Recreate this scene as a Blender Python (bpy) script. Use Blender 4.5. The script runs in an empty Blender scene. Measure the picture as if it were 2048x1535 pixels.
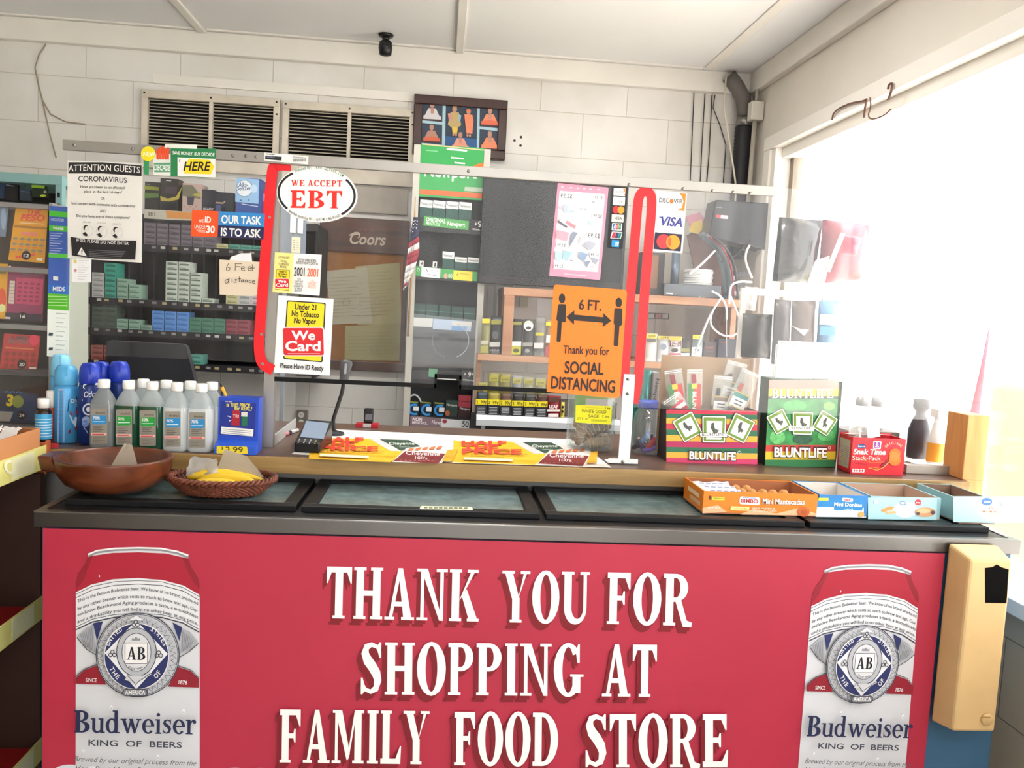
import bpy, math, random
from mathutils import Vector, Matrix
random.seed(7)
SC = bpy.context.scene
COL = SC.collection
# ---------------------------------------------------------------- camera
CAM_H = 1.40
FPX = 1700.0
YAW, PITCH, ROLL = math.radians(4.96), math.radians(5.04), math.radians(2.97)
_f = Vector((math.sin(YAW)*math.cos(PITCH), math.cos(YAW)*math.cos(PITCH), -math.sin(PITCH)))
_r = Vector((math.cos(YAW), -math.sin(YAW), 0))
_u = _r.cross(_f)
CR = _r*math.cos(ROLL) + _u*math.sin(ROLL)
CU = -_r*math.sin(ROLL) + _u*math.cos(ROLL)
CF = _f
CO = Vector((0, 0, CAM_H))
cd = bpy.data.cameras.new('camera')
cam = bpy.data.objects.new('camera', cd)
COL.objects.link(cam)
cd.sensor_fit = 'HORIZONTAL'; cd.sensor_width = 36.0; cd.lens = 36.0*FPX/2048
cd.clip_start = 0.05; cd.clip_end = 200
m = Matrix((CR, CU, -CF)).transposed().to_4x4(); m.translation = CO
cam.matrix_world = m
SC.camera = cam
# ---------------------------------------------------------------- light
W = bpy.data.worlds.new('sky'); SC.world = W; W.use_nodes = True
bg = W.node_tree.nodes['Background']
bg.inputs[0].default_value = (1.0, 0.99, 0.98, 1)
_n = W.node_tree.nodes; _l = W.node_tree.links
_tc = _n.new('ShaderNodeTexCoord'); _sx = _n.new('ShaderNodeSeparateXYZ'); _mr = _n.new('ShaderNodeMapRange')
_l.new(_tc.outputs['Generated'], _sx.inputs[0]); _l.new(_sx.outputs['X'], _mr.inputs[0])
_mr.inputs[1].default_value = -.9; _mr.inputs[2].default_value = .8; _mr.inputs[3].default_value = .1; _mr.inputs[4].default_value = 4.0
_l.new(_mr.outputs[0], bg.inputs[1])
def area(name, loc, size, energy, rot, color=(1, 1, 1)):
    l = bpy.data.lights.new(name, 'AREA'); l.shape = 'RECTANGLE'; l.size, l.size_y = size
    l.energy = energy; l.color = color
    o = bpy.data.objects.new(name, l); COL.objects.link(o); o.location = loc; o.rotation_euler = rot
    return o
sun = bpy.data.lights.new('sun', 'SUN'); sun.energy = 14.0; sun.angle = math.radians(3); sun.color = (1, .99, .98)
so = bpy.data.objects.new('sun', sun); COL.objects.link(so); so.location = (6, 2, 6)
so.rotation_euler = Vector((-0.12, 0.3, -1)).to_track_quat('-Z', 'Y').to_euler()
area('added_fill_light', (0.0, 2.72, 2.53), (1.6, 0.15), 17, (0, 0, 0), (1, .985, .96))  # out of view, added to brighten the back wall and shelves
area('added_fill_light', (0.35, -.6, 2.53), (1.2, 0.15), 12, (0, 0, 0), (1, .985, .96))  # unseen fill lamp added on the camera side
vs = SC.view_settings
vs.view_transform = 'Standard'; vs.look = 'None'; vs.gamma = 1; vs.use_curve_mapping = False
vs.exposure = 0.6
# ---------------------------------------------------------------- pixel -> place
def ray(px, py):
    return CR*((px-1024)/FPX) - CU*((py-767.5)/FPX) + CF
def PY(px, py, Y):
    d = ray(px, py); return CO + d*(Y/d.y)
def PZ(px, py, Z):
    d = ray(px, py); return CO + d*((Z-CAM_H)/d.z)
def PX(px, py, X):
    d = ray(px, py); return CO + d*(X/d.x)
# ---------------------------------------------------------------- materials
def lin(h):
    h = h.lstrip('#'); o = []
    for i in (0, 2, 4):
        c = int(h[i:i+2], 16)/255
        o.append(c/12.92 if c <= .04045 else ((c+.055)/1.055)**2.4)
    return (o[0], o[1], o[2], 1)
_M = {}
def M(h, rough=.5, metal=0.0, spec=.4, trans=0.0, vary=0.0, scale=20, bump=0.0, alpha=1.0, sub=0):
    k = (h, rough, metal, spec, trans, vary, scale, bump, alpha, sub)
    if k in _M: return _M[k]
    mt = bpy.data.materials.new('surface_'+h.strip('#')); mt.use_nodes = True
    nt = mt.node_tree; b = nt.nodes['Principled BSDF']
    b.inputs['Base Color'].default_value = lin(h)
    b.inputs['Roughness'].default_value = rough; b.inputs['Metallic'].default_value = metal
    b.inputs['Specular IOR Level'].default_value = spec
    b.inputs['Transmission Weight'].default_value = trans
    b.inputs['Alpha'].default_value = alpha
    if vary or bump:
        tc = nt.nodes.new('ShaderNodeTexCoord'); n = nt.nodes.new('ShaderNodeTexNoise')
        n.inputs['Scale'].default_value = scale; n.inputs['Detail'].default_value = 6
        nt.links.new(tc.outputs['Object'], n.inputs['Vector'])
        if vary:
            mx = nt.nodes.new('ShaderNodeHueSaturation'); mx.inputs['Color'].default_value = lin(h)
            mr = nt.nodes.new('ShaderNodeMapRange'); mr.inputs[1].default_value = .3; mr.inputs[2].default_value = .7
            mr.inputs[3].default_value = 1-vary; mr.inputs[4].default_value = 1+vary
            nt.links.new(n.outputs['Fac'], mr.inputs[0]); nt.links.new(mr.outputs[0], mx.inputs['Value'])
            nt.links.new(mx.outputs[0], b.inputs['Base Color'])
        if bump:
            bp = nt.nodes.new('ShaderNodeBump'); bp.inputs['Strength'].default_value = bump
            bp.inputs['Distance'].default_value = .01
            nt.links.new(n.outputs['Fac'], bp.inputs['Height']); nt.links.new(bp.outputs[0], b.inputs['Normal'])
    _M[k] = mt; return mt
def wood(h1, h2, axis='X', scale=6, rough=.45, dist=4):
    k = ('w', h1, h2, axis, scale, rough)
    if k in _M: return _M[k]
    mt = bpy.data.materials.new('wood_grain'); mt.use_nodes = True; nt = mt.node_tree; b = nt.nodes['Principled BSDF']
    tc = nt.nodes.new('ShaderNodeTexCoord'); mp = nt.nodes.new('ShaderNodeMapping')
    s = {'X': (.12, 1, 1), 'Y': (1, .12, 1), 'Z': (1, 1, .12)}[axis]
    mp.inputs['Scale'].default_value = [q*scale for q in s]
    n = nt.nodes.new('ShaderNodeTexNoise'); n.inputs['Scale'].default_value = 4; n.inputs['Detail'].default_value = 8; n.inputs['Distortion'].default_value = dist*.2
    cr = nt.nodes.new('ShaderNodeValToRGB'); cr.color_ramp.elements[0].color = lin(h1); cr.color_ramp.elements[1].color = lin(h2)
    cr.color_ramp.elements[0].position = .35; cr.color_ramp.elements[1].position = .65
    nt.links.new(tc.outputs['Object'], mp.inputs[0]); nt.links.new(mp.outputs[0], n.inputs['Vector'])
    nt.links.new(n.outputs['Fac'], cr.inputs[0]); nt.links.new(cr.outputs[0], b.inputs['Base Color'])
    b.inputs['Roughness'].default_value = rough
    _M[k] = mt; return mt
def clear(tint='#ffffff', haze=.1, gloss=.06, hazecol='#ffffff', smear=0.0, name='clear_plastic'):
    """thin clear sheet: see-through, with a scattering haze (also used for glare) and a weak sheen"""
    k = ('c', tint, haze, gloss, hazecol, smear)
    if k in _M: return _M[k]
    mt = bpy.data.materials.new(name); mt.use_nodes = True; nt = mt.node_tree
    for n in list(nt.nodes): nt.nodes.remove(n)
    out = nt.nodes.new('ShaderNodeOutputMaterial')
    tr = nt.nodes.new('ShaderNodeBsdfTransparent'); tr.inputs[0].default_value = lin(tint)
    df = nt.nodes.new('ShaderNodeBsdfDiffuse'); df.inputs[0].default_value = lin(hazecol)
    tl = nt.nodes.new('ShaderNodeBsdfTranslucent'); tl.inputs[0].default_value = lin(hazecol)
    ad = nt.nodes.new('ShaderNodeMixShader'); ad.inputs[0].default_value = .5
    nt.links.new(df.outputs[0], ad.inputs[1]); nt.links.new(tl.outputs[0], ad.inputs[2])
    mx = nt.nodes.new('ShaderNodeMixShader'); mx.inputs[0].default_value = haze
    nt.links.new(tr.outputs[0], mx.inputs[1]); nt.links.new(ad.outputs[0], mx.inputs[2])
    if smear:
        tc = nt.nodes.new('ShaderNodeTexCoord'); mp = nt.nodes.new('ShaderNodeMapping'); mp.inputs['Scale'].default_value = (9, 9, 1.2)
        n = nt.nodes.new('ShaderNodeTexNoise'); n.inputs['Scale'].default_value = 2.2; n.inputs['Detail'].default_value = 7
        mr = nt.nodes.new('ShaderNodeMapRange'); mr.inputs[1].default_value = .35; mr.inputs[2].default_value = .75
        mr.inputs[3].default_value = max(0, haze-smear); mr.inputs[4].default_value = haze+smear
        nt.links.new(tc.outputs['Object'], mp.inputs[0]); nt.links.new(mp.outputs[0], n.inputs['Vector'])
        nt.links.new(n.outputs['Fac'], mr.inputs[0]); nt.links.new(mr.outputs[0], mx.inputs[0])
    gl = nt.nodes.new('ShaderNodeBsdfGlossy'); gl.inputs['Roughness'].default_value = .05
    m2 = nt.nodes.new('ShaderNodeMixShader'); m2.inputs[0].default_value = gloss
    nt.links.new(mx.outputs[0], m2.inputs[1]); nt.links.new(gl.outputs[0], m2.inputs[2])
    nt.links.new(m2.outputs[0], out.inputs[0])
    _M[k] = mt; return mt
# ---------------------------------------------------------------- mesh builder
WL = {}
class MB:
    def __init__(s): s.v = []; s.f = []; s.m = []; s.sm = []; s.mats = []
    def mi(s, mat):
        if isinstance(mat, str): mat = M(mat)
        for i, q in enumerate(s.mats):
            if q == mat: return i
        s.mats.append(mat); return len(s.mats)-1
    def face(s, pts, mat, smooth=False):
        b = len(s.v); s.v += [Vector(p) for p in pts]; s.f.append(list(range(b, b+len(pts)))); s.m.append(s.mi(mat)); s.sm.append(smooth)
    def raw(s, vs, fs, mat, smooth=False):
        b = len(s.v); s.v += [Vector(p) for p in vs]; i = s.mi(mat)
        for f in fs: s.f.append([b+q for q in f]); s.m.append(i); s.sm.append(smooth)
        return s
    def hexa(s, p, mat):   # p: 4 bottom (ccw from above), 4 top
        return s.raw(p, [(3, 2, 1, 0), (4, 5, 6, 7), (0, 1, 5, 4), (1, 2, 6, 5), (2, 3, 7, 6), (3, 0, 4, 7)], mat)
    def box(s, x0, y0, z0, x1, y1, z1, mat):
        if x1 < x0: x0, x1 = x1, x0
        if y1 < y0: y0, y1 = y1, y0
        if z1 < z0: z0, z1 = z1, z0
        return s.hexa([(x0, y0, z0), (x1, y0, z0), (x1, y1, z0), (x0, y1, z0), (x0, y0, z1), (x1, y0, z1), (x1, y1, z1), (x0, y1, z1)], mat)
    def obox(s, c, size, mat, rz=0, rx=0, ry=0):
        R = Matrix.Rotation(rz, 3, 'Z') @ Matrix.Rotation(ry, 3, 'Y') @ Matrix.Rotation(rx, 3, 'X'); c = Vector(c); a, b, d = [q/2 for q in size]
        return s.hexa([c+R @ Vector(q) for q in ((-a, -b, -d), (a, -b, -d), (a, b, -d), (-a, b, -d), (-a, -b, d), (a, -b, d), (a, b, d), (-a, b, d))], mat)
    def prism(s, pts, ex, mat, mat2=None):
        pts = [Vector(p) for p in pts]; ex = Vector(ex); n = len(pts)
        s.face(pts, mat); s.face([p+ex for p in reversed(pts)], mat2 or mat)
        b = len(s.v); s.v += pts+[p+ex for p in pts]; i = s.mi(mat2 or mat)
        for k in range(n):
            j = (k+1) % n; s.f.append([b+j, b+k, b+n+k, b+n+j]); s.m.append(i); s.sm.append(False)
        return s
    def tube(s, pts, r, mat, n=8, caps=True):
        pts = [Vector(p) for p in pts]; rs = r if isinstance(r, (list, tuple)) else [r]*len(pts)
        vs = []; fs = []
        up = Vector((.12, .31, .94)).normalized()
        for i, p in enumerate(pts):
            t = (pts[min(i+1, len(pts)-1)]-pts[max(i-1, 0)]).normalized()
            a = t.cross(up)
            if a.length < .05: a = t.cross(Vector((1, 0, 0)))
            a.normalize(); b2 = t.cross(a)
            vs += [p+(a*math.cos(2*math.pi*k/n)+b2*math.sin(2*math.pi*k/n))*rs[i] for k in range(n)]
        for i in range(len(pts)-1):
            for k in range(n):
                j = (k+1) % n; fs.append((i*n+k, i*n+j, (i+1)*n+j, (i+1)*n+k))
        if caps: fs.append(tuple(reversed(range(n)))); fs.append(tuple(range((len(pts)-1)*n, len(pts)*n)))
        return s.raw(vs, fs, mat, True)
    def lathe(s, cx, cy, prof, mat, n=28, sx=1, sy=1, rot=0, sq=0, cap=True):
        """prof [(r,z)]; sq>0 squares the section off"""
        vs = []; fs = []
        for r, z in prof:
            for k in range(n):
                a = 2*math.pi*(k+.5)/n; c, d = math.cos(a), math.sin(a)
                q = 1 if not sq else (abs(c)**sq+abs(d)**sq)**(-1/sq)
                x, y = r*c*q*sx, r*d*q*sy
                vs.append((cx+x*math.cos(rot)-y*math.sin(rot), cy+x*math.sin(rot)+y*math.cos(rot), z))
        L = len(prof)
        for i in range(L-1):
            for k in range(n):
                j = (k+1) % n; fs.append((i*n+k, i*n+j, (i+1)*n+j, (i+1)*n+k))
        if cap:
            if prof[0][0] > 1e-5: fs.append(tuple(reversed(range(n))))
            if prof[-1][0] > 1e-5: fs.append(tuple(range((L-1)*n, L*n)))
        return s.raw(vs, fs, mat, True)
    def build(s, name, origin=None, parent=None, bevel=0, label=None):
        me = bpy.data.meshes.new(name)
        if origin is None:
            if parent is not None: origin = WL[parent.name]
            else:
                xs = [v.x for v in s.v]; ys = [v.y for v in s.v]; zs = [v.z for v in s.v]
                origin = Vector(((min(xs)+max(xs))/2, (min(ys)+max(ys))/2, min(zs)))
        origin = Vector(origin)
        me.from_pydata([v-origin for v in s.v], [], s.f)
        for q in s.mats: me.materials.append(q)
        me.polygons.foreach_set('material_index', s.m); me.polygons.foreach_set('use_smooth', s.sm); me.update()
        o = bpy.data.objects.new(name, me); COL.objects.link(o)
        WL[o.name] = origin
        if parent is not None: o.parent = parent; o.location = origin-WL[parent.name]
        else: o.location = origin
        if bevel:
            md = o.modifiers.new('bevel', 'BEVEL'); md.width = bevel; md.segments = 2; md.limit_method = 'ANGLE'
        if label: o['label'] = label
        return o
def tag(o, label, cat, group=None, kind=None):
    if label: o['label'] = label
    if cat: o['category'] = cat
    if group: o['group'] = group
    if kind: o['kind'] = kind
    return o
def struct(o): o['kind'] = 'structure'; return o
def root(name, loc, label, cat, group=None):
    o = bpy.data.objects.new(name, None); COL.objects.link(o); o.location = loc; o.empty_display_size = .05
    WL[o.name] = Vector(loc); return tag(o, label, cat, group)
def dup(o, loc, label=None, group=None, rz=None, mats=None):
    def cp(a, parent):
        c = a.copy(); COL.objects.link(c)
        if parent is not None: c.parent = parent
        for ch in list(a.children): cp(ch, c)
        return c
    c = cp(o, None); c.location = loc; WL[c.name] = Vector(loc)
    if rz is not None: c.rotation_euler = (0, 0, rz)
    if label: c['label'] = label
    if group: c['group'] = group
    return c
# ---------------------------------------------------------------- lettering
_T = {}
def sans(txt, bold=0.0):
    k = (txt, bold)
    if k in _T: return _T[k]
    cu = bpy.data.curves.new('t', 'FONT'); cu.body = txt; cu.offset = bold; cu.resolution_u = 3
    ob = bpy.data.objects.new('t', cu); COL.objects.link(ob)
    dg = bpy.context.evaluated_depsgraph_get(); ev = ob.evaluated_get(dg); me = ev.to_mesh()
    vs = [(v.co.x, v.co.y) for v in me.vertices]; fs = [tuple(p.vertices) for p in me.polygons]
    ev.to_mesh_clear(); bpy.data.objects.remove(ob); bpy.data.curves.remove(cu)
    _T[k] = (vs, fs); return _T[k]
_hv = sans('H')[0]; CAPH = max(v[1] for v in _hv)
def E_(cx, cy, rx, ry, a0, a1, n=16):
    return [(cx+rx*math.cos(math.radians(a0+(a1-a0)*i/n)), cy+ry*math.sin(math.radians(a0+(a1-a0)*i/n))) for i in range(n+1)]
def band(o, i):
    vs = o+i; n = len(o); return vs, [(k, k+1, n+k+1, n+k) for k in range(n-1)]
def r_(x0, y0, x1, y1): return [(x0, y0), (x1, y0), (x1, y1), (x0, y1)], [(0, 1, 2, 3)]
def p_(*pts): return list(pts), [tuple(range(len(pts)))]
def vs_(pts, ws):
    L = []; Rr = []
    for i, p in enumerate(pts):
        a = pts[max(i-1, 0)]; b = pts[min(i+1, len(pts)-1)]; dx, dy = b[0]-a[0], b[1]-a[1]; l = math.hypot(dx, dy) or 1
        w = ws[i] if isinstance(ws, (list, tuple)) else ws
        L.append((p[0]-dy/l*w/2, p[1]+dx/l*w/2)); Rr.append((p[0]+dy/l*w/2, p[1]-dx/l*w/2))
    return band(L, Rr)
def ring(cx, cy, rx, ry, ix, iy, a0=0, a1=360): return band(E_(cx, cy, rx, ry, a0, a1, 24), E_(cx, cy, ix, iy, a0, a1, 24))
SER = {}
def _ser():
    S, s, h = .2, .085, .055
    def ft(x0, x1, y=0): return r_(x0-.06, y, x1+.06, y+h)
    def hd(x0, x1, y=1): return r_(x0-.06, y-h, x1+.06, y)
    G = SER
    G['T'] = (.66, [r_(0, .89, .66, 1), p_((0, .9), (0, .68), (.03, .68), (.13, .9)), p_((.66, .9), (.53, .9), (.63, .68), (.66, .68)), r_(.23, 0, .43, 1), ft(.23, .43)])
    G['H'] = (.76, [r_(.06, 0, .26, 1), r_(.5, 0, .7, 1), r_(.26, .45, .5, .55), ft(.06, .26), ft(.5, .7), hd(.06, .26), hd(.5, .7)])
    G['A'] = (.78, [p_((.1, 0), (.19, 0), (.4, .86), (.34, 1)), p_((.34, 1), (.46, 1), (.72, 0), (.5, 0)), r_(.2, .26, .56, .35), r_(.0, 0, .26, h), r_(.44, 0, .78, h)])
    G['N'] = (.8, [r_(.1, 0, .19, 1), p_((.1, 1), (.28, 1), (.69, 0), (.6, 0)), r_(.61, 0, .7, 1), r_(.0, 0, .29, h), r_(.0, 1-h, .26, 1), r_(.51, 1-h, .8, 1)])
    G['K'] = (.78, [r_(.06, 0, .26, 1), ft(.06, .26), hd(.06, .26), p_((.26, .4), (.32, .46), (.66, .96), (.56, .96)), p_((.32, .5), (.45, .62), (.76, 0), (.53, 0)), r_(.47, 1-h, .76, 1), r_(.47, 0, .78, h)])
    G['Y'] = (.76, [p_((.06, 1), (.27, 1), (.47, .46), (.29, .42)), p_((.43, .42), (.47, .52), (.69, 1), (.6, 1)), r_(.28, 0, .48, .48), ft(.28, .48), r_(0, 1-h, .34, 1), r_(.5, 1-h, .76, 1)])
    G['O'] = (.74, [ring(.37, .5, .37, .52, .15, .44)])
    G['U'] = (.76, [r_(.07, .3, .27, 1), r_(.59, .3, .68, 1), band(E_(.375, .3, .305, .32, 180, 360), E_(.43, .3, .16, .21, 180, 360)), r_(0, 1-h, .34, 1), r_(.5, 1-h, .76, 1)])
    G['F'] = (.62, [r_(.06, 0, .26, 1), ft(.06, .26), r_(0, .89, .6, 1), p_((.6, .9), (.46, .9), (.57, .68), (.6, .68)), r_(.26, .46, .42, .55), p_((.42, .38), (.46, .38), (.46, .64), (.42, .64), (.38, .5))])
    G['E'] = (.66, [r_(.06, 0, .26, 1), r_(0, .89, .6, 1), r_(0, 0, .62, .11), p_((.6, .9), (.46, .9), (.57, .7), (.6, .7)), p_((.64, .33), (.61, .33), (.48, .1), (.62, .0)), r_(.26, .46, .42, .56), p_((.42, .38), (.46, .38), (.46, .64), (.42, .64), (.38, .5))])
    G['L'] = (.6, [r_(.06, 0, .26, 1), hd(.06, .26), r_(0, 0, .58, .1), p_((.6, .34), (.57, .34), (.44, .1), (.58, 0))])
    G['I'] = (.34, [r_(.07, 0, .27, 1), ft(.07, .27), hd(.07, .27)])
    bowl = band(E_(.32, .73, .32, .27, 90, -90), E_(.32, .73, .12, .19, 90, -90))
    G['P'] = (.66, [r_(.06, 0, .26, 1), ft(.06, .26), r_(0, .92, .33, 1), r_(.2, .46, .33, .54), bowl])
    G['R'] = (.76, [r_(.06, 0, .26, 1), ft(.06, .26), r_(0, .92, .33, 1), r_(.2, .46, .33, .54), bowl, p_((.3, .5), (.46, .5), (.62, .1), (.76, .06), (.74, -.03), (.52, -.02))])
    G['B'] = (.7, [r_(.06, 0, .26, 1), r_(0, .92, .34, 1), r_(0, 0, .34, .08), r_(.2, .48, .34, .55), band(E_(.32, .755, .3, .245, 90, -90), E_(.32, .755, .11, .17, 90, -90)), band(E_(.32, .26, .37, .26, 90, -90), E_(.32, .26, .15, .18, 90, -90))])
    G['D'] = (.74, [r_(.06, 0, .26, 1), r_(0, .92, .3, 1), r_(0, 0, .3, .08), band(E_(.29, .5, .45, .5, 90, -90), E_(.29, .5, .23, .42, 90, -90))])
    G['C'] = (.7, [ring(.37, .5, .37, .52, .15, .44, 40, 320), p_((.6, .62), (.66, .62), (.66, 1), (.62, 1), (.56, .86))])
    G['G'] = (.76, [ring(.37, .5, .37, .52, .15, .44, 40, 320), p_((.6, .64), (.66, .64), (.66, 1), (.62, 1), (.56, .86)), r_(.48, .06, .68, .42), r_(.42, .37, .76, .42)])
    G['S'] = (.58, [vs_([(.5, .8), (.44, .91), (.3, .955), (.17, .91), (.13, .79), (.19, .66), (.32, .53), (.42, .4), (.46, .27), (.41, .11), (.28, .05), (.15, .09), (.07, .2)], [.05, .08, .09, .14, .19, .22, .22, .22, .19, .14, .09, .08, .05]),
                    p_((.5, .7), (.54, .7), (.54, 1), (.5, 1), (.42, .9)), p_((.03, 0), (.07, 0), (.16, .1), (.07, .32), (.03, .32))])
    G['M'] = (.96, [r_(.09, 0, .17, 1), p_((.09, 1), (.29, 1), (.53, .18), (.44, .05)), p_((.44, .05), (.5, .1), (.72, 1), (.66, 1)), r_(.66, 0, .86, 1), r_(0, 0, .26, h), r_(.6, 0, .93, h), r_(.02, 1-h, .29, 1), r_(.66, 1-h, .93, 1)])
    G['W'] = (1.05, [p_((.05, 1), (.25, 1), (.43, .1), (.3, 0)), p_((.3, 0), (.4, .04), (.56, .9), (.48, .95)), p_((.42, 1), (.62, 1), (.78, .1), (.65, 0)), p_((.65, 0), (.75, .04), (.97, 1), (.89, 1)), r_(0, 1-h, .32, 1), r_(.8, 1-h, 1.05, 1)])
    x = .66
    G['u'] = (.62, [r_(.06, .15, .2, x), r_(.41, 0, .55, x), band(E_(.27, .2, .21, .21, 180, 330), E_(.3, .2, .1, .12, 180, 330)), r_(0, x-.06, .14, x), r_(.33, x-.06, .5, x), r_(.5, 0, .62, .06)])
    G['d'] = (.62, [ring(.27, .33, .27, .34, .12, .27), r_(.38, 0, .53, 1.02), r_(.3, .96, .45, 1.02), r_(.5, 0, .62, .06)])
    G['w'] = (.92, [p_((.05, x), (.21, x), (.37, .1), (.28, 0)), p_((.28, 0), (.36, .0), (.52, x), (.44, x)), p_((.38, x), (.54, x), (.68, .1), (.58, 0)), p_((.58, 0), (.66, 0), (.85, x), (.78, x)), r_(0, x-.06, .26, x), r_(.7, x-.06, .92, x)])
    G['e'] = (.54, [ring(.27, .33, .27, .34, .12, .27, 0, 320), r_(.12, .32, .54, .38)])
    G['i'] = (.28, [r_(.07, 0, .21, x), r_(0, 0, .28, .06), r_(0, x-.06, .14, x), p_(*E_(.14, .86, .08, .08, 0, 360, 12)[:-1])])
    G['s'] = (.44, [vs_([(.38, .5), (.32, .6), (.21, .63), (.12, .58), (.1, .49), (.17, .4), (.28, .32), (.34, .22), (.3, .09), (.2, .04), (.11, .07), (.05, .16)], [.03, .06, .06, .1, .13, .15, .15, .14, .1, .06, .06, .03]), r_(.36, .44, .39, x), r_(.03, 0, .06, .22)])
    G['r'] = (.46, [r_(.07, 0, .21, x), r_(0, 0, .3, .06), r_(0, x-.06, .14, x), vs_([(.18, .42), (.24, .56), (.32, .62), (.4, .6)], [.05, .07, .1, .14]), p_(*E_(.38, .56, .08, .08, 0, 360, 12)[:-1])])
_ser()
def serif(txt, gap=.06):
    vs = []; fs = []; x = 0; lf = 0
    for ch in txt:
        if ch == ' ': x += .3; continue
        w, parts = SER[ch]
        for pv, pf in parts:
            lf += .12; b = len(vs); vs += [(x+q[0], q[1]*CAPH, lf % 1.2) for q in pv]; fs += [tuple(b+i for i in f) for f in pf]
        x += w+gap
    return vs, fs
EPS = 0.00016
class Draw:
    """prints flat shapes on a plane; coordinates are photo pixels of the place where the print sits"""
    def __init__(s, mb, plane, zoom=(0, 0, 1), off=(0, 0, 0)):
        s.mb = mb; s.k, s.val = plane; s.z = zoom; s.off = Vector(off); s.n = 0; s.bow = 0
    def P(s, x, y, lift=True, ex=0):
        px, py = s.z[0]+x/s.z[2], s.z[1]+y/s.z[2]
        if s.k == 'Y': p = PY(px, py, s.val); n = Vector((0, -1, 0))
        elif s.k == 'Z': p = PZ(px, py, s.val); n = Vector((0, 0, 1))
        elif s.k == 'X': p = PX(px, py, s.val); n = Vector((-1 if s.val > 0 else 1, 0, 0))
        else:
            o, n = s.val; d = ray(px, py); p = CO+d*((o-CO).dot(n)/d.dot(n))
        return p+s.off+(n*(EPS*(s.n+ex)) if lift else Vector())
    def poly(s, pts, mat): s.n += 1; s.mb.face([s.P(*p) for p in pts], mat); return s
    def rect(s, x0, y0, x1, y1, mat, sl=None):
        sl = s.sl if sl is None else sl
        return s.poly([(x0, y0), (x1, y0+(x1-x0)*sl), (x1+s.sv*(y1-y0), y1+(x1-x0)*sl), (x0+s.sv*(y1-y0), y1)], mat)
    sl = .06; sv = -.05
    def slab(s, pts, th, mat, side=None):
        """a solid sheet of the given outline, th thick, behind its face"""
        n = {'Y': Vector((0, 1, 0)), 'Z': Vector((0, 0, -1)), 'X': Vector((1 if s.k == 'X' and s.val > 0 else -1, 0, 0))}.get(s.k)
        if n is None: n = -s.val[1]
        s.mb.prism([s.P(*p, lift=False) for p in pts], n*th, mat, side); return s
    def ell(s, cx, cy, rx, ry, mat, a0=0, a1=360, rot=0, n=28):
        c, d = math.cos(rot), math.sin(rot)
        pts = [(cx+x*c-y*d, cy+x*d+y*c) for x, y in [(rx*math.cos(math.radians(a0+(a1-a0)*i/n)), ry*math.sin(math.radians(a0+(a1-a0)*i/n))) for i in range(n+(0 if abs(a1-a0) >= 360 else 1))]]
        return s.poly(pts, mat)
    def ring(s, cx, cy, rx, ry, w, mat, a0=0, a1=360, rot=0, n=36):
        s.n += 1; c, d = math.cos(rot), math.sin(rot)
        def q(ax, ay, a): x, y = ax*math.cos(a), ay*math.sin(a); return s.P(cx+x*c-y*d, cy+x*d+y*c)
        for i in range(n):
            a, b = math.radians(a0+(a1-a0)*i/n), math.radians(a0+(a1-a0)*(i+1)/n)
            s.mb.face([q(rx, ry, a), q(rx, ry, b), q(rx-w, ry-w, b), q(rx-w, ry-w, a)], mat)
        return s
    def line(s, pts, w, mat):
        s.n += 1; vs, fs = vs_(pts, w)
        s.mb.raw([s.P(*p) for p in vs], fs, mat); return s
    def rrect(s, pts, rad, mat, n=5):
        return s.poly(rounded(pts, rad, n), mat)
    def txt(s, t, x0, y0, x1, y1, h, mat, bold=0.0, shear=0, font=None, bow=0):
        vs, fs = (serif(t, font if isinstance(font, float) else .06) if font is not None else sans(t, bold))
        if not vs: return s
        s.n += 1
        a = min(v[0] for v in vs); b = max(v[0] for v in vs); L = math.hypot(x1-x0, y1-y0); ux, uy = (x1-x0)/L, (y1-y0)/L
        out = []
        for v in vs:
            g = (v[0]-a)/(b-a)*L; k = v[1]/CAPH*h; g += k*shear; bb = bow*(1-(2*g/L-1)**2)
            out.append(s.P(x0+ux*g+uy*(k+bb), y0+uy*g-ux*(k+bb), True, v[2] if len(v) > 2 else 0))
        if font is not None: s.n += 1
        s.mb.raw(out, fs, mat); return s
    def arc(s, t, cx, cy, rx, ry, a0, a1, h, mat, bold=0, rot=0, inward=False):
        """letters along an ellipse from angle a0 to a1 (degrees, picture sense, y down)"""
        t = t; n = len(t); s.n += 1
        for i, ch in enumerate(t):
            if ch == ' ': continue
            a = math.radians(a0+(a1-a0)*(i+.5)/n); da = math.radians((a1-a0)/n)
            x, y = rx*math.cos(a), ry*math.sin(a); tx, ty = -rx*math.sin(a)*da, ry*math.cos(a)*da
            L = math.hypot(tx, ty); tx, ty = tx/L, ty/L
            c, d = math.cos(rot), math.sin(rot)
            x, y, tx, ty = x*c-y*d, x*d+y*c, tx*c-ty*d, tx*d+ty*c
            vs, fs = sans(ch, bold); m0 = min(v[0] for v in vs); m1 = max(v[0] for v in vs); w = min(L*.85, (m1-m0)/CAPH*h*1.0)
            out = []
            for v in vs:
                g = ((v[0]-m0)/(m1-m0)-.5)*w; k = v[1]/CAPH*h
                out.append(s.P(cx+x+tx*g+ty*k, cy+y+ty*g-tx*k))
            s.mb.raw(out, fs, mat)
        return s
def rounded(pts, rad, n=5):
    out = []; L = len(pts)
    for i in range(L):
        p = Vector(pts[i]); a = Vector(pts[i-1])-p; b = Vector(pts[(i+1) % L])-p
        r = rad[i] if isinstance(rad, (list, tuple)) else rad
        if r <= 0: out.append((p.x, p.y)); continue
        p0 = p+a.normalized()*r; p1 = p+b.normalized()*r
        for k in range(n+1):
            t = k/n; q = p0*(1-t)**2+p*2*t*(1-t)+p1*t*t; out.append((q.x, q.y))
    return out
WHITE = '#e8e6e2'; BLACK = '#141414'
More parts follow.
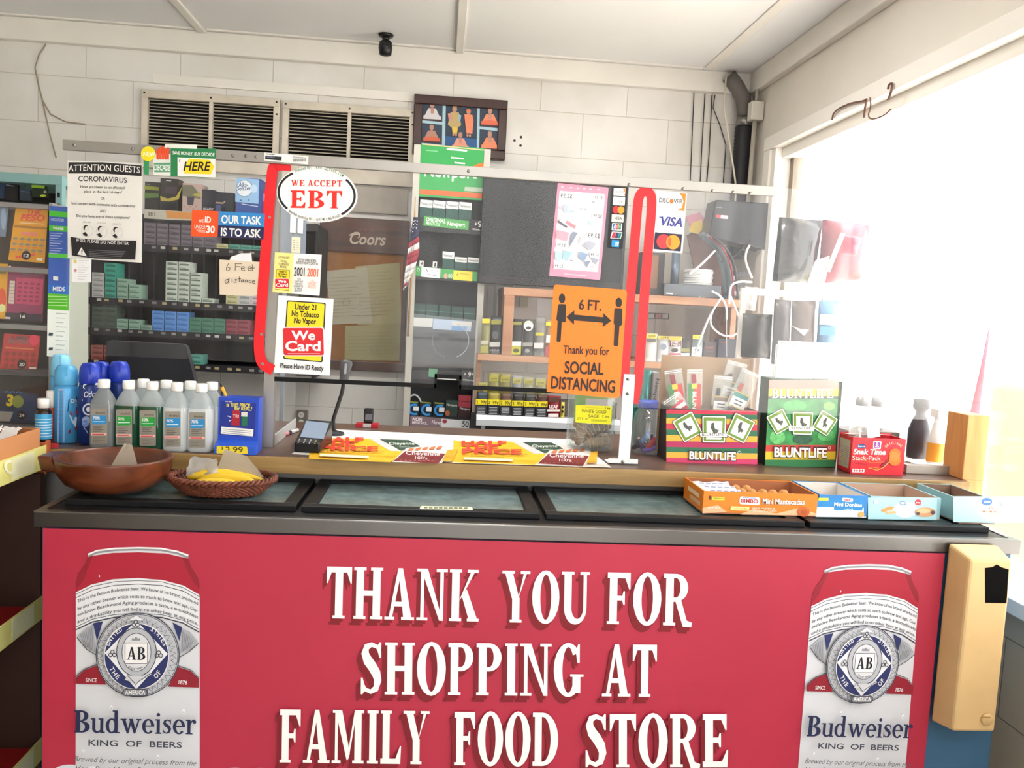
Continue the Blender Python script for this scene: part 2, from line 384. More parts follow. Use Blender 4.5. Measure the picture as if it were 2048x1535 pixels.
# ================================================================ setting
YW, XR, ZC, ZB = 4.10, 1.45, 2.573, 2.476
CT, YF, YBK, YP = 1.0185, 2.05, 2.66, 2.17
XL = -3.2
def blocks(h1, h2, axis, off, rough=.75, dark='#cbc3b6'):
    mt = bpy.data.materials.new('painted_block'); mt.use_nodes = True; nt = mt.node_tree; b = nt.nodes['Principled BSDF']
    g = nt.nodes.new('ShaderNodeNewGeometry'); sp = nt.nodes.new('ShaderNodeSeparateXYZ'); cb = nt.nodes.new('ShaderNodeCombineXYZ')
    nt.links.new(g.outputs['Position'], sp.inputs[0]); nt.links.new(sp.outputs[axis], cb.inputs[0]); nt.links.new(sp.outputs['Z'], cb.inputs[1])
    mp = nt.nodes.new('ShaderNodeMapping'); mp.inputs['Location'].default_value = (-off[0], -off[1], 0); nt.links.new(cb.outputs[0], mp.inputs[0])
    br = nt.nodes.new('ShaderNodeTexBrick'); br.offset = .5; br.inputs['Scale'].default_value = 1
    br.inputs['Brick Width'].default_value = .414; br.inputs['Row Height'].default_value = .2075
    br.inputs['Mortar Size'].default_value = .0022; br.inputs['Mortar Smooth'].default_value = .6
    br.inputs['Color1'].default_value = lin(h1); br.inputs['Color2'].default_value = lin(h2); br.inputs['Mortar'].default_value = lin(dark)
    nt.links.new(mp.outputs[0], br.inputs[0])
    n = nt.nodes.new('ShaderNodeTexNoise'); n.inputs['Scale'].default_value = 3; n.inputs['Detail'].default_value = 8
    nt.links.new(g.outputs['Position'], n.inputs['Vector'])
    mx = nt.nodes.new('ShaderNodeMix'); mx.data_type = 'RGBA'; mx.blend_type = 'MULTIPLY'
    cr = nt.nodes.new('ShaderNodeValToRGB'); cr.color_ramp.elements[0].color = (.86, .85, .82, 1); cr.color_ramp.elements[0].position = .3
    cr.color_ramp.elements[1].color = (1, 1, 1, 1); cr.color_ramp.elements[1].position = .6
    nt.links.new(n.outputs['Fac'], cr.inputs[0]); mx.inputs[0].default_value = 1
    nt.links.new(br.outputs['Color'], mx.inputs[6]); nt.links.new(cr.outputs[0], mx.inputs[7]); nt.links.new(mx.outputs[2], b.inputs['Base Color'])
    bp = nt.nodes.new('ShaderNodeBump'); bp.inputs['Strength'].default_value = .5; bp.inputs['Distance'].default_value = .006
    iv = nt.nodes.new('ShaderNodeMath'); iv.operation = 'SUBTRACT'; iv.inputs[0].default_value = 1
    nt.links.new(br.outputs['Fac'], iv.inputs[1]); nt.links.new(iv.outputs[0], bp.inputs['Height']); nt.links.new(bp.outputs[0], b.inputs['Normal'])
    b.inputs['Roughness'].default_value = rough; return mt
bx0 = PY(267, 118, YW).x; bz0 = PY(92, 150, YW).z
WALLM = blocks('#e4e2de', '#e0ddd8', 'X', (bx0, bz0))
RWALL = M('#e0dad0', .7, vary=.06, scale=2.5, bump=.15)
RBLK = blocks('#cfc3ae', '#c8bca6', 'Y', (.1, .02), dark='#8f8574')
CEIL = M('#e8e8e8', .8, vary=.03, scale=1.2)
TRIM = M('#e6e2da', .6, vary=.04, scale=4)
struct(MB().box(XL-.1, YW, -.05, XR+.14, YW+.12, ZC+.1, WALLM).build('wall_back'))
struct(MB().box(XL-.12, -2.5, -.05, XL, YW, ZC+.1, M('#e0d9cc', .75, vary=.05, scale=2)).build('wall_left'))
struct(MB().box(XL-.12, -2.6, -.05, -.35, -2.5, ZC+.1, M('#cfc8bc', .75, vary=.05, scale=2)).build('wall_light_blocker'))  # unseen half wall, added to block light and darken the left side
struct(MB().box(XL-.12, -2.5, -.08, XR+.14, YW+.12, 0, M('#a9a6a0', .5, vary=.1, scale=3)).build('floor'))
struct(MB().box(XL-.12, -2.5, ZC, XR+.14, YW+.12, ZC+.1, CEIL).build('ceiling'))
WY0, WY1, WZ0, WZ1 = -1.2, 3.78, .735, 2.175
w = MB()
w.box(XR, -2.5, WZ1, XR+.14, YW, ZC, RWALL); w.box(XR, WY1, WZ0, XR+.14, YW, WZ1, RWALL)
w.box(XR, -2.5, WZ0, XR+.14, WY0, WZ1, RWALL); w.box(XR, -2.5, 0, XR+.14, YW, WZ0, RBLK)
struct(w.build('wall_right'))
struct(MB().box(XL, YW-.04, ZB, XR, YW, ZC, TRIM).build('trim_1', bevel=.004))
struct(MB().box(XR-.035, -2.5, ZB, XR, YW-.04, ZC, TRIM).build('trim_2', bevel=.004))
for i, (x, wd, th) in enumerate(((-1.128, .036, .012), (.03, .036, .014), (1.2, .05, .006))):
    struct(MB().box(x-wd/2, -2.5, ZC-th, x+wd/2, YW-.04 if i != 2 else YW-.09, ZC, TRIM).build('trim_%d' % (3+i), bevel=.003))
yb = PZ(1120, 113, ZC).y
struct(MB().box(XL, yb-.006, ZC-.006, -1.15, yb+.006, ZC, TRIM).build('trim_6'))
struct(MB().box(.05, yb-.006, ZC-.006, 1.17, yb+.006, ZC, TRIM).build('trim_7'))
struct(MB().box(-1.1, yb-.006, ZC-.006, .01, yb+.006, ZC, TRIM).build('trim_8'))
# window: casing, sill, jamb, pane
win = MB(); WT = M('#f0ece4', .5)
win.box(XR-.022, WY0-.06, WZ1-.005, XR+.02, WY1+.07, WZ1+.055, WT)
win.box(XR-.02, WY1-.005, WZ0, XR+.02, WY1+.07, WZ1-.005, WT)
win.box(XR-.01, WY1-.05, WZ0+.03, XR+.14, WY1-.0, WZ1-.003, WT)
win.box(XR+.02, WY0, WZ1-.05, XR+.13, WY1-.05, WZ1-.0, WT)
win.box(XR-.045, WY0-.06, WZ0-.01, XR+.16, WY1+.05, WZ0+.03, WT)
win = struct(win.build('window_1', bevel=.003))
MB().box(XR+.075, WY0, WZ0+.03, XR+.081, WY1-.05, WZ1-.05, clear(haze=.06, gloss=.05, name='window_glass')).build('pane', parent=win)  # haze put into the pane so the window looks brighter
fr = MB()
fr.box(XR+.06, 1.25, WZ0+.03, XR+.1, 1.31, WZ1-.05, M('#c9c6c0', .4, .6)); fr.box(XR+.06, WY1-.09, WZ0+.03, XR+.1, WY1-.05, WZ1-.05, M('#8a7f74', .4, .3))
fr.build('mullion', parent=win)
# outside, seen over-bright through the window
GRD = M('#d9d5cc', .9, vary=.08, scale=.6)
q = MB(); q.box(XR+.16, -30, -.25, 30, 40, -.15, GRD); q.box(-30, -30, -.25, XR+.16, -2.52, -.15, M('#8a8987', .9, vary=.08, scale=.6)); struct(q.build('ground'))  # the part behind the camera is unseen, added to bounce light upward
p = PX(2140, 800, 2.7); ht = PX(2140, 760, 2.7).z; col = MB(); col.lathe(p.x, p.y, [(.3, -.15), (.3, ht-.06), (.26, ht), (0, ht)], M('#f2dc5c', .5), 32)
col = tag(col.build('bollard'), 'fat yellow bollard standing outside the window at the right edge', 'bollard')
cb = MB(); cb.box(2.05, p.y-1.6, -.15, 2.35, p.y+1.5, .28, M('#efece4', .8, vary=.05))
tag(cb.build('concrete_curb', bevel=.02), 'white concrete curb block outside in front of the yellow bollard', 'curb')
rp0, rp1 = PX(1948, 835, 1.8), PX(1980, 650, 1.8)
ax = (rp1-rp0); rp00 = rp0-ax*((rp0.z+.15)/ax.z)
tag(MB().tube([rp00, rp0, rp0+(rp1-rp0)*.5, rp1], [.03, .016, .008, .0025], M('#d81b3c', .5), 10).build('marker_pole'), 'thin tapering red pole leaning outside the window behind the plywood post', 'pole')
# camera, wires, pipes
c0 = PZ(778, 97, ZC)
sc = MB(); bk = M('#17171a', .35)
sc.lathe(c0.x, 3.9, [(.03, ZC-.012), (.034, ZC-.002), (0, ZC-.001)], bk, 24); sc.lathe(c0.x, 3.9, [(.014, ZC-.03), (.018, ZC-.01)], bk, 16)
sc = tag(sc.build('security_camera', origin=(c0.x, 3.9, ZC-.012)), 'small black security camera hanging from the ceiling by the back wall', 'camera')
q = MB(); q.lathe(c0.x, 3.9, [(.012, ZC-.093), (.026, ZC-.088), (.031, ZC-.06), (.028, ZC-.035), (.016, ZC-.025)], bk, 24); hd = q.build('camera_head', parent=sc)
q = MB(); q.lathe(c0.x-.0, 3.872, [(.002, ZC-.07), (.011, ZC-.066), (.011, ZC-.058), (.002, ZC-.054)], M('#30343a', .1), 16, sy=.5); q.build('lens', parent=hd)
def wire(name, pts, Y, r, mat, label, cat='wire', group=None):
    return tag(MB().tube([PY(x, y, Y) for x, y in pts], r, mat, 6).build(name), label, cat, group)
gy = M('#9c8f7c', .6); wire('wire', [(92, 88), (78, 110), (70, 135), (76, 165), (85, 200), (101, 228), (130, 243), (170, 248)], YW-.008, .003, gy, 'loose beige wire curving down the block wall at top left, ending to the right')
wire('wire', [(84, 195), (90, 225), (100, 270), (112, 315)], YW-.014, .003, gy, 'straight beige wire end hanging below the curved one at top left')
dk = M('#2b2724', .6)
for i, (pts, lb) in enumerate((([(1388, 186), (1384, 280), (1380, 372)], 'first thin black wire left of the white cord in the wall corner'),
        ([(1410, 188), (1404, 290), (1400, 372)], 'second thin black wire from the left in the wall corner'),
        ([(1424, 190), (1421, 250), (1418, 310), (1413, 372)], 'wavy thin black wire, third from the left in the wall corner'),
        ([(1430, 190), (1426, 215), (1440, 250), (1452, 290), (1446, 372)], 'bowed thin black wire nearest to the white cord in the wall corner'))):
    wire('wire', pts, YW-.01, .0022, dk, lb, group='black wires on the back wall')
wire('cord', [(1452, 155), (1448, 215), (1458, 280), (1466, 330), (1472, 372), (1470, 420), (1458, 455), (1445, 480)], YW-.115, .0045, M('#d8d0bd', .5), 'thick white cord hanging from the ceiling corner behind the plastic', 'cord')
pp = MB(); pts = [(1458, 152), (1473, 172), (1486, 195), (1490, 232)]
pp.tube([PY(x, y, YW-.06) for x, y in pts], .036, M('#6f6a66', .5), 16)
pipe = tag(pp.build('pipe'), 'grey pipe bending down from the ceiling into the corner', 'pipe')
e = PY(1490, 232, YW-.06); q = MB(); q.lathe(e.x, e.y, [(.039, e.z-.05), (.039, e.z-.005)], M('#8d8a86', .3, .8), 20); q.build('clamp', parent=pipe)
q = MB(); q.lathe(e.x, e.y, [(.041+.003*(i % 2), e.z-.05-.009*i) for i in range(70)], M('#202024', .5), 20); q.build('corrugated_sleeve', parent=pipe)
jb = MB(); j0, j1 = PY(1505, 200, YW-.17), PY(1527, 240, YW-.17); jb.box(j0.x, YW-.17, j1.z, min(j1.x, XR-.003), YW-.112, j0.z, M('#d9d5cb', .5))
jb = tag(jb.build('junction_box', bevel=.005), 'white junction box in the ceiling corner beside the grey pipe', 'box')
q = MB(); jm = (j0.x+j1.x)/2; q.tube([(jm, YW-.14, j1.z+.002), (jm-.005, YW-.14, j1.z-.6)], .011, M('#b5aea2', .5), 10); q.tube([(jm, YW-.14, j0.z-.002), (jm, YW-.14, ZB+.0)], .008, M('#b5aea2', .5), 10); q.build('conduit', parent=jb)
hl = [(1029, 281), (1042, 274), (1041, 291)]
q = MB(); d = Draw(q, ('Y', YW-.0008))
for x, y in hl: d.ell(x, y, 2.6, 2.6, M('#1b1714'))
tag(q.build('bolt_holes'), 'three dark drill holes in the block wall right of the framed picture', 'holes', kind='stuff')
RS = M('#6a4a3c', .7, vary=.3, scale=60)
def xw(pts, r, lb): tag(MB().tube([PX(x, y, XR-.03) for x, y in smooth_(pts)], r, RS, 6).build('rusty_wire'), lb, 'wire', 'rusty wires on the window casing')
def smooth_(p, k=2):
    for _ in range(k):
        o = [p[0]]
        for a, b in zip(p, p[1:]): o += [(a[0]*.75+b[0]*.25, a[1]*.75+b[1]*.25), (a[0]*.25+b[0]*.75, a[1]*.25+b[1]*.75)]
        p = o+[p[-1]]
    return p
xw([(1664, 240), (1668, 222), (1700, 206), (1730, 202), (1734, 196), (1730, 215), (1728, 235)], .0035, 'rusty wire bent along the window casing, left of the dark hook')
xw([(1740, 195), (1742, 215), (1735, 232), (1745, 240), (1770, 230), (1782, 218)], .0025, 'short rusty wire tail in the middle of the window casing')
xw([(1776, 200), (1782, 185), (1786, 166), (1778, 168), (1776, 178)], .004, 'small dark hook sticking up from the window casing')
# outlet on the back wall
q = MB(); o0, o1 = PY(596, 818, YW), PY(616, 862, YW)
q.box(o0.x, YW-.03, o1.z, o1.x, YW, o0.z, M('#9b968e', .4, .6)); ol = tag(q.build('outlet_box', bevel=.003), 'metal wall outlet box low on the back wall behind the card reader', 'outlet')
q = MB(); d = Draw(q, ('Y', YW-.031), (500, 700, 5.686))
for yy in (735, 822): d.ell(583, yy, 32, 36, M('#e9e6df', .4)); d.rect(572, yy-12, 577, yy+6, BLACK); d.rect(588, yy-12, 593, yy+6, BLACK)
q.build('socket', parent=ol)
# ================================================================ counter
ctm = MB(); TOPM = M('#5f4a40', .35, vary=.12, scale=9); EDGE = wood('#86683a', '#a68552', 'X', 7)
cx1 = PY(1942, 955, YF).x
ctm.box(-1.38, YF+.012, CT-.038, cx1, YBK, CT, TOPM)
ctm.box(-.9, YF, CT-.04, cx1, YF+.012, CT-.001, EDGE)
ct = tag(ctm.build('counter', origin=(.2, 2.3, 0), bevel=.0015), 'long wooden checkout counter with a pale plank front edge', 'counter')
q = MB(); q.box(-1.36, YF+.07, 0, cx1-.02, YF+.09, CT-.038, M('#8c8b89', .45, .1, vary=.05)); q.build('front_panel', parent=ct)
q = MB(); q.box(-1.36, YF+.09, 0, -1.33, YBK-.02, CT-.038, M('#7c7266', .6)); q.build('side_panel', parent=ct)
q = MB(); q.box(cx1-.06, YF+.09, 0, cx1-.03, YBK-.02, CT-.038, M('#7c7266', .6)); q.build('side_panel', parent=ct)
# plywood post at the end
a, b2 = PY(1946, 830, 2.075), PY(1997, 835, 2.075)
q = MB(); q.box(a.x-.012, 2.075, CT+.0005, XR-.025, 2.165, a.z, wood('#b8793c', '#d29a5c', 'Z', 5, .5)); q.box(cx1+.002, 2.075, 0, XR-.025, 2.165, CT+.0005, wood('#b8793c', '#d29a5c', 'Z', 5, .5))
tag(q.build('wooden_post', bevel=.002), 'short plywood post at the right end of the counter by the window', 'post')
# ================================================================ chest cooler
YC, CZ = 1.76, .9445
CX0, CX1 = PY(65, 1030, YC).x, PY(2046, 1064, YC).x
BLUE = M('#3c6585', .45, vary=.12, scale=5)
co = root('chest_cooler', ((CX0+CX1)/2, 1.95, 0), 'long chest cooler with a steel rim and black sliding lids before the counter', 'cooler')
STEEL = M('#6e6c6a', .32, .9, vary=.05, scale=8)
q = MB(); q.box(CX0+.012, YC+.012, .05, CX1-.012, YF+.068, CZ-.034, BLUE); q.build('body', parent=co, bevel=.004)
q = MB(); q.box(CX0, YC, CZ-.034, CX1, YC+.02, CZ, STEEL); q.box(CX0, YC+.02, CZ-.034, CX0+.02, YF+.068, CZ, STEEL); q.box(CX1-.02, YC+.02, CZ-.034, CX1, YF+.068, CZ, STEEL); q.build('steel_rim', parent=co, bevel=.003)
q = MB(); q.box(CX0+.02, YC+.02, CZ-.034, CX1-.02, YF+.068, CZ-.002, M('#1a1b1d', .45, 0, .25)); q.build('top_panel', parent=co)
KF = M('#131417', .45, 0, .25); GL = M('#6f8486', .18, 0, .6, vary=.25, scale=30)
lx = [CX0+.03, PZ(612, 1000, CZ).x, PZ(1072, 1008, CZ).x, PZ(1540, 1008, CZ).x, CX1-.03]
for i in range(4):
    x0, x1 = lx[i]+.006, lx[i+1]-.006; y0, y1 = 1.822, YF+.06; z0, z1 = CZ-.002, CZ+.012
    q = MB()
    for bb in ((x0, y0, x1, y0+.028), (x0, y1-.022, x1, y1), (x0, y0+.028, x0+.03, y1-.022), (x1-.03, y0+.028, x1, y1-.022)): q.box(bb[0], bb[1], z0, bb[2], bb[3], z1, KF)
    ld = q.build('lid', parent=co, bevel=.002)
    q = MB(); q.box(x0+.028, y0+.026, z0, x1-.028, y1-.02, z0+.007, GL); q.build('glass_panel', parent=ld)
    if i == 1:
        q = MB(); d = Draw(q, ('Z', z1+.0006)); d.slab(rounded([(842, 1011), (944, 1013), (946, 1019), (839, 1017)], 2), .0005, M('#e9e4c8', .5)); d.sl = .02
        for k in range(9): d.rect(848+k*10, 1013.0+k*.2, 855+k*10, 1016+k*.2, M('#6d7a58'))
        q.build('sticker', parent=ld, label='cream sticker with a row of green marks')
# bottom rail and wheels are below the frame
q = MB(); q.box(CX0+.03, YC+.03, 0, CX1-.03, YF+.05, .05, M('#222222', .6)); q.build('plinth', parent=co)
# dispenser on the cooler's front
YD = 1.69
d0 = PY(1941, 1118, YD); d1 = PY(2026, 1118, YD); db = PY(1990, 1470, YD).z
BEI = M('#cfae7a', .5, vary=.05, scale=14)
q = MB(); x0, x1, zt = d0.x, d1.x, d0.z
yw = YC-.005
q.hexa([(x0-.012, yw, db), (x1+.006, yw, db), (x1+.006, yw, zt+.018), (x0-.012, yw, zt+.018), (x0, YD, db+.008), (x1, YD, db+.008), (x1, YD, zt), (x0, YD, zt)], BEI)
dp = tag(q.build('straw_dispenser', bevel=.006), 'tall beige plastic dispenser mounted on the right end of the cooler', 'dispenser')
q = MB(); d = Draw(q, ('Y', YD-.0008), (1348, 1010, 2.924))
d.slab([(1822, 570), (1945, 572), (1958, 375), (1915, 362), (1890, 346), (1862, 362), (1820, 366)], .0015, M('#070505', .9, 0, .1)); q.build('slot', parent=dp)
q = MB(); e = PY(1973, 1437, YD); q.lathe(0, 0, [(.014, .0), (.014, .004), (.012, .006), (0, .006)], M('#c9a873', .4), 20)
q.v = [Vector((e.x+v.x, YD-v.z, e.z+v.y)) for v in q.v]; d = Draw(q, ('Y', YD-.0072)); d.rect(1965, 1432, 1981, 1434, M('#8f7448')); q.build('lock', parent=dp)
# ================================================================ banner
YN = YC-.004
bn = MB(); RED = M('#b02a42', .5, vary=.06, scale=3)
d = Draw(bn, ('Y', YN))
t0 = PY(86, 1052, YN); t1 = PY(1921, 1090, YN)
bn.box(t0.x, YN, .22, d0.x-.016, YN+.003, CZ-.0345, RED)
SHD = M('#7c1420', .55)
def line_(t, x0, y0, x1, y1, h):
    d.txt(t, x0-9, y0+13, x1-9, y1+13, h, SHD, font=.06); d.txt(t, x0-4, y0+7, x1-4, y1+7, h, SHD, font=.06); d.txt(t, x0, y0, x1, y1, h, M('#f3f1ee', .5), font=.06)
line_('THANK', 652, 1235, 957, 1242, 103); line_('YOU', 1003, 1243, 1178, 1246, 103); line_('FOR', 1213, 1246, 1383, 1250, 103)
line_('SHOPPING', 722, 1386, 1166, 1390, 104); line_('AT', 1203, 1390, 1312, 1391, 104)
line_('FAMILY', 560, 1521, 858, 1525, 106); line_('FOOD', 908, 1526, 1115, 1528, 106); line_('STORE', 1170, 1530, 1454, 1530, 106)
def can(off):
    d = Draw(bn, ('Y', YN), (0, 1100, 5.1175), off); d.n = 4; d.sv = 0; d.sl = 0
    SIL = M('#d3d4d9', .4); GR = M('#a9abb2', .4); DG = M('#3c3f4c', .5); NV = M('#2a3263', .5); DR = M('#8e1b2c', .5); MR = M('#a81f35', .5); WH = M('#eceaea', .5)
    # silhouette
    d.poly([(905, 30), (1000, -5), (1180, -25), (1400, -32), (1620, -28), (1800, 0), (1930, 40), (1925, 100), (1960, 170), (2020, 260), (2045, 330), (2045, 2260), (775, 2260), (780, 330), (800, 240), (870, 140), (905, 90)], SIL)
    # red shoulder
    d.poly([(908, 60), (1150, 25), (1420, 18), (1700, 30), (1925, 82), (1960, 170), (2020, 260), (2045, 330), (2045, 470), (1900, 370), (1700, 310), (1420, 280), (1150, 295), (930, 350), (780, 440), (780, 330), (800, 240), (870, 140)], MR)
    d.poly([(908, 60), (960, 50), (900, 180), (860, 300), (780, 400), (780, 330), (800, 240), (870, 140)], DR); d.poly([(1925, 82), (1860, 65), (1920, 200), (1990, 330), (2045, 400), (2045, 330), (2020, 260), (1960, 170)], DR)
    d.line([(903, 55), (1000, 15), (1180, -8), (1420, -15), (1650, -8), (1820, 25), (1930, 70)], 26, M('#8a8a90', .3)); d.line([(903, 40), (1000, 0), (1180, -22), (1420, -29), (1650, -22), (1820, 10), (1930, 52)], 16, WH)
    # arched text panel
    def arcy(y): return [(780, y+140), (950, y+60), (1180, y+12), (1420, y), (1660, y+14), (1880, y+72), (2042, y+165)]
    d.poly(arcy(285)+list(reversed(arcy(668))), M('#dfe0e4', .5))
    for yy, ww in ((306, 6), (342, 6), (640, 6), (668, 12)): d.line(arcy(yy), ww, DG)
    for tx, y, h in (('This is the famous Budweiser beer. We know of no brand produced', 405, 34), ('by any other brewer which costs so much to brew and age. Our', 482, 34), ('exclusive Beechwood Aging produces a taste, a smoothness', 545, 34), ('and a drinkability you will find in no other beer at any price.', 614, 34)):
        d.txt(tx, 800, y+128, 2030, y+150, h, DG, bow=138, bold=.004)
    # leaves and side bands
    d.poly([(800, 870), (900, 780), (960, 760), (985, 1040), (900, 990)], GR); d.poly([(2030, 930), (1950, 830), (1870, 790), (1850, 1050), (1960, 1010)], GR)
    d.poly([(960, 740), (1060, 720), (1000, 920)], NV); d.poly([(1770, 730), (1870, 780), (1840, 920)], NV)
    for k in range(7): d.line([(830+k*20, 850-k*12), (880+k*14, 975+k*8)], 3, DG); d.line([(1880+k*18, 820+k*14), (1868+k*14, 1030-k*8)], 3, DG)
    d.line([(800, 880), (900, 1000), (1000, 1060)], 8, DG); d.line([(2040, 940), (1950, 1020), (1845, 1080)], 8, DG)
    d.poly([(790, 1350), (790, 1290), (880, 1210), (1010, 1165), (1100, 1360)], DR); d.poly([(2045, 1390), (2045, 1300), (1960, 1220), (1830, 1180), (1730, 1380)], DR)
    d.line([(785, 1280), (880, 1200), (1010, 1150)], 7, DG); d.line([(2045, 1290), (1960, 1210), (1830, 1165)], 7, DG)
    d.txt('SINCE', 890, 1330, 1005, 1334, 40, WH, .01); d.txt('1876', 1838, 1352, 1925, 1358, 38, WH, .01)
    # medallion
    cx, cy = 1422, 1055
    d.ell(cx, cy, 428, 432, M('#bfc1c7', .4), n=48); d.ring(cx, cy, 428, 432, 10, DG, n=48); d.ring(cx, cy, 412, 416, 6, DG, n=48)
    for k in range(40):
        a = math.radians(k*9); a2 = math.radians(k*9+4.5); a3 = math.radians(k*9+9)
        d.line([(cx+345*math.cos(a), cy+350*math.sin(a)), (cx+400*math.cos(a2), cy+404*math.sin(a2)), (cx+345*math.cos(a3), cy+350*math.sin(a3))], 5, DG)
    d.ell(cx, cy, 330, 338, WH, n=48); d.ell(cx, cy, 322, 330, NV, n=48)
    d.poly([(1420, 690), (1740, 1030), (1420, 1390), (1100, 1020)], M('#e6e6ea', .4)); d.poly([(1420, 640), (1500, 690), (1340, 690)], M('#e6e6ea', .4))
    d.arc('UNITED', cx, cy, 292, 298, -160, -118, 46, WH, .01); d.arc('STATES', cx, cy, 292, 298, -62, -20, 46, WH, .01); d.arc('THE', cx, cy, 300, 305, 158, 128, 46, WH, .01) ; d.arc('OF', cx, cy, 300, 305, 48, 30, 46, WH, .01)
    d.ell(1425, 1010, 205, 250, M('#b5b7be', .4), n=40); d.ring(1425, 1010, 205, 250, 8, DG); d.ring(1425, 1010, 150, 195, 6, DG); d.ell(1425, 1010, 144, 189, M('#d9dade', .4))
    d.rect(1310, 915, 1535, 1125, WH); d.line([(1310, 915), (1535, 915), (1535, 1125), (1310, 1125), (1310, 915)], 6, DG)
    d.txt('A', 1325, 1085, 1425, 1087, 130, M('#20242f'), font=.02); d.txt('B', 1435, 1086, 1515, 1088, 130, M('#20242f'), font=.02)
    d.poly([(1380, 890), (1385, 860), (1400, 875), (1423, 850), (1445, 875), (1460, 860), (1465, 890)], M('#8a8c94'))
    for x, y in ((1420, 715), (1185, 1020), (1655, 1025)):
        for dx, dy in ((-20, 14), (20, 14), (0, -16)): d.ring(x+dx, y+dy, 22, 22, 8, DG, n=14)
    d.poly([(1340, 1240), (1500, 1240), (1560, 1200), (1580, 1230), (1440, 1310), (1425, 1340), (1405, 1310), (1310, 1285)], M('#c8c9ce', .4)); d.line([(1340, 1240), (1405, 1310), (1425, 1340), (1440, 1310), (1570, 1220)], 7, DG)
    d.arc('TRADE MARK', 1425, 1000, 150, 185, 125, 60, 20, DG)
    d.rrect([(1290, 1375), (1545, 1375), (1545, 1450), (1290, 1450)], 36, DG); d.rrect([(1300, 1383), (1535, 1383), (1535, 1442), (1300, 1442)], 30, M('#7c7e86', .4)); d.txt('AMERICA', 1315, 1432, 1520, 1432, 42, WH, .012)
    # name
    d.txt('Budweiser', 800, 1815, 2035, 1835, 225, M('#23294d', .5), font=.03)
    d.txt('KING  OF  BEERS', 945, 1945, 1890, 1970, 58, M('#34384a', .5), .012)
    d.txt('Brewed by our original process from the', 800, 2105, 2030, 2150, 52, M('#5a5d66', .5), shear=.35); d.txt('Very Best Hops, Rice and Barley', 800, 2200, 1990, 2235, 52, M('#5a5d66', .5), shear=.35)
    # water drops
    for x, y, r in ((1180, 1560, 22), (1910, 1600, 26), (1650, 2060, 24), (900, 2000, 18), (1060, 230, 10)): d.ell(x, y, r*.6, r, M('#f3f4f6', .2)); d.ell(x, y+r*.3, r*.35, r*.5, M('#c4c6cc', .2))
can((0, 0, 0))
# ice at the foot of the can
dd = Draw(bn, ('Y', YN)); dd.n = 2
for x, y, rx, ry in ((140, 1546, 36, 18), (180, 1540, 26, 14), (470, 1546, 36, 12), (560, 1546, 40, 12), (520, 1544, 26, 10)): dd.ell(x, y, rx, ry, M('#d9dde3', .4)); dd.ell(x+6, y-2, rx*.5, ry*.5, M('#f2f4f6', .4))
dl = PY(1736, 1131, YN)-PY(277, 1097, YN)
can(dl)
tag(bn.build('banner'), 'red vinyl banner with two beer cans and white thank you lettering on the cooler front', 'banner')
# ================================================================ clear barrier
ys = YP-.0016
def rect3(name, x0, z0, x1, z1, y, th, mat, parent=None, bevel=0):
    return MB().box(x0, y, z0, x1, y+th, z1, mat).build(name, parent=parent, bevel=bevel)
rz0, rz1 = PY(900, 351, YP).z, PY(900, 331, YP).z
rxl, rxr = PY(129, 292, YP).x, PY(1548, 390, YP).x
ba = root('clear_barrier', (.1, YP, CT), 'clear plastic counter barrier hanging from a long aluminium rail', 'barrier')
PXM = clear(haze=.016, gloss=.01, smear=.01, hazecol='#f4f6fa')
PXQ = clear(haze=.04, gloss=.015, smear=.03, hazecol='#f6f8fc')  # extra haze towards the window imitates its glare
PXR = clear(haze=.055, gloss=.03, smear=.035, hazecol='#ffffff', name='glare_haze_plastic')  # strongest haze, stands in for the window's bloom over this end
ALU = M('#a8a5a0', .35, .75, vary=.04, scale=10)
q = MB(); q.box(rxl, YP-.012, rz0, rxr, YP-.0005, rz1, ALU); rl = q.build('rail', parent=ba, bevel=.0015)
for x, y in ((149, 290), (265, 298), (466, 311), (492, 312), (512, 313), (937, 342), (1258, 369), (1366, 377), (1425, 381), (1466, 384), (1500, 386)):
    p = PY(x, y, YP-.012); q = MB(); q.lathe(0, 0, [(.0042, 0), (.004, .0015), (.002, .003), (0, .003)], M('#8d8b88', .3, .8), 10)
    q.v = [Vector((p.x+v.x, YP-.012-v.z, p.z+v.y)) for v in q.v]; q.build('screw', parent=rl)
xm0, xm1 = PY(524, 600, YP).x, PY(1262, 700, YP).x
xe = PY(541, 500, YP).x
q = MB(); q.box(PY(133, 400, YP).x, YP, CT+.215, xm0-.001, YP+.004, rz1-.001, PXM); q.build('clear_panel', parent=ba)
zb = PY(890, 772, YP).z
zn = PY(890, 752, YP).z; n0, n1 = PY(868, 780, YP).x, PY(922, 780, YP).x
q = MB(); q.prism([(xm0, YP, zb), (n0, YP, zb), (n0+.006, YP, zn), (n1-.006, YP, zn), (n1, YP, zb), (xm1, YP, zb), (xm1, YP, rz1-.001), (xm0, YP, rz1-.001)], (0, .004, 0), PXM)
mid = q.build('clear_panel', parent=ba)
q = MB(); EB = M('#0c0c0d', .5, 0, .2)
xa = PY(549, 748, YP).x
x9 = xm1-.03
for bb in ((xa, zb-.006, n0+.005, zb+.005), (n0, zb-.006, n0+.006, zn+.005), (n0, zn-.006, n1, zn+.005), (n1-.006, zb-.006, n1, zn+.0035), (n1-.005, zb-.006, x9, zb+.005)): q.box(bb[0], YP-.001, bb[1], bb[2], YP+.005, bb[3], EB)
q.build('edge_strip', parent=mid, label='black edge strip')
xr1 = PY(1748, 480, YP).x; zr = PY(1500, 824, YP).z
xs1 = PY(1552, 600, YP).x
q = MB(); q.box(xm1+.0035, YP, zr, xs1, YP+.004, rz1-.001, PXQ); q.build('clear_panel', parent=ba)
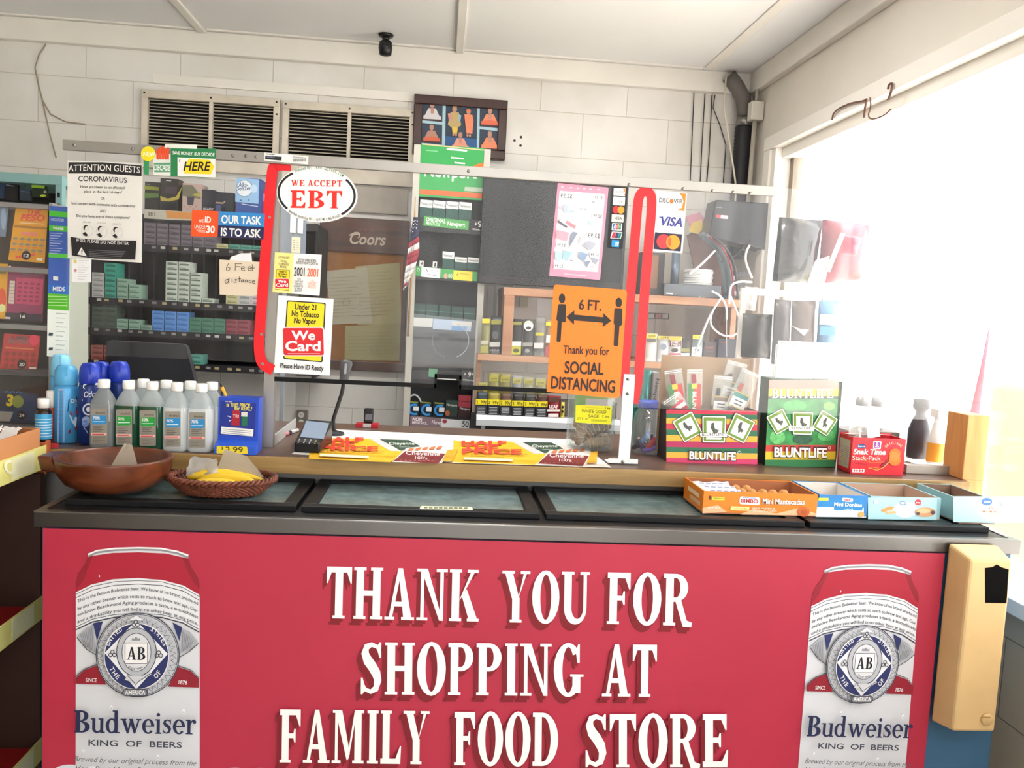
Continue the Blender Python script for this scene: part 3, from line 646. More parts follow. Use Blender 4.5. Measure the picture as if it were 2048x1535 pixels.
q = MB(); q.box(xs1+.001, YP, zr, xr1, YP+.004, rz1-.001, PXR); q.build('clear_panel', parent=ba)
xr2 = PY(1928, 840, YP).x; zt2 = PY(1800, 768, YP).z
q = MB(); q.box(xr1+.002, YP, zr, min(xr2, XR-.045), YP+.004, zt2, PXR); q.build('clear_panel', parent=ba)
q = MB(); q.box(xr1+.002, YP+.006, CT+.001, xr1+.005, YP+.3, zt2, PXR); q.build('side_panel', parent=ba)
# return panel on the left with its aluminium angle
q = MB(); xq = PY(544, 800, YP).x
q.box(xq-.002, YP+.03, CT+.028, xq+.001, YP+.35, rz0, clear(haze=.06, gloss=.04, smear=.03)); q.build('side_panel', parent=ba)
q = MB(); q.box(PY(526, 800, YP).x, YP+.005, CT+.0005, xq+.004, YP+.009, rz0, ALU); q.box(xq+.0015, YP+.009, CT+.0005, xq+.004, YP+.029, rz0, ALU); q.build('corner_angle', parent=ba)
q = MB(); q.box(xq-.002, YP+.03, CT+.0005, xq+.003, YP+.36, CT+.027, M('#cfd2d2', .4, .4)); q.build('bottom_rail', parent=ba)
# white bracket with a foot
q = MB(); wb = M('#dfe2e2', .45); b0, b1 = PY(1245, 748, YP-.006), PY(1267, 900, YP-.006)
x0, x1 = PY(1243, 820, YP-.006).x-.0, PY(1266, 820, YP-.006).x
q.box(x0, YP-.0055, CT+.004, x1, YP-.0035, PY(1256, 748, YP-.006).z, wb)
f0, f1 = PY(1216, 920, 2.12).x, PY(1275, 925, 2.12).x
q.box(f0, YP-.055, CT+.0005, f1, YP-.0035, CT+.004, wb); q.box(f0, YP-.055, CT+.0005, f1, YP-.051, CT+.015, wb)
br = tag(q.build('bracket', bevel=.0008), 'white metal bracket with a foot screwed to the counter under the red loop', 'bracket')
for x, y, yy in ((1256, 758, YP-.0056), (1255, 787, YP-.0056), (1246, 920, YP-.0552)):
    p = PY(x, y, yy); q = MB(); q.lathe(0, 0, [(.0045, 0), (.004, .0015), (0, .0022)], M('#8d8b88', .3, .8), 10)
    if yy < YP-.05: p.z = CT+.0075
    q.v = [Vector((p.x+v.x, yy-v.z, p.z+v.y)) for v in q.v]; q.build('screw', parent=br)
# red edge tape
RT = M('#e01c26', .4, vary=.04, scale=30)
def strip(pts, w, y, mat, th, name, label, cat, zoom=(0, 0, 1)):
    q = MB(); d = Draw(q, ('Y', y), zoom); vs, fs = vs_(pts, w); n = len(pts)
    b = len(q.v); fr = [d.P(*p, lift=False) for p in vs]; bk = [p+Vector((0, th, 0)) for p in fr]; N = len(fr)
    ff = list(fs)+[tuple(N+i for i in reversed(f)) for f in fs]+[(i, i+N, i+1+N, i+1) for i in range(n-1)]+[(n+i+1, n+i+1+N, n+i+N, n+i) for i in range(n-1)]+[(0, n, n+N, N), (n-1, n-1+N, 2*n-1+N, 2*n-1)]
    q.raw(fr+bk, ff, mat); return q
def smooth(pts, k=3):
    for _ in range(k):
        o = [pts[0]]
        for a, b in zip(pts, pts[1:]): o += [(a[0]*.75+b[0]*.25, a[1]*.75+b[1]*.25), (a[0]*.25+b[0]*.75, a[1]*.25+b[1]*.75)]
        pts = o+[pts[-1]]
    return pts
q = strip(smooth([(582, 331), (560, 330), (546, 332), (543, 350), (537, 430), (529, 530), (521, 640), (517, 690), (522, 728), (546, 740)]), 21, ys-.001, RT, .0014, 'red_edging', '', '')
d = Draw(q, ('Y', ys-.001))
for x, y in ((539, 434), (523, 668), (525, 727)): d.ell(x, y, 3, 3, M('#9a9a98', .3, .6))
tag(q.build('red_edging'), 'red tape strip with a curved foot edging the clear panel left of the oval sticker', 'tape')
q = strip(smooth([(1256, 806), (1248, 775), (1251, 715), (1261, 590), (1268, 500), (1275, 415), (1278, 390), (1290, 380), (1303, 388), (1304, 412), (1297, 490), (1289, 590), (1282, 690), (1277, 760), (1267, 806)]), 19, ys-.001, RT, .0014, 'red_edging', '', '')
tag(q.build('red_edging'), 'narrow upright loop of red tape between the black card strip and the card logo sign', 'tape')
# ================================================================ signs on the barrier
def sheet(pts, mat=WHITE, y=None, th=.0011, rad=0, zoom=(0, 0, 1)):
    mb = MB(); d = Draw(mb, ('Y', ys if y is None else y), zoom)
    d.slab(rounded(pts, rad) if rad else pts, th, M(mat, .5) if isinstance(mat, str) else mat); return mb, d
def done(mb, name, label, cat='sign', group=None): return tag(mb.build(name), label, cat, group)
PW = '#dddbd6'
# attention poster
mb, d = sheet([(985, 5), (2085, 45), (2070, 1500), (990, 1430)], PW, zoom=(0, 320, 7.311))
d.poly([(1000, 32), (1500, 32), (2070, 78), (2070, 235), (1500, 195), (1000, 195)], '#221f1f'); d.txt('ATTENTION GUESTS', 1000, 166, 2045, 192, 92, WHITE, .004, bow=22)
d.txt('CORONAVIRUS', 1145, 308, 1855, 335, 75, '#26242a', .012, bow=6); g = '#4a4744'
for t, x0, x1, y, k in (('Have you been to an affected', 1178, 1820, 405, 18), ('place in the last 14 days?', 1228, 1785, 475, 15), ('OR', 1475, 1535, 580, 3), ('had contact with someone with coronavirus', 1050, 1978, 645, 45), ('AND', 1462, 1550, 762, 4), ('Do you have any of these symptoms?', 1122, 1900, 830, 30)):
    d.txt(t, x0, y, x1, y+k, 38, g, .01)
for i, x in enumerate((1280, 1492, 1720)):
    y = 1035+i*14; d.ring(x, y, 85, 85, 4, '#b5b5b0'); d.ell(x-20, y-45, 36, 40, '#1d1b1d'); d.ell(x-2, y-28, 32, 40, '#d5d2cc'); d.poly([(x-68, y+40), (x-30, y+15), (x+10, y+60), (x-10, y+80), (x-40, y+70)], '#1d1b1d'); d.txt(('FEVER', 'COUGH', 'BREATH')[i], x-60, y-118, x+60, y-114, 20, '#8a8884')
d.poly([(1042, 1120), (1200, 1150), (1500, 1172), (2005, 1178), (1985, 1455), (1400, 1440), (1068, 1395)], '#1d1b1e')
d.txt('IF SO, PLEASE DO NOT ENTER', 1130, 1190, 1890, 1240, 42, '#dad8d4', .01, bow=-6); d.poly([(1200, 1275), (1282, 1410), (1142, 1380)], '#dad8d4'); d.txt('!', 1195, 1375, 1215, 1377, 62, '#1d1b1e', .01)
for k in range(5): d.line([(1310, 1312+k*24), (1600, 1330+k*24), (1850-k*18, 1338+k*24)], 6, '#77757a')
done(mb, 'poster', 'white visitor warning poster with black header taped to the left end of the barrier', 'poster')
# green save money sign
mb, d = sheet([(525, 120), (1180, 125), (1182, 556), (520, 525)], '#217a48', zoom=(270, 280, 7.311), y=ys-.012)
d.txt('SAVE MONEY. BUY DECADE', 548, 208, 1160, 238, 48, '#e9efe9', .012); d.poly([(622, 252), (1176, 275), (1178, 550), (622, 524)], WHITE)
d.poly([(790, 272), (1090, 290), (1160, 385), (1110, 500), (700, 490), (720, 475), (760, 320)], '#e8cf1c'); d.txt('HERE', 708, 445, 1085, 447, 125, '#161616', .02, shear=.2)
d.txt('$', 643, 318, 664, 320, 34, '#333333', .01); d.poly([(440, 60), (912, 68), (905, 130), (430, 112)], '#dfe3da')
d.poly([(130, 200), (210, 200), (205, 510), (130, 500)], '#2c8a52'); d.poly([(270, 200), (522, 200), (522, 520), (270, 512)], '#d9dcd4'); d.poly([(278, 335), (520, 330), (520, 470), (285, 470)], '#5f9a78'); d.txt('DECADE', 288, 440, 520, 448, 80, '#eef0ec', .008)
for i in range(5): d.poly([(315+i*38, 130-(i % 3)*22), (350+i*38, 130-(i % 3)*22), (350+i*38, 290), (318+i*38, 280)], '#e2491c')
d.ell(198, 203, 108, 108, '#e9d51a'); d.txt('NEW', 125, 235, 295, 245, 66, '#f6f4e6', .015)
done(mb, 'sale_sign', 'green price sign with a yellow NEW disc clipped over the rail at left')
mb, d = sheet([(835, 1020), (1225, 1040), (1900, 1075), (1880, 1455), (1210, 1418), (815, 1405)], '#e4521c', zoom=(270, 280, 7.311))
d.txt('WE', 928, 1202, 1000, 1206, 48, WHITE, .006); d.txt('ID', 1020, 1200, 1110, 1206, 82, WHITE, .03); d.txt('UNDER', 868, 1292, 1032, 1298, 56, WHITE, .002); d.txt('30', 1040, 1352, 1165, 1358, 98, WHITE, .03)
d.line([(900, 1315), (1030, 1322)], 9, '#f2c3ae'); d.line([(925, 1340), (1030, 1346)], 9, '#f2c3ae')
d.poly([(1225, 1040), (1900, 1075), (1890, 1270), (1218, 1245)], '#2f84c8'); d.poly([(1218, 1245), (1890, 1270), (1880, 1455), (1210, 1418)], '#1b2350')
d.txt('OUR TASK', 1262, 1212, 1848, 1236, 112, WHITE, .03); d.txt('IS TO ASK', 1255, 1395, 1842, 1424, 110, WHITE, .03)
done(mb, 'age_sign', 'orange and blue age check sign taped left of the red edging')
mb, d = sheet([(1235, 283), (1382, 293), (1400, 245), (1550, 192), (1700, 188), (1712, 310), (1862, 322), (1835, 805), (1700, 818), (1238, 795)], '#d9cab4', zoom=(270, 480, 7.311))
d.poly([(1390, 290), (1402, 248), (1550, 195), (1696, 192), (1708, 315)], '#dfe3e8')
HW = '#46423f'
def hand(strokes, x, y, s):
    for st in strokes: d.line([(x+a*s, y+b*s) for a, b in smooth(st, 2)], 9, HW)
hand([[(.5, 0), (.1, .7), (.2, 1.1), (.6, 1), (.7, .6), (.3, .6)]], 1320, 335, 105)
hand([[(.1, .1), (.05, 1.05)], [(0, .08), (1, .1)], [(.08, .5), (.8, .5)]], 1460, 335, 105)
for x in (1550, 1645): hand([[(.05, .5), (.7, .45), (.65, .1), (.25, .1), (.0, .5), (.3, .95), (.8, .8)]], x, 380, 75)
hand([[(.4, -.3), (.3, .9), (.6, 1)], [(0, .4), (.85, .45)]], 1690, 375, 75)
hand([[(.8, .4), (.2, .5), (.05, .9), (.3, 1.2), (.75, .9), (.85, -.2), (.8, 1.2)]], 1310, 540, 80)
hand([[(.1, .3), (.1, 1)]], 1415, 545, 75); hand([[(.7, .2), (.2, .25), (.5, .6), (.6, .9), (.1, 1)]], 1450, 560, 60); hand([[(.3, -.2), (.3, 1)], [(0, .3), (.7, .3)]], 1508, 545, 65)
hand([[(.7, .3), (.2, .4), (.1, .8), (.5, .9), (.7, .3), (.75, 1)]], 1548, 560, 60); hand([[(.1, 1), (.15, .3), (.6, .4), (.65, 1)]], 1607, 560, 60); hand([[(.7, .3), (.2, .4), (.1, .8), (.7, 1)]], 1662, 565, 60); hand([[(.1, .6), (.7, .55), (.5, .2), (.1, .5), (.3, 1), (.8, .9)]], 1710, 570, 65)
done(mb, 'note', 'handwritten six feet distance note on torn tan paper', 'note')
# oval sticker
mb = MB(); d = Draw(mb, ('Y', ys-.004), (500, 300, 5.686)); R0 = .09
def ov(rx, ry, n=40): return [(763+rx*math.cos(t)*math.cos(R0)-ry*math.sin(t)*math.sin(R0), 502+rx*math.cos(t)*math.sin(R0)+ry*math.sin(t)*math.cos(R0)) for t in [2*math.pi*k/n for k in range(n)]]
d.slab(ov(462, 318), .0012, M('#f2f1ee', .45))
d.ring(757, 500, 447, 298, 26, '#17171a', 137, 228, R0); d.ring(757, 500, 447, 298, 26, '#17171a', -43, 46, R0)
d.txt('WE ACCEPT', 466, 408, 1048, 416, 70, '#d8281f', font=.08); d.txt('EBT', 462, 656, 1046, 664, 200, '#e0261c', font=.1)
d.arc('Powered By:', 757, 500, 425, 285, -128, -100, 32, '#3d7a55', .008, R0); d.arc('WWW.GETVWS.COM', 757, 500, 425, 285, -95, -49, 34, '#3d7a55', .008, R0); d.arc('Need help accepting EBT - Call VMS @ 866-902-6202', 757, 500, 448, 303, 132, 48, 30, '#2a2a2c', .008, R0)
done(mb, 'oval_sticker', 'white oval sticker with red and black lettering on the barrier', 'sticker')
mb, d = sheet([(165, 25), (665, 70), (658, 162), (160, 118)], '#e9e9e6', zoom=(500, 300, 5.686), y=YP-.0135)
d.poly([(175, 60), (362, 76), (358, 120), (172, 104)], '#1c1d24'); d.line([(180, 42), (280, 50)], 10, '#555555'); d.txt('OSHIRO', 182, 84, 280, 92, 20, '#8890a8', .01)
for k in range(16): d.line([(495+k*9, 98), (494+k*9, 132)], 3 if k % 3 else 5, '#333333')
d.line([(485, 78), (640, 92)], 8, '#999999'); done(mb, 'label_sticker', 'small white barcode label stuck on the rail above the red edging', 'sticker')
# 2001 sign
mb, d = sheet([(285, 138), (815, 165), (790, 632), (255, 590)], '#eeedeb', zoom=(500, 480, 5.686))
d.poly([(285, 138), (500, 149), (478, 608), (255, 590)], '#f3e48f')
for t, x0, x1, y in (('LAW PROHIBITS', 322, 450, 206), ('THE SALE', 346, 420, 248), ('TO UNDERAGE', 324, 438, 282), ('PERSONS.', 338, 414, 312)): d.txt(t, x0, y, x1, y+8, 24, '#4a4838', .012)
def wecard(d, sx, sy, k, big):
    f = lambda x, y: (sx+(x-420)*k, sy+(y-680)*k)
    def T(t, x0, y0, x1, y1, h, c, b=.02, fo=None): a = f(x0, y0); e = f(x1, y1); d.txt(t, a[0], a[1], e[0], e[1], h*k, c, b, font=fo)
    R_ = lambda P, r, c: d.rrect([f(*p) for p in P], r*k, c)
    R_([(420, 682), (862, 712), (826, 1390), (378, 1352)], 22, '#17171a'); R_([(432, 696), (848, 724), (812, 1376), (392, 1340)], 16, '#f0d81e')
    R_([(362, 985), (842, 985), (856, 1320), (370, 1320)], 34, '#f3f1ee'); R_([(374, 997), (830, 997), (842, 1308), (382, 1308)], 28, '#d7222b')
    T('Under 21', 510, 785, 754, 796, 62, '#17171a', .025); T('No Tobacco', 474, 862, 784, 880, 62, '#17171a', .025); T('No Vapor', 500, 940, 750, 956, 62, '#17171a', .025)
    T('We', 470, 1130, 744, 1130, 98, '#f7f5f2', .03); T('Card', 402, 1255, 804, 1255, 105, '#f7f5f2', .03)
    if big: d.line([f(430, 1290), f(795, 1290)], 9, '#f2b8b5')
wecard(d, 302, 330, .345, False)
d.txt('IF YOU WERE BORN', 552, 238, 752, 250, 30, '#3a3a3a', .012); d.txt("AFTER TODAY'S DATE IN", 524, 270, 774, 284, 28, '#3a3a3a', .012)
d.txt('2001', 500, 402, 622, 408, 92, '#1a1a1a', .012); d.txt('2001', 650, 412, 774, 420, 92, '#e0602a', .012)
for i, t in enumerate(('YOU', "CAN'T BUY", 'TOBACCO', 'E-CIGARETTES', 'OR VAPOR', 'PRODUCTS')): w = (40, 100, 90, 104, 90, 84)[i]; d.txt(t, 560-w/2-i*2, 452+i*27, 560+w/2-i*2, 455+i*27, 20, '#3a3a3a', .01)
for i, t in enumerate(('YOU', "CAN'T BUY", 'ALCOHOL', 'PRODUCTS')): w = (40, 100, 90, 84)[i]; d.txt(t, 710-w/2, 468+i*26, 710+w/2, 472+i*26, 20, '#e88a66', .01)
done(mb, 'birth_year_sign', 'white and yellow 2001 birth year sign under the oval sticker')
# We Card
mb, d = sheet([(322, 628), (950, 668), (905, 1538), (272, 1505)], '#eceef0', zoom=(500, 480, 5.686), y=ys-.0004)
wecard(d, 420, 680, 1, True); d.txt('Please Have ID Ready', 344, 1448, 836, 1484, 54, '#1a1a1a', .022)
done(mb, 'age_card_sign', 'white sign with yellow and red card emblem hanging on the black edge strip')
# pink price poster (turned away: its lettering reads backwards)
mb, d = sheet([(228, 100), (878, 160), (768, 1340), (118, 1288)], '#f09bb4', zoom=(1080, 350, 6.397), y=ys, rad=12)
d.rrect([(250, 200), (832, 245), (740, 1240), (168, 1195)], 14, '#efedf0')
for t, x0, x1, y, h in (('$2.59', 262, 412, 290, 52), ('$1.29', 700, 800, 300, 34), ('$1.39', 510, 585, 445, 26), ('$2.99', 680, 790, 540, 38), ('$3.99', 612, 765, 800, 56), ('$3.99', 218, 322, 912, 40), ('$1.99', 645, 748, 1035, 38), ('$2.99', 190, 290, 1180, 40)):
    d.rrect([(x0-14, y-h-16), (x1+12, y-h-8), (x1+8, y+18), (x0-18, y+10)], 8, '#dcdae2'); d.rrect([(x0-11, y-h-13), (x1+9, y-h-5), (x1+5, y+15), (x0-15, y+7)], 7, '#f1eff2'); d.txt(t, x1, y+6, x0, y, -h, '#5a5a66', .006)
for P, c in (([(300, 370), (345, 385), (360, 470), (420, 440), (440, 480), (330, 490), (290, 450)], '#b5c4e0'), ([(240, 395), (290, 400), (260, 450)], '#f3c0d0'), ([(340, 580), (460, 650), (440, 690), (325, 610)], '#e8909c'), ([(225, 575), (350, 660), (340, 680), (220, 600)], '#6c6478'), ([(240, 520), (310, 530), (300, 585), (250, 580)], '#cfe0e4'), ([(215, 700), (368, 740), (340, 850), (205, 805)], '#f2a6b8'), ([(420, 725), (480, 740), (360, 945), (390, 780)], '#8d93a8'), ([(540, 760), (570, 790), (470, 920), (490, 850)], '#c9ccd8'), ([(650, 325), (700, 345), (680, 370)], '#9aa0ac'), ([(620, 590), (690, 610), (660, 660), (610, 640)], '#bcd0dc'), ([(620, 840), (720, 880), (640, 970), (540, 900)], '#b6bac8'), ([(190, 970), (290, 990), (260, 1110), (190, 1080)], '#b9d2de'), ([(300, 960), (410, 990), (350, 1100), (280, 1060)], '#a9cbd6'), ([(500, 980), (610, 1010), (560, 1110), (490, 1060)], '#8fa6c4'), ([(640, 1050), (750, 1080), (700, 1150)], '#a0a6b6'), ([(560, 1110), (640, 1100), (590, 1190)], '#8d98b0'), ([(650, 1150), (700, 1160), (680, 1195), (640, 1190)], '#efc2c8'), ([(380, 1080), (450, 1105), (380, 1095)], '#8b93a2')): d.rrect(P, 10, c)
for x in (280, 390, 480, 560, 640, 740): d.ell(x, 158+(x-280)*.07, 18, 10, '#f9cdd8')
d.line([(300, 1265), (580, 1290)], 14, '#f7c3d1'); done(mb, 'price_poster', 'pink edged snack price poster with mirrored lettering', 'poster')
# black card strip
mb, d = sheet([(920, 148), (1122, 158), (1056, 940), (858, 925)], '#1b1c22', zoom=(1080, 350, 6.397))
def card(P, c, r=8): d.rrect(P, r, c)
card([(945, 162), (1095, 168), (1088, 270), (938, 262)], '#efefec'); d.poly([(1060, 170), (1092, 172), (1088, 262), (1070, 262), (1088, 230)], '#e88a2c'); d.txt('DISCOVER', 955, 222, 1075, 226, 20, '#44424a', .006)
card([(938, 272), (1090, 282), (1082, 390), (930, 382)], '#ecebe8'); d.txt('(((', 1045, 330, 990, 326, 26, '#555555', .006)
d.ell(970, 442, 44, 48, '#d92b34'); d.ell(1034, 446, 44, 48, '#ee9a2b')
card([(918, 500), (1074, 510), (1066, 608), (912, 600)], '#d9d6cd'); d.txt('VISA', 942, 564, 1044, 572, 34, '#4a4a58', .015, shear=.15)
card([(922, 612), (1050, 620), (1044, 712), (914, 704)], '#dfe4e2')
for i, c in enumerate(('#2f6ab0', '#c23440', '#2d8a5a')): card([(932+i*38, 622), (962+i*38, 624), (956+i*38, 700), (926+i*38, 698)], c); d.txt('JCB'[i], 936+i*38, 672, 952+i*38, 674, 24, WHITE, .01)
card([(918, 722), (1052, 730), (1030, 818), (895, 808)], '#d8dedb'); d.poly([(930, 732), (972, 734), (950, 806), (910, 802)], '#c32838'); d.poly([(975, 734), (1010, 737), (990, 808), (952, 806)], '#27386b'); d.poly([(1012, 737), (1042, 739), (1022, 810), (992, 808)], '#1d7a70')
d.rect(915, 828, 1010, 918, '#2f8fd0'); d.rect(955, 850, 1005, 905, '#5aaede'); d.txt('AM', 960, 878, 1004, 882, 22, WHITE, .01); d.txt('EX', 960, 905, 1000, 909, 22, WHITE, .01)
done(mb, 'card_strip', 'narrow black strip of payment card stickers beside the pink poster', 'sticker')
# white card logos
mb, d = sheet([(1488, 195), (1880, 230), (1822, 1000), (1436, 970)], '#f0efee', zoom=(1080, 350, 6.397))
d.poly([(1780, 230), (1870, 238), (1848, 462), (1752, 450), (1810, 420), (1835, 340), (1815, 270)], '#e8822f'); d.ell(1684, 334, 27, 30, '#e8732f')
d.txt('DISC', 1522, 345, 1650, 355, 56, '#3d3c42', .01); d.txt('VER', 1708, 358, 1820, 362, 54, '#3d3c42', .01)
d.txt('VISA', 1520, 640, 1820, 660, 110, '#3a3f8e', .03, shear=.2); d.poly([(1506, 528), (1560, 535), (1575, 570), (1540, 545)], '#3a3f8e')
d.poly([(1472, 730), (1818, 758), (1798, 978), (1452, 945)], '#23203a'); d.ell(1580, 848, 90, 92, '#e83a40'); d.ell(1700, 858, 88, 92, '#f2962c')
d.ell(1656, 856, 22, 60, '#e86430'); done(mb, 'card_logo_sign', 'white payment card logo sign right of the red loop')
# orange distancing sign
mb = MB(); d = Draw(mb, ('Y', ys-.0024), (650, 500, 2.924)); OR_ = M('#ee7d1f', .5)
d.slab(rounded([(1338, 200), (1768, 232), (1722, 868), (1296, 828)], [22, 22, 30, 8], 6), .0014, OR_); BL = '#241c1a'
for x, y in ((1386, 282), (1718, 306)):
    d.ell(x, y, 19, 28, BL); d.rrect([(x-22, y+32), (x+24, y+34), (x+22, y+140), (x-8, y+140), (x-34, y+128)] if x < 1500 else [(x-25, y+32), (x+20, y+34), (x+20, y+130), (x+2, y+142), (x-30, y+128)], 10, BL)
    d.rrect([(x-26, y+130), (x-1, y+134), (x-8, y+254), (x-32, y+254)] if x < 1500 else [(x-24, y+130), (x+4, y+134), (x-4, y+254), (x-30, y+254)], 8, BL)
d.poly([(1412, 390), (1458, 352), (1458, 376), (1628, 392), (1628, 368), (1674, 412), (1624, 450), (1626, 424), (1456, 410), (1456, 436)], BL)
d.txt('6 FT.', 1484, 346, 1614, 354, 58, BL, .02); d.txt('Thank you for', 1392, 602, 1662, 614, 46, BL, .016); d.txt('SOCIAL', 1400, 718, 1628, 728, 68, BL, .022); d.txt('DISTANCING', 1320, 806, 1694, 832, 68, BL, .022)
done(mb, 'distancing_sign', 'orange six feet social distancing sign at the right of the middle panel')
mb, d = sheet([(1058, -10), (1335, -12), (1328, 325), (1050, 320)], '#e7e8ea', zoom=(0, 520, 7.311))
d.ell(1100, 20, 26, 28, '#d9c870'); d.ell(1103, 150, 22, 26, '#cf8f90')
for k in range(9): d.line([(1140 if k > 1 else 1150, 5+k*34), (1300-(k % 3)*30, 8+k*34)], 6, '#b7b7bd')
done(mb, 'notice', 'small white notice under the visitor warning poster', 'note')
# ================================================================ things on the counter
# rubbing alcohol bottles
Y1 = 2.066
def alcohol(xc, row, body, cap_h, patch, pct, label):
    hw = .0285; yc = Y1+.0205 + row*.05; K = 1.16
    r = root('alcohol_bottle', (xc, yc, CT), label, 'bottle', 'plastic bottles of rubbing alcohol')
    Z = CT; pr = [(.022, .0005), (.0275, .004), (.0285, .012), (.0285, .103), (.0277, .111), (.021, .126), (.0125, .14), (.011, .146)]
    lev = .106
    lo = [(a, Z+b) for a, b in pr if b <= lev]+[(.0285, Z+lev)]; hi = [(.0285, Z+lev)]+[(a, Z+b) for a, b in pr if b > lev]
    mats = {'green': clear('#24573f', .6, .05, '#35775a', name='green_plastic'), 'grey': clear('#b9c2c4', .55, .05, '#c4cbcc', name='milky_plastic'), 'white': clear('#e6edf0', .8, .05, '#f4f7f8', name='milky_plastic')}
    top = clear('#dfe7ea', .5, .05, '#e6ecec', name='milky_plastic') if body != 'grey' else mats['grey']
    q = MB(); q.lathe(xc, yc, lo, mats[body], 32, 1, .72, sq=4, cap=False); q.lathe(xc, yc, hi, top, 32, 1, .72, sq=3.2, cap=False)
    q.raw([(xc-.02, yc-.014, Z+.0006), (xc+.02, yc-.014, Z+.0006), (xc+.02, yc+.014, Z+.0006), (xc-.02, yc+.014, Z+.0006)], [(0, 1, 2, 3)], mats[body]); q.build('body', parent=r)
    q = MB(); q.lathe(xc, yc, [(.0125, Z+.1445), (.0135, Z+.146), (.0135, Z+.163), (.0125, Z+.1645), (0, Z+.1645)], M('#eeeeea', .4), 24); q.build('cap', parent=r)
    if row == 0:
        q = MB(); yy = yc-.0218; ref = PY(345, 891, yy)
        d = Draw(q, ('Y', yy), (0, 500, 2.924), (xc-ref.x, 0, CT-ref.z)); d.sl = 0; d.sv = 0
        d.slab(rounded([(958, 905), (1052, 905), (1052, 1112), (958, 1112)], 8), .0006, M('#8f8a80', .45)); d.txt('alcohol', 985, 935, 1040, 936, 12, '#3c3833', .01)
        d.rrect([(965, 945), (1048, 945), (1048, 992), (1030, 998), (965, 998)], 5, patch); d.txt(pct, 970, 968, 1010, 969, 16, WHITE, .02); d.line([(970, 982), (1040, 982)], 4, '#d8e8ee')
        for k in range(4): d.line([(972, 1008+k*10), (1030-(k % 2)*14, 1008+k*10)], 4, '#5f5a52')
        d.rect(960, 1048, 1050, 1062, '#e7b9b4'); d.line([(966, 1055), (1036, 1055)], 6, '#c8453f')
        for k in range(4): d.line([(972, 1072+k*9), (1040-(k % 2)*24, 1072+k*9)], 3, '#6d675f')
        q.build('label', parent=r)
    return r
fx = [PY(x, 888, Y1+.02).x for x in (207, 256, 303, 352, 401)]
BL_, GN = '#2487c4', '#1f9a3c'
spec = [('grey', BL_, '70%', 'greyish alcohol bottle, leftmost of the row of five with a blue label patch'), ('green', GN, '50%', 'green alcohol bottle left of the other green one, with a green label patch'), ('green', GN, '50%', 'green alcohol bottle in the middle of the front row of five'), ('white', BL_, '70%', 'clear white alcohol bottle right of the two green ones'), ('white', BL_, '70%', 'clear white alcohol bottle at the right end next to the blue price display')]
for x, (b, p_c, pc, lb) in zip(fx, spec): alcohol(x, 0, b, 0, M(p_c, .5), pc, lb)
for i, (x, lb) in enumerate(((fx[1]+.017, 'rear alcohol bottle behind the left green bottle, only cap and shoulder showing'), (fx[2]+.017, 'rear alcohol bottle behind the middle green bottle, only cap and shoulder showing'), (fx[3]+.017, 'rear alcohol bottle behind the fourth bottle of the front row'), (fx[4]+.012, 'rear alcohol bottle behind the rightmost bottle of the front row'))):
    alcohol(x, 1, 'white', 0, None, '', lb)
# aerosol cans
def aerosol(px, yb_, ytop, w, Y, cap, body, label, prints=None, group='air freshener cans'):
    b = PY(px, yb_, Y); x = b.x; h = (PY(px, ytop, Y).z-b.z); R = w/2*Y/FPX
    r = root('aerosol_can', (x, Y, CT), label, 'spray can', group); Z = CT+.0005
    q = MB(); q.lathe(x, Y, [(R*.9, Z), (R, Z+.003), (R, Z+h*.68), (R*.98, Z+h*.7), (R*.9, Z+h*.74)], body, 28); q.build('can_body', parent=r)
    q = MB(); q.lathe(x, Y, [(R*.92, Z+h*.741), (R*.96, Z+h*.75), (R*.98, Z+h*.84), (R*.9, Z+h*.93), (R*.68, Z+h*.985), (0, Z+h)], cap, 28); q.box(x+R*.25, Y-R*.9, Z+h*.86, x+R*.42, Y-R*.2, Z+h*.985, cap); q.build('cap', parent=r)
    if prints:
        q = MB(); ref = PY(px, yb_, Y-R); d = Draw(q, ('Y', Y-R), (0, 720, 6.02), (0, 0, CT-ref.z)); d.sl = 0; d.sv = 0; prints(d)
        # wrap the flat print round the can
        for v in q.v:
            t = max(-.98, min(.98, (v.x-x)/R)); lift = (Y-R)-v.y; v.y = Y-(R+.0004+lift)*math.cos(math.asin(t)); v.x = x+(R+.0004+lift)*t
        q.build('label', parent=r)
    return r
NVY = M('#1f3578', .3, .2); CB = M('#1d37a8', .35); LB = M('#58a9d8', .35)
def pr_blue(d):
    d.rrect([(700, 240), (775, 240), (775, 890), (690, 890)], 8, M('#8fb2d8')); d.poly([(815, 375), (905, 345), (905, 500), (805, 520)], '#1d2258'); d.txt('DIS', 838, 415, 900, 410, 42, WHITE, .015); d.txt('S', 870, 465, 892, 464, 32, WHITE, .01)
    d.poly([(820, 520), (905, 500), (905, 560), (840, 565)], '#b0303e'); d.poly([(820, 560), (900, 600), (870, 720), (840, 640)], '#c6dcee'); d.poly([(815, 745), (905, 700), (905, 745), (815, 790)], '#8c1d48')
    for k in range(12): d.line([(708, 270+k*48), (768, 270+k*48)], 6, '#6a8cb8')
def pr_nav(d):
    d.rrect([(1000, 185), (1160, 175), (1165, 235), (1000, 245)], 26, '#e6ecf2'); d.txt('Scent', 1012, 232, 1150, 226, 34, '#2a3f86', .015, shear=.15); d.txt('Odor', 1010, 345, 1160, 340, 70, '#e6e9f4', .01, shear=.15); d.line([(990, 378), (1160, 372)], 8, '#c7d0e8')
    d.ring(1065, 490, 68, 72, 18, '#d6dcec'); d.ell(1065, 490, 26, 30, '#d6dcec'); d.ell(1040, 620, 50, 46, '#8fa6d4'); d.ell(1030, 660, 40, 40, '#6d88c4'); d.line([(1010, 700), (1040, 740), (1060, 780)], 8, '#b8c8e4')
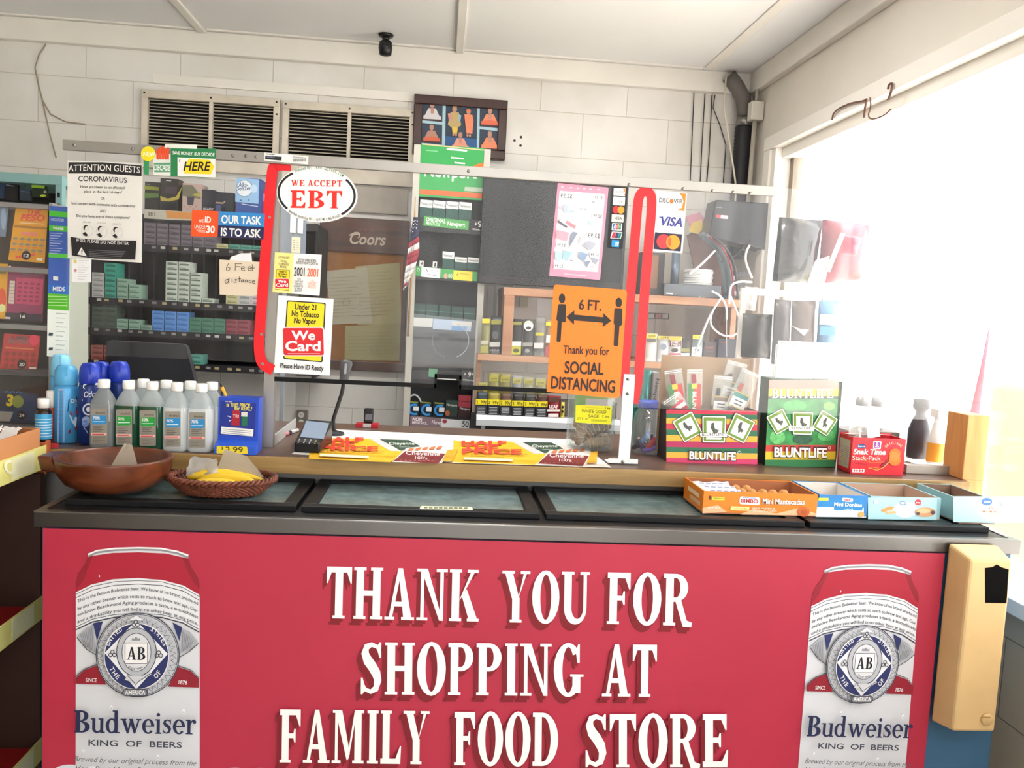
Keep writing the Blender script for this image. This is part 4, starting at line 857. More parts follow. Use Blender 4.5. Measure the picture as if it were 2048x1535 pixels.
aerosol(132, 871, 716, 44, 2.145, LB, M('#4d9ed4', .3, .2), 'light blue spray can in front, left of the navy one', pr_blue)
aerosol(121, 866, 698, 38, 2.205, M('#7fc4e4', .35), M('#57a6d6', .3, .2), 'light blue spray can with a round cap behind the front light blue one')
aerosol(179, 874, 711, 40, 2.135, CB, NVY, 'navy odor spray can with a blue cap just left of the alcohol bottles', pr_nav)
aerosol(201, 870, 713, 36, 2.20, CB, NVY, 'navy spray can second from left, mostly hidden by its neighbours')
aerosol(237, 872, 713, 40, 2.20, CB, NVY, 'navy spray can on the right behind the grey alcohol bottle')
# small bottles at the far left
b = PY(87, 870, 2.095); R = .018; r = root('medicine_bottle', (b.x, 2.095, CT), 'small brown bottle with a blue label and white cap at the left end', 'bottle'); Z = CT+.0005; h = PY(87, 777, 2.095).z-b.z
q = MB(); q.lathe(b.x, 2.095, [(R*.9, Z), (R, Z+.003), (R, Z+h*.72), (R*.7, Z+h*.8)], M('#2a1a14', .2), 24); q.build('body', parent=r)
q = MB(); q.lathe(b.x, 2.095, [(R*.72, Z+h*.8+.0004), (R*.72, Z+h), (0, Z+h)], M('#eceae4', .4), 24); q.build('cap', parent=r)
q = MB(); q.lathe(b.x, 2.095, [(R+.0005, Z+h*.14), (R+.0005, Z+h*.68)], M('#3f9fd0', .45), 24, cap=False)
for k in range(7): q.lathe(b.x, 2.095, [(R+.0008, Z+h*(.2+k*.06)), (R+.0008, Z+h*(.215+k*.06))], M('#cfe4f0', .45), 24, cap=False)
q.build('label', parent=r)
b = PY(103, 868, 2.14); R = .0125; r = root('ointment_tube', (b.x, 2.14, CT), 'orange red tube with a tall white cap behind the brown bottle', 'tube'); h = PY(103, 766, 2.14).z-b.z
q = MB(); q.lathe(b.x, 2.14, [(R, Z), (R, Z+h*.68)], M('#c8472a', .4), 20); q.build('body', parent=r); q = MB(); q.lathe(b.x, 2.14, [(R*.95, Z+h*.681), (R*.9, Z+h), (0, Z+h)], M('#e9e6df', .4), 20); q.build('cap', parent=r)
b0, b1 = PY(84, 880, 2.062), PY(118, 880, 2.062); q = MB(); q.box(b0.x, 2.056, CT+.0005, b1.x, 2.0615, CT+.012, M('#b03038', .5)); tag(q.build('price_tag_holder'), 'low red strip lying at the counter edge below the brown bottle', 'strip')
# blue price display
def pxbox(xl, xr, yb_, yt, Y, dep, mat, name, label, cat, zb=None, group=None, bevel=.0008, parent=None):
    xm = (xl+xr)/2; a, c = PY(xl, yb_, Y), PY(xr, yb_, Y); zb = CT+.0005 if zb is None else zb
    h = PY(xm, yt, Y).z-PY(xm, yb_, Y).z
    q = MB(); q.box(a.x, Y, zb, c.x, Y+dep, zb+h, mat)
    o = q.build(name, parent=parent, bevel=bevel)
    if label: tag(o, label, cat, group)
    return o, a.x, c.x, zb, zb+h, zb-PY(xm, yb_, Y).z
YD2 = 2.085
o, x0, x1, z0, z1, dz = pxbox(435, 515, 902, 792, YD2, .05, M('#1f47b8', .4), 'lighter_display', 'blue countertop display box with a 2.99 price tag', 'display')
q = MB(); d = Draw(q, ('Y', YD2-.0004), (0, 500, 2.924), (0, 0, dz)); d.poly([(1290, 870), (1498, 885), (1490, 1085), (1284, 1070)], '#1c2f8a')
d.txt('Is THIS PRICE', 1325, 905, 1462, 912, 22, '#e6d93c', .02); d.txt('for REAL?', 1372, 926, 1474, 930, 22, '#e6d93c', .02); d.txt('scripto', 1318, 878, 1360, 880, 9, WHITE, .01)
d.poly([(1360, 925), (1406, 930), (1400, 1018), (1352, 1014)], '#a0182c'); d.txt('TRI', 1362, 970, 1396, 972, 18, '#e9cfd2', .01); d.poly([(1415, 935), (1450, 938), (1446, 1020), (1412, 1018)], '#1d6a48'); d.poly([(1412, 938), (1448, 938), (1447, 965), (1411, 963)], '#d8d5cc')
for a_, b_ in (((1330, 960), (1352, 968)), ((1340, 990), (1352, 985))): d.line([a_, b_], 5, '#c9d2ea')
d.poly([(1296, 1022), (1484, 1038), (1480, 1080), (1292, 1064)], WHITE)
for k in range(3): d.line([(1308, 1036+k*11), (1400, 1044+k*11), (1470-(k == 2)*30, 1050+k*11)], 4, '#8a8f9c')
q.build('front_print', parent=o)
zt = z0+.032; q = MB(); y0 = YD2-.026
q.hexa([(x0-.001, y0, z0), (x1+.001, y0, z0), (x1+.001, YD2-.001, z0), (x0-.001, YD2-.001, z0), (x0-.001, y0, z0+.02), (x1+.001, y0, z0+.02), (x1+.001, YD2-.001, zt), (x0-.001, YD2-.001, zt)], M('#2a5ad0', .4)); tr = q.build('tray', parent=o, bevel=.0008)
q = MB(); ref = PY(475, 905, y0); d = Draw(q, ('Y', y0-.0004), (0, 500, 2.924), (0, 0, z0+.001-ref.z)); d.sl = 0; d.rrect([(1268, 1135), (1445, 1140), (1450, 1182), (1266, 1180)], 6, '#e6d232'); d.txt('2.99', 1318, 1172, 1420, 1174, 32, '#2a2822', .006); d.txt('$', 1294, 1155, 1306, 1156, 15, '#2a2822', .01); q.build('price_tag', parent=tr)
for i, (xa, ya, xb, yb2, c, lb) in enumerate(((440, 765, 455, 800, '#e0a52c', 'yellow marker standing in the blue display'), (452, 790, 462, 802, '#e8c33a', 'short yellow marker beside the longer one in the blue display'), (444, 778, 448, 800, '#1f2a58', 'dark navy pen in the blue display'))):
    pa, pb = PY(xa, ya, YD2+.03), PY(xb, yb2, YD2+.03); pb = pb+(pb-pa)*.2
    q = MB(); q.tube([pb, pa+(pb-pa)*.2], .0042, M(c, .4), 10); q.tube([pa+(pb-pa)*.2, pa], [.0036, .0012], M('#2a1a22', .4), 10); tag(q.build('marker'), lb, 'pen')
# card terminal
A = PZ(587.4, 905, CT); B = PZ(639.8, 907.5, CT); zf, ybk = .026, A.y+.16
TL, TR = PY(612.6, 837, ybk), PY(666, 841, ybk)
tm = MB(); TK = M('#18191c', .3)
bl0 = Vector((TL.x, ybk, CT+.001)); br0 = Vector((TR.x, ybk, CT+.001)); A.z = B.z = CT+.001
fl, fr_ = A+Vector((0, 0, zf)), B+Vector((0, 0, zf))
tm.hexa([A, B, br0, bl0, fl, fr_, TR, TL], TK); tm = tag(tm.build('card_terminal', bevel=.005), 'black card payment terminal with a grey screen at the left edge of the flat posters', 'terminal')
nn = (fr_-fl).cross(TL-fl).normalized(); nn = nn if nn.z > 0 else -nn
q = MB(); d = Draw(q, ('N', (fl+nn*.0006, nn)), (500, 700, 5.686)); d.slab([(640, 800), (900, 828), (838, 1008), (568, 985)], .0004, M('#7f8fa4', .15)); q.build('screen', parent=tm)
q = MB(); d = Draw(q, ('N', (fl+nn*.0006, nn)), (500, 700, 5.686))
for r_i in range(3):
    for c_i in range(4):
        x = 565+c_i*63-r_i*8; y = 1012+r_i*20+c_i*5; d.ell(x, y, 9, 6, '#b9bcc2' if c_i < 3 else ('#c8b840' if r_i == 1 else '#8c8a4a'))
q.build('keypad', parent=tm)
# scanner on a gooseneck
ysn = 2.42; sc_ = MB()
pts = [(1062, 385), (1050, 470), (1020, 560), (985, 670), (955, 760), (945, 800), (950, 860), (955, 900)]; pts = [PY(500+x/5.686, 700+y/5.686, ysn) for x, y in smooth(pts, 2)]
pts += [Vector((pts[-1].x, ysn, CT+.001))]
sc_.tube(pts, .0055, M('#1c1d20', .5), 10); sc_.lathe(pts[-1].x, ysn, [(.03, CT+.0005), (.028, CT+.008), (.008, CT+.014)], M('#1c1d20', .5), 20)
sn = tag(sc_.build('barcode_scanner'), 'dark grey scanner on a black gooseneck behind the card terminal', 'scanner')
a, b = PY(500+1105/5.686, 700+110/5.686, ysn), PY(500+1060/5.686, 700+380/5.686, ysn)
q = MB(); q.tube([a, a+(b-a)*.1, a+(b-a)*.45, a+(b-a)*.75, a+(b-a)*.95, b], [.009, .017, .0155, .013, .013, .007], M('#3f4146', .4), 16); hd = q.build('scanner_head', parent=sn)
q = MB(); d = Draw(q, ('Y', ysn-.0172), (500, 700, 5.686)); d.slab(rounded([(1078, 150), (1105, 152), (1095, 272), (1068, 270)], 12), .0008, M('#9fa3aa', .4)); q.build('window_strip', parent=hd)
# flip phone and red stand behind the posters
yb2 = 2.6
q = MB(); p0, p1 = PY(500+1205/5.686, 700+912/5.686, yb2), PY(500+1462/5.686, 700+885/5.686, yb2); q.box(p0.x, yb2-.02, CT+.0005, p1.x, yb2+.02, CT+.012, M('#b0182c', .4)); q.box((p0.x+p1.x)/2-.012, yb2-.021, CT+.001, (p0.x+p1.x)/2+.012, yb2-.019, CT+.013, M('#c9c7c4', .3, .5))
tag(q.build('phone_stand', bevel=.002), 'low red stand at the back edge of the counter', 'stand')
q = MB(); p0, p1 = PY(500+1292/5.686, 700+880/5.686, yb2), PY(500+1405/5.686, 700+715/5.686, yb2); q.box(p0.x, yb2-.008, CT+.0125, p1.x, yb2+.008, CT+.0125+p1.z-p0.z, M('#17171a', .3)); ph = tag(q.build('handheld_phone', bevel=.004), 'small black handheld phone standing on the low red stand', 'phone')
q = MB(); d = Draw(q, ('Y', yb2-.0086), (500, 700, 5.686), (0, 0, CT+.0125-p0.z)); d.slab([(1312, 778), (1388, 780), (1384, 850), (1306, 848)], .0006, M('#6d7078', .2)); q.build('screen', parent=ph)
q = MB(); a, b = PZ(500+390/5.686, 700+955/5.686, CT+.006), PZ(500+540/5.686, 700+905/5.686, CT+.006); q.tube([a, a+(b-a)*.25], .006, M('#d88a94', .4), 10); q.tube([a+(b-a)*.25, a+(b-a)*.45], .0055, M('#2a2527', .4), 10); q.tube([a+(b-a)*.45, b], .005, M('#c9c7c8', .4), 10)
tag(q.build('pen'), 'pink black and silver pen lying beside the side panel', 'pen')
# half price posters lying on the counter
def hp(pts, off, lab, z):
    mb = MB(); d = Draw(mb, ('Z', CT+z), (0, 0, 1)); d.slab(pts, .0006, M('#e6e4df', .45)); return mb, d
mb, d = hp([(668, 858), (907, 869.5), (905, 924), (583, 907)], 0, '', .0012); d.z = (500, 700, 5.686)
def cheye(d, o):
    Yw = M('#e9b81f', .45)
    d.poly([o(700, 925), (o(1280, 925)), o(1610, 1060), o(1720, 1065), o(1530, 1190), o(600, 1160), o(610, 905)], Yw)
    d.poly([o(1270, 925), o(1390, 930), o(1620, 1062), o(1520, 1062)], '#c9c9cc'); d.poly([o(1390, 930), o(1720, 935), o(1850, 1000), o(1860, 1030), o(1640, 1058)], '#2f4a38')
    d.txt('Cheyenne', *o(1500, 993), *o(1790, 990), 30, '#dfe6dc', .012); d.line([o(1620, 1018), o(1740, 1016)], 5, '#a9b9aa')
    d.poly([o(1700, 1030), o(1950, 1000), o(2050, 1010), o(2230, 1060), o(2150, 1175), o(2100, 1200), o(1550, 1190)], '#e9e6e0')
    d.poly([o(1690, 1065), o(2150, 1090), o(2080, 1205), o(1565, 1180)], '#7c1c22'); d.txt('Cheyenne', *o(1700, 1105), *o(2090, 1115), 40, '#efdcdc', .012); d.txt("100's", *o(1810, 1155), *o(1950, 1160), 30, '#efdcdc', .01)
    for k in range(8): d.line([o(1640+k*52, 1172+k), o(1665+k*52, 1174+k)], 10, '#a8655e')
    for k in range(5): d.poly([o(1740+k*80, 1040-k*5), o(1795+k*80, 1030-k*5), o(1770+k*80, 1065-k*5), o(1715+k*80, 1065-k*5)], '#d9703a')
    rd = M('#d8392a', .45)
    d.txt('HALF', *o(700, 975), *o(1210, 975), 46, rd, .04); d.txt('THE', *o(705, 1022), *o(1115, 1024), 44, rd, .04); d.txt('PRICE', *o(705, 1072), *o(1385, 1078), 48, rd, .04); d.txt('of premium brands*', *o(705, 1088), *o(1450, 1100), 14, '#a0522a', .012)
    d.line([o(712, 1108), o(1180, 1122)], 5, '#8d7020'); d.poly([o(725, 1122), o(1280, 1140), o(1285, 1168), o(722, 1150)], '#efe6c4')
    d.poly([o(2170, 1060), o(2290, 1050), o(2230, 1190), o(2120, 1190)], '#d9a21e')
sh = 5.686
d.z = (800, 720, 5.686); cheye(d, lambda x, y: (x-1630+(y-1050)*-.08, y-50+(x-700)*.012+10)); d.z = (0, 0, 1)
tag(mb.build('price_poster'), 'yellow half price poster lying flat on the counter, partly under the card terminal', 'poster')
mb, d = hp([(907, 870), (1150, 878), (1223, 934), (905, 924.5)], 0, '', .0022); d.z = (800, 720, 5.686)
cheye(d, lambda x, y: (min(x, 2290-(1190-y)*.3), y)); tag(mb.build('price_poster'), 'yellow half price poster lying flat on the counter in front of the square jar', 'poster')
# square jar of sage
JY = 2.345; c = PY(1180, 860, JY); jr = .062; j0 = .0035
r = tag(root('sage_jar', (c.x, JY, CT+j0), 'clear square jar of dried bundles with a bright yellow label', 'jar'), None, None)
GLS = clear('#eef2f2', .13, .07, '#f2f4f4', name='clear_jar')
q = MB(); q.lathe(c.x, JY, [(jr*.9, CT+j0), (jr, CT+j0+.006), (jr, CT+.15), (jr*.8, CT+.17), (jr*.72, CT+.175), (jr*.72, CT+.19)], GLS, 32, sq=5, cap=False); q.box(c.x-.05, JY-.05, CT+j0, c.x+.05, JY+.05, CT+j0+.003, GLS); q.build('glass', parent=r)
q = MB(); q.lathe(c.x, JY, [(jr*.77, CT+.178), (jr*.77, CT+.195), (0, CT+.196)], M('#d8d5cf', .4), 28); q.build('lid', parent=r)
q = MB(); ref = PY(1180, 914, JY-jr); d = Draw(q, ('Y', JY-jr-.0022), (1100, 740, 7.873), (0, 0, CT+j0-ref.z)); d.slab(rounded([(400, 640), (970, 660), (955, 950), (392, 915)], 20), .0008, M('#e6ea1e', .5))
d.txt('WHITE GOLD', 490, 762, 880, 776, 52, '#55580f', .01); d.txt('SAGE', 600, 836, 765, 842, 46, '#55580f', .01); d.txt('7.99', 810, 836, 920, 850, 34, '#55580f', .004); d.txt('QTY: 10', 420, 868, 590, 880, 34, '#6b7010', .006); d.txt('7.99', 850, 706, 940, 712, 26, '#33350c', .01)
for k in range(22): d.line([(650+k*11, 862+k*.5), (648+k*11, 896+k*.5)], 4 if k % 3 else 7, '#9cb31c')
d.line([(550, 675), (840, 692)], 5, '#c3c818'); q.build('label', parent=r)
rr = random.Random(3)
SG = [M('#857868', .8, vary=.25, scale=60, bump=.6), M('#9a8c78', .8, vary=.25, scale=60, bump=.6), M('#6f6456', .8, vary=.3, scale=60, bump=.6)]
for i, (dx, dy, dz, ry, ln, rad) in enumerate(((-.038, -.03, .024, .2, .08, .0155), (.02, -.036, .019, 1.45, .075, .015), (.025, .0, .052, 1.3, .08, .0165), (-.005, .02, .02, 1.57, .09, .0155), (-.03, .015, .062, .5, .07, .015), (.01, -.03, .054, 1.1, .07, .014))):
    cc = Vector((c.x+dx*.8, JY+dy, CT+j0+.004+max(dz, .016))); ax = Vector((math.sin(ry), 0, math.cos(ry)))
    if ry < 1: cc.z += ln*.28
    q = MB(); n = 9; q.tube([cc+ax*ln*(k/(n-1)-.5) for k in range(n)], [rad*s_ for s_ in (.35, .8, .95, 1, .97, 1, .95, .8, .4)], SG[i % 3], 14)
    for k in range(-2, 3): 
        t = cc+ax*k*ln*.17; a1 = ax.cross(Vector((0, 1, 0))); q.tube([t+(a1*math.cos(w_)+Vector((0, 1, 0))*math.sin(w_))*(rad+.0004)+ax*.004*math.sin(w_+k) for w_ in [2*math.pi*m_/14 for m_ in range(15)]], .0007, M('#c9bda8', .7), 5)
    tag(q.build('sage_bundle'), 'tied grey brown herb bundle inside the square jar', 'herb bundle', 'herb bundles in the square jar')
q = MB(); a, b = PY(1150, 800, JY+.03), PY(1225, 822, JY+.03); q.box(a.x, JY+.028, CT+.075, b.x, JY+.034, CT+.15, M('#8fd07a', .5)); q.box(a.x+.03, JY+.0275, CT+.085, b.x-.003, JY+.028, CT+.14, M('#dfe4e8', .4)); tag(q.build('herb_packet'), 'green and white packet standing behind the bundles in the square jar', 'packet')
# jar of lighters
LY = 2.315; c = PY(1297, 870, LY); lr = .046
r = root('lighter_jar', (c.x, LY, CT+.0005), 'clear jar with a blue lid holding coloured lighters', 'jar'); z = CT+.0005
q = MB(); q.lathe(c.x, LY, [(lr*.86, z), (lr*.98, z+.01), (lr, z+.05), (lr*.97, z+.075), (lr*.84, z+.108), (lr*.7, z+.122), (lr*.68, z+.132)], GLS, 32, sq=3.2, cap=False); q.lathe(c.x, LY, [(lr*.86, z), (0, z)], GLS, 32, sq=3.2, cap=False); q.build('glass', parent=r)
q = MB(); q.lathe(c.x, LY, [(lr*.73, z+.127), (lr*.75, z+.129), (lr*.75, z+.143), (lr*.7, z+.146), (0, z+.146)], M('#2447b8', .35), 28); q.build('lid', parent=r)
cols = ['#2f7fc8', '#d02a30', '#b82a7c', '#3a2a6c', '#241e28', '#7a5ac0', '#c8334a', '#2a2f74', '#1f1c24', '#8a2648']
lay = [(-.012, -.024, .05, .55), (.004, -.027, .034, .6), (.02, -.02, .042, .5), (-.024, -.018, .026, -.5), (.022, -.012, .02, 1.2), (.0, -.029, .014, 1.35), (-.01, .01, .03, .3), (.015, .012, .035, -.3), (-.022, .008, .02, 1.1), (.005, .0, .02, 1.5)]
for i, ((dx, dy, dz, ry), cl) in enumerate(zip(lay, cols)):
    cc = Vector((c.x+dx, LY+dy, z+max(dz, .012))); ax = Vector((math.sin(ry), 0, math.cos(ry))); l = .045
    if cc.z-abs(ax.z)*l/2-.006 < z: cc.z = z+abs(ax.z)*l/2+.006
    rt = tag(MB().tube([cc-ax*l*.5, cc-ax*l*.45, cc+ax*l*.3, cc+ax*l*.33], [.004, .006, .006, .0055], M(cl, .25), 12).build('lighter'), ['blue', 'bright red', 'magenta', 'dark violet', 'black', 'lilac', 'crimson', 'navy', 'near black rear', 'maroon'][i]+' lighter among those in the blue lidded jar', 'lighter', 'lighters in the blue lidded jar')
    q = MB(); q.tube([cc+ax*l*.331, cc+ax*l*.47], .0045, M('#b9b6b2', .25, .9), 10); q.build('metal_hood', parent=rt)
# teal carton behind it
TY = 2.39; q = MB(); a, b = PY(1269, 800, TY), PY(1313, 800, TY); zt = PY(1290, 741, TY).z
q.lathe((a.x+b.x)/2-.004, TY+.03, [(.026, CT+.0005), (.026, zt)], M('#1f7f7a', .25, .6), 28); q.box(b.x-.012, TY+.005, CT+.0005, b.x+.004, TY+.05, zt-.004, M('#b5b7b6', .5))
d = Draw(q, ('Y', TY+.0046), (1240, 580, 6.397)); d.txt('Newport', 462, 1130, 412, 1500, 42, '#3c3e40', .012)
tag(q.build('cup_holder'), 'shiny teal tube with a grey lettered side standing behind the lighter jar', 'tube')
# striped display box
RY = 2.182
SIDE = M('#2b201c', .5)
o, x0, x1, z0, z1, dz = pxbox(1332, 1513, 929, 822, RY, .1, SIDE, 'striped_display_box', 'red yellow and green striped display box full of small clear bags', 'box')
bpy.data.objects.remove(o)
q = MB(); t_ = .0015
for bb in ((x0, RY, x1, RY+t_), (x0, RY+.1-t_, x1, RY+.1), (x0, RY+t_, x0+t_, RY+.1-t_), (x1-t_, RY+t_, x1, RY+.1-t_)): q.box(bb[0], bb[1], z0, bb[2], bb[3], z1, SIDE)
q.box(x0+t_, RY+t_, z0, x1-t_, RY+.1-t_, z0+.002, SIDE)
rb = tag(q.build('striped_display_box'), 'red yellow and green striped display box full of small clear bags', 'box')
CLB = 7
def emblem(d, cx, cy, s, rot, olive='#6f8f3a', ban=True, w=None):
    c_, s_ = math.cos(rot), math.sin(rot)
    def o(x, y): return (cx+(x*c_-y*s_)*s, cy+(x*s_+y*c_)*s)
    d.rrect([o(-128, -140), o(128, -140), o(120, 140), o(-120, 140)], 18, '#22241e'); d.rrect([o(-122, -134), o(122, -134), o(114, 134), o(-114, 134)], 16, '#f0f2ea'); d.rrect([o(-110, -122), o(110, -122), o(104, 122), o(-104, 122)], 12, olive); d.poly([o(-80, -85), o(84, -85), o(80, 95), o(-76, 95)], '#e9ece8')
    d.poly([o(-30, -60), o(-5, -70), o(5, -20), o(20, 30), o(0, 60), o(-15, 20), o(-35, -10)], '#4a5146'); d.poly([o(5, -10), o(50, 10), o(30, 40), o(8, 30)], '#5a6156')
q = MB(); d = Draw(q, ('Y', RY-.0004), (1300, 720, 5.1175), (0, 0, dz)); d.sl = .012
bands = [('#c3304a', 520, 560), ('#2c6a4c', 560, 608), ('#d9a93a', 608, 662), ('#c0384a', 662, 722), ('#2c6a4c', 722, 780), ('#e0ac3c', 780, 842), ('#b02c5c', 842, 902), ('#2f6f50', 902, 955), ('#e2b044', 955, 1012), ('#d0406c', 1012, 1068)]
for c_, ya, yb_ in bands: d.poly([(166, ya), (1096, ya+14), (1094, yb_+14), (164, yb_)], c_)
emblem(d, 383, 698, .92, -.5); emblem(d, 918, 710, .92, .45); emblem(d, 650, 720, 1.0, .02)
d.rrect([(500, 752), (790, 758), (785, 806), (505, 800)], 6, '#22241e'); d.rrect([(505, 757), (785, 763), (780, 800), (510, 794)], 6, '#f2f4ee'); d.txt('BLUNTLIFE', 525, 788, 745, 786, 26, '#2a2d26', .012); d.poly([(565, 806), (720, 808), (718, 825), (568, 823)], '#eef0ea')
def bubble(d, x0, y0, x1, y1, h):
    d.txt('BLUNTLIFE', x0-5, y0+6, x1+5, y1+6, h+14, '#22211f', .05); d.txt('BLUNTLIFE', x0, y0, x1, y1, h, '#f4f3ee', .03)
bubble(d, 395, 1024, 870, 1034, 78); d.ring(906, 958, 18, 18, 4, '#f4f3ee'); q.build('front_print', parent=rb)
q = MB(); a, b = PY(1320, 760, RY+.096), PY(1498, 760, RY+.096); q.box(a.x, RY+.0955, z0+.004, b.x, RY+.0975, PY(1410, 713, RY+.096).z, M('#a08466', .7, vary=.08, scale=10)); q.build('back_card', parent=rb, label='plain brown cardboard back panel')
BAG = clear('#f6f6f3', .05, .06, '#f4f4f2', name='clear_bag')
def bag(cx, cy, w, h, rot, y, stripes, label, ztop=False):
    """cx,cy zoomed px (c1) of the bag's middle"""
    q = MB(); d = Draw(q, ('Y', y), (1240, 580, 6.397), (0, 0, 0))
    c_, s_ = math.cos(rot), math.sin(rot); o = lambda x, yv: (cx+x*c_-yv*s_, cy+x*s_+yv*c_)
    d.slab([o(-w/2, -h/2), o(w/2, -h/2), o(w/2, h/2), o(-w/2, h/2)], .004, BAG)
    for yy in (-h/2+18, -h/2+40): d.line([o(-w/2+6, yy), o(w/2-6, yy)], 9, M('#eceef0', .25))
    t = tag(q.build('small_bag'), label, 'bag', 'small clear bags in the striped box')
    q = MB(); d = Draw(q, ('Y', y-.0006), (1240, 580, 6.397)); stripes(d, o, w, h); q.build('label', parent=t)
def s_red(d, o, w, h):
    d.poly([o(-10, -h*.2), o(w*.4, -h*.2), o(w*.4, h*.48), o(-10, h*.48)], '#cf2c2e'); d.poly([o(-w*.4, -h*.2), o(-12, -h*.2), o(-12, h*.48), o(-w*.4, h*.48)], '#3f8a4c'); d.poly([o(-40, -h*.2), o(30, -h*.2), o(30, -h*.1), o(-40, -h*.1)], '#e6c428')
    a = o(-25, -h*.04); e = o(-25, h*.42); d.txt('BLUNT', a[0], a[1], e[0], e[1], 46, '#efe9da', .03); d.rrect([o(-50, -h*.4), o(10, -h*.4), o(20, -h*.22), o(-40, -h*.2)], 14, '#8a1c2e')
def s_lab(c1, c2):
    def f(d, o, w, h):
        d.poly([o(-w*.4, -h*.02), o(w*.4, -h*.02), o(w*.4, h*.3), o(-w*.4, h*.3)], '#c9b05a'); d.poly([o(-w*.38, 0), o(w*.38, 0), o(w*.38, h*.28), o(-w*.38, h*.28)], '#e4e6e8'); d.poly([o(-w*.38, 0), o(w*.38, 0), o(w*.38, h*.09), o(-w*.38, h*.09)], c1)
        for k in (.14, .21): a = o(-w*.2, h*k+8); e = o(w*.2, h*k+8); d.line([a, e], 14, '#3c3e44')
        d.poly([o(-w*.36, h*.32), o(w*.36, h*.32), o(w*.34, h*.48), o(-w*.34, h*.48)], '#3a3a38'); d.poly([o(-w*.3, -h*.2), o(-w*.1, -h*.2), o(-w*.1, -h*.03), o(-w*.3, -h*.03)], c2)
    return f
def s_redpk(d, o, w, h): d.poly([o(-w*.4, -h*.1), o(w*.4, -h*.1), o(w*.42, h*.46), o(-w*.4, h*.46)], '#b8283a'); d.poly([o(-w*.1, h*.0), o(w*.42, h*.0), o(w*.42, h*.18), o(-w*.1, h*.18)], '#f0ede6')
bag(720, 1330, 230, 640, -.14, RY+.07, s_red, 'clear bag with a red and green strip, leftmost in the striped box')
bag(955, 1320, 200, 620, .02, RY+.06, s_red, 'clear bag with an upright red and green strip beside the cardboard in the striped box')
bag(1440, 1190, 260, 560, .25, RY+.075, s_lab('#6a6f5c', '#5c4a3e'), 'plain clear bag tilted behind the two labelled ones in the striped box')
bag(1300, 1370, 240, 560, .1, RY+.06, s_lab('#6f5a4c', '#2e2f33'), 'clear bag with a dark topped label in the striped box')
bag(1560, 1330, 260, 640, .42, RY+.045, s_lab('#3f8a8a', '#a8564a'), 'clear bag with a teal topped label leaning right in the striped box')
bag(730, 1480, 260, 300, -.6, RY+.03, s_redpk, 'red packet bag leaning at the front left of the striped box')
# green display box
GY = 2.182
o, x0, x1, z0, z1, dz = pxbox(1531, 1671, 935, 762, GY, .085, M('#1d3a28', .5), 'green_display_box', 'tall green display box with a yellow and pink top band', 'box')
q = MB(); d = Draw(q, ('Y', GY-.0004), (1300, 720, 5.1175), (0, 0, dz)); d.sl = .0
F = lambda ya, yb_, c_: d.poly([(1218-(ya-215)*.05, ya), (1930-(ya-215)*.045, ya), (1930-(yb_-215)*.045, yb_), (1218-(yb_-215)*.05, yb_)], c_)
F(215, 305, '#c98f84'); F(305, 380, '#e6cf3c'); F(380, 880, M('#2f8a45', .45, vary=.35, scale=45)); F(380, 410, '#2a4a34'); F(880, 945, '#c8403a'); F(945, 1030, '#e8c62c'); F(1030, 1102, '#2f7a48')
for x, y, a_, b_, c_ in ((1480, 480, 120, 60, '#4aa85a'), (1300, 800, 80, 70, '#63b86a'), (1800, 780, 90, 60, '#52a860'), (1560, 820, 100, 50, '#2a5a40'), (1830, 480, 60, 40, '#7ac25a')): d.ell(x, y, a_, b_, M(c_, .5, vary=.3, scale=70))
d.txt('BLUNTLIFE', 1243, 410, 1875, 408, 102, '#33403a', font=.05); d.txt('BLUNTLIFE', 1246, 400, 1872, 398, 92, '#eceee8', font=.05)
emblem(d, 1318, 640, .78, -.5); emblem(d, 1782, 655, .78, .55); emblem(d, 1555, 655, .86, .02); d.rrect([(1408, 682), (1672, 690), (1668, 738), (1412, 730)], 6, '#f2f4ee'); d.txt('BLUNTLIFE', 1440, 718, 1635, 716, 26, '#2a2d26', .012)
bubble(d, 1262, 994, 1800, 1004, 92); d.ring(1826, 905, 14, 14, 4, '#f4f3ee'); q.build('front_print', parent=o)
zt = z1+.0005
q = MB(); a, b = PY(1556, 700, GY+.02), PY(1668, 700, GY+.02); ztp = PY(1600, 683, GY+.02).z; AC = clear('#f2f6f8', .16, .08, '#ffffff', name='acrylic'); ED = M('#e9eef0', .2)
for yy, i_ in ((GY+.02, 0), (GY+.06, .011)):
    xa, xb, zz = a.x+i_, b.x+i_, ztp-i_*1.1; q.box(xa, yy, zt, xb, yy+.002, zz, AC)
    q.box(xa-.001, yy-.0005, zt, xa+.0008, yy+.0025, zz, ED); q.box(xa, yy-.0005, zz-.001, xb, yy+.0025, zz+.0005, ED); q.box(xb-.0008, yy-.0005, zt, xb+.001, yy+.0025, zz, ED)
tag(q.build('acrylic_holder'), 'clear acrylic holder standing on top of the green display box', 'holder')
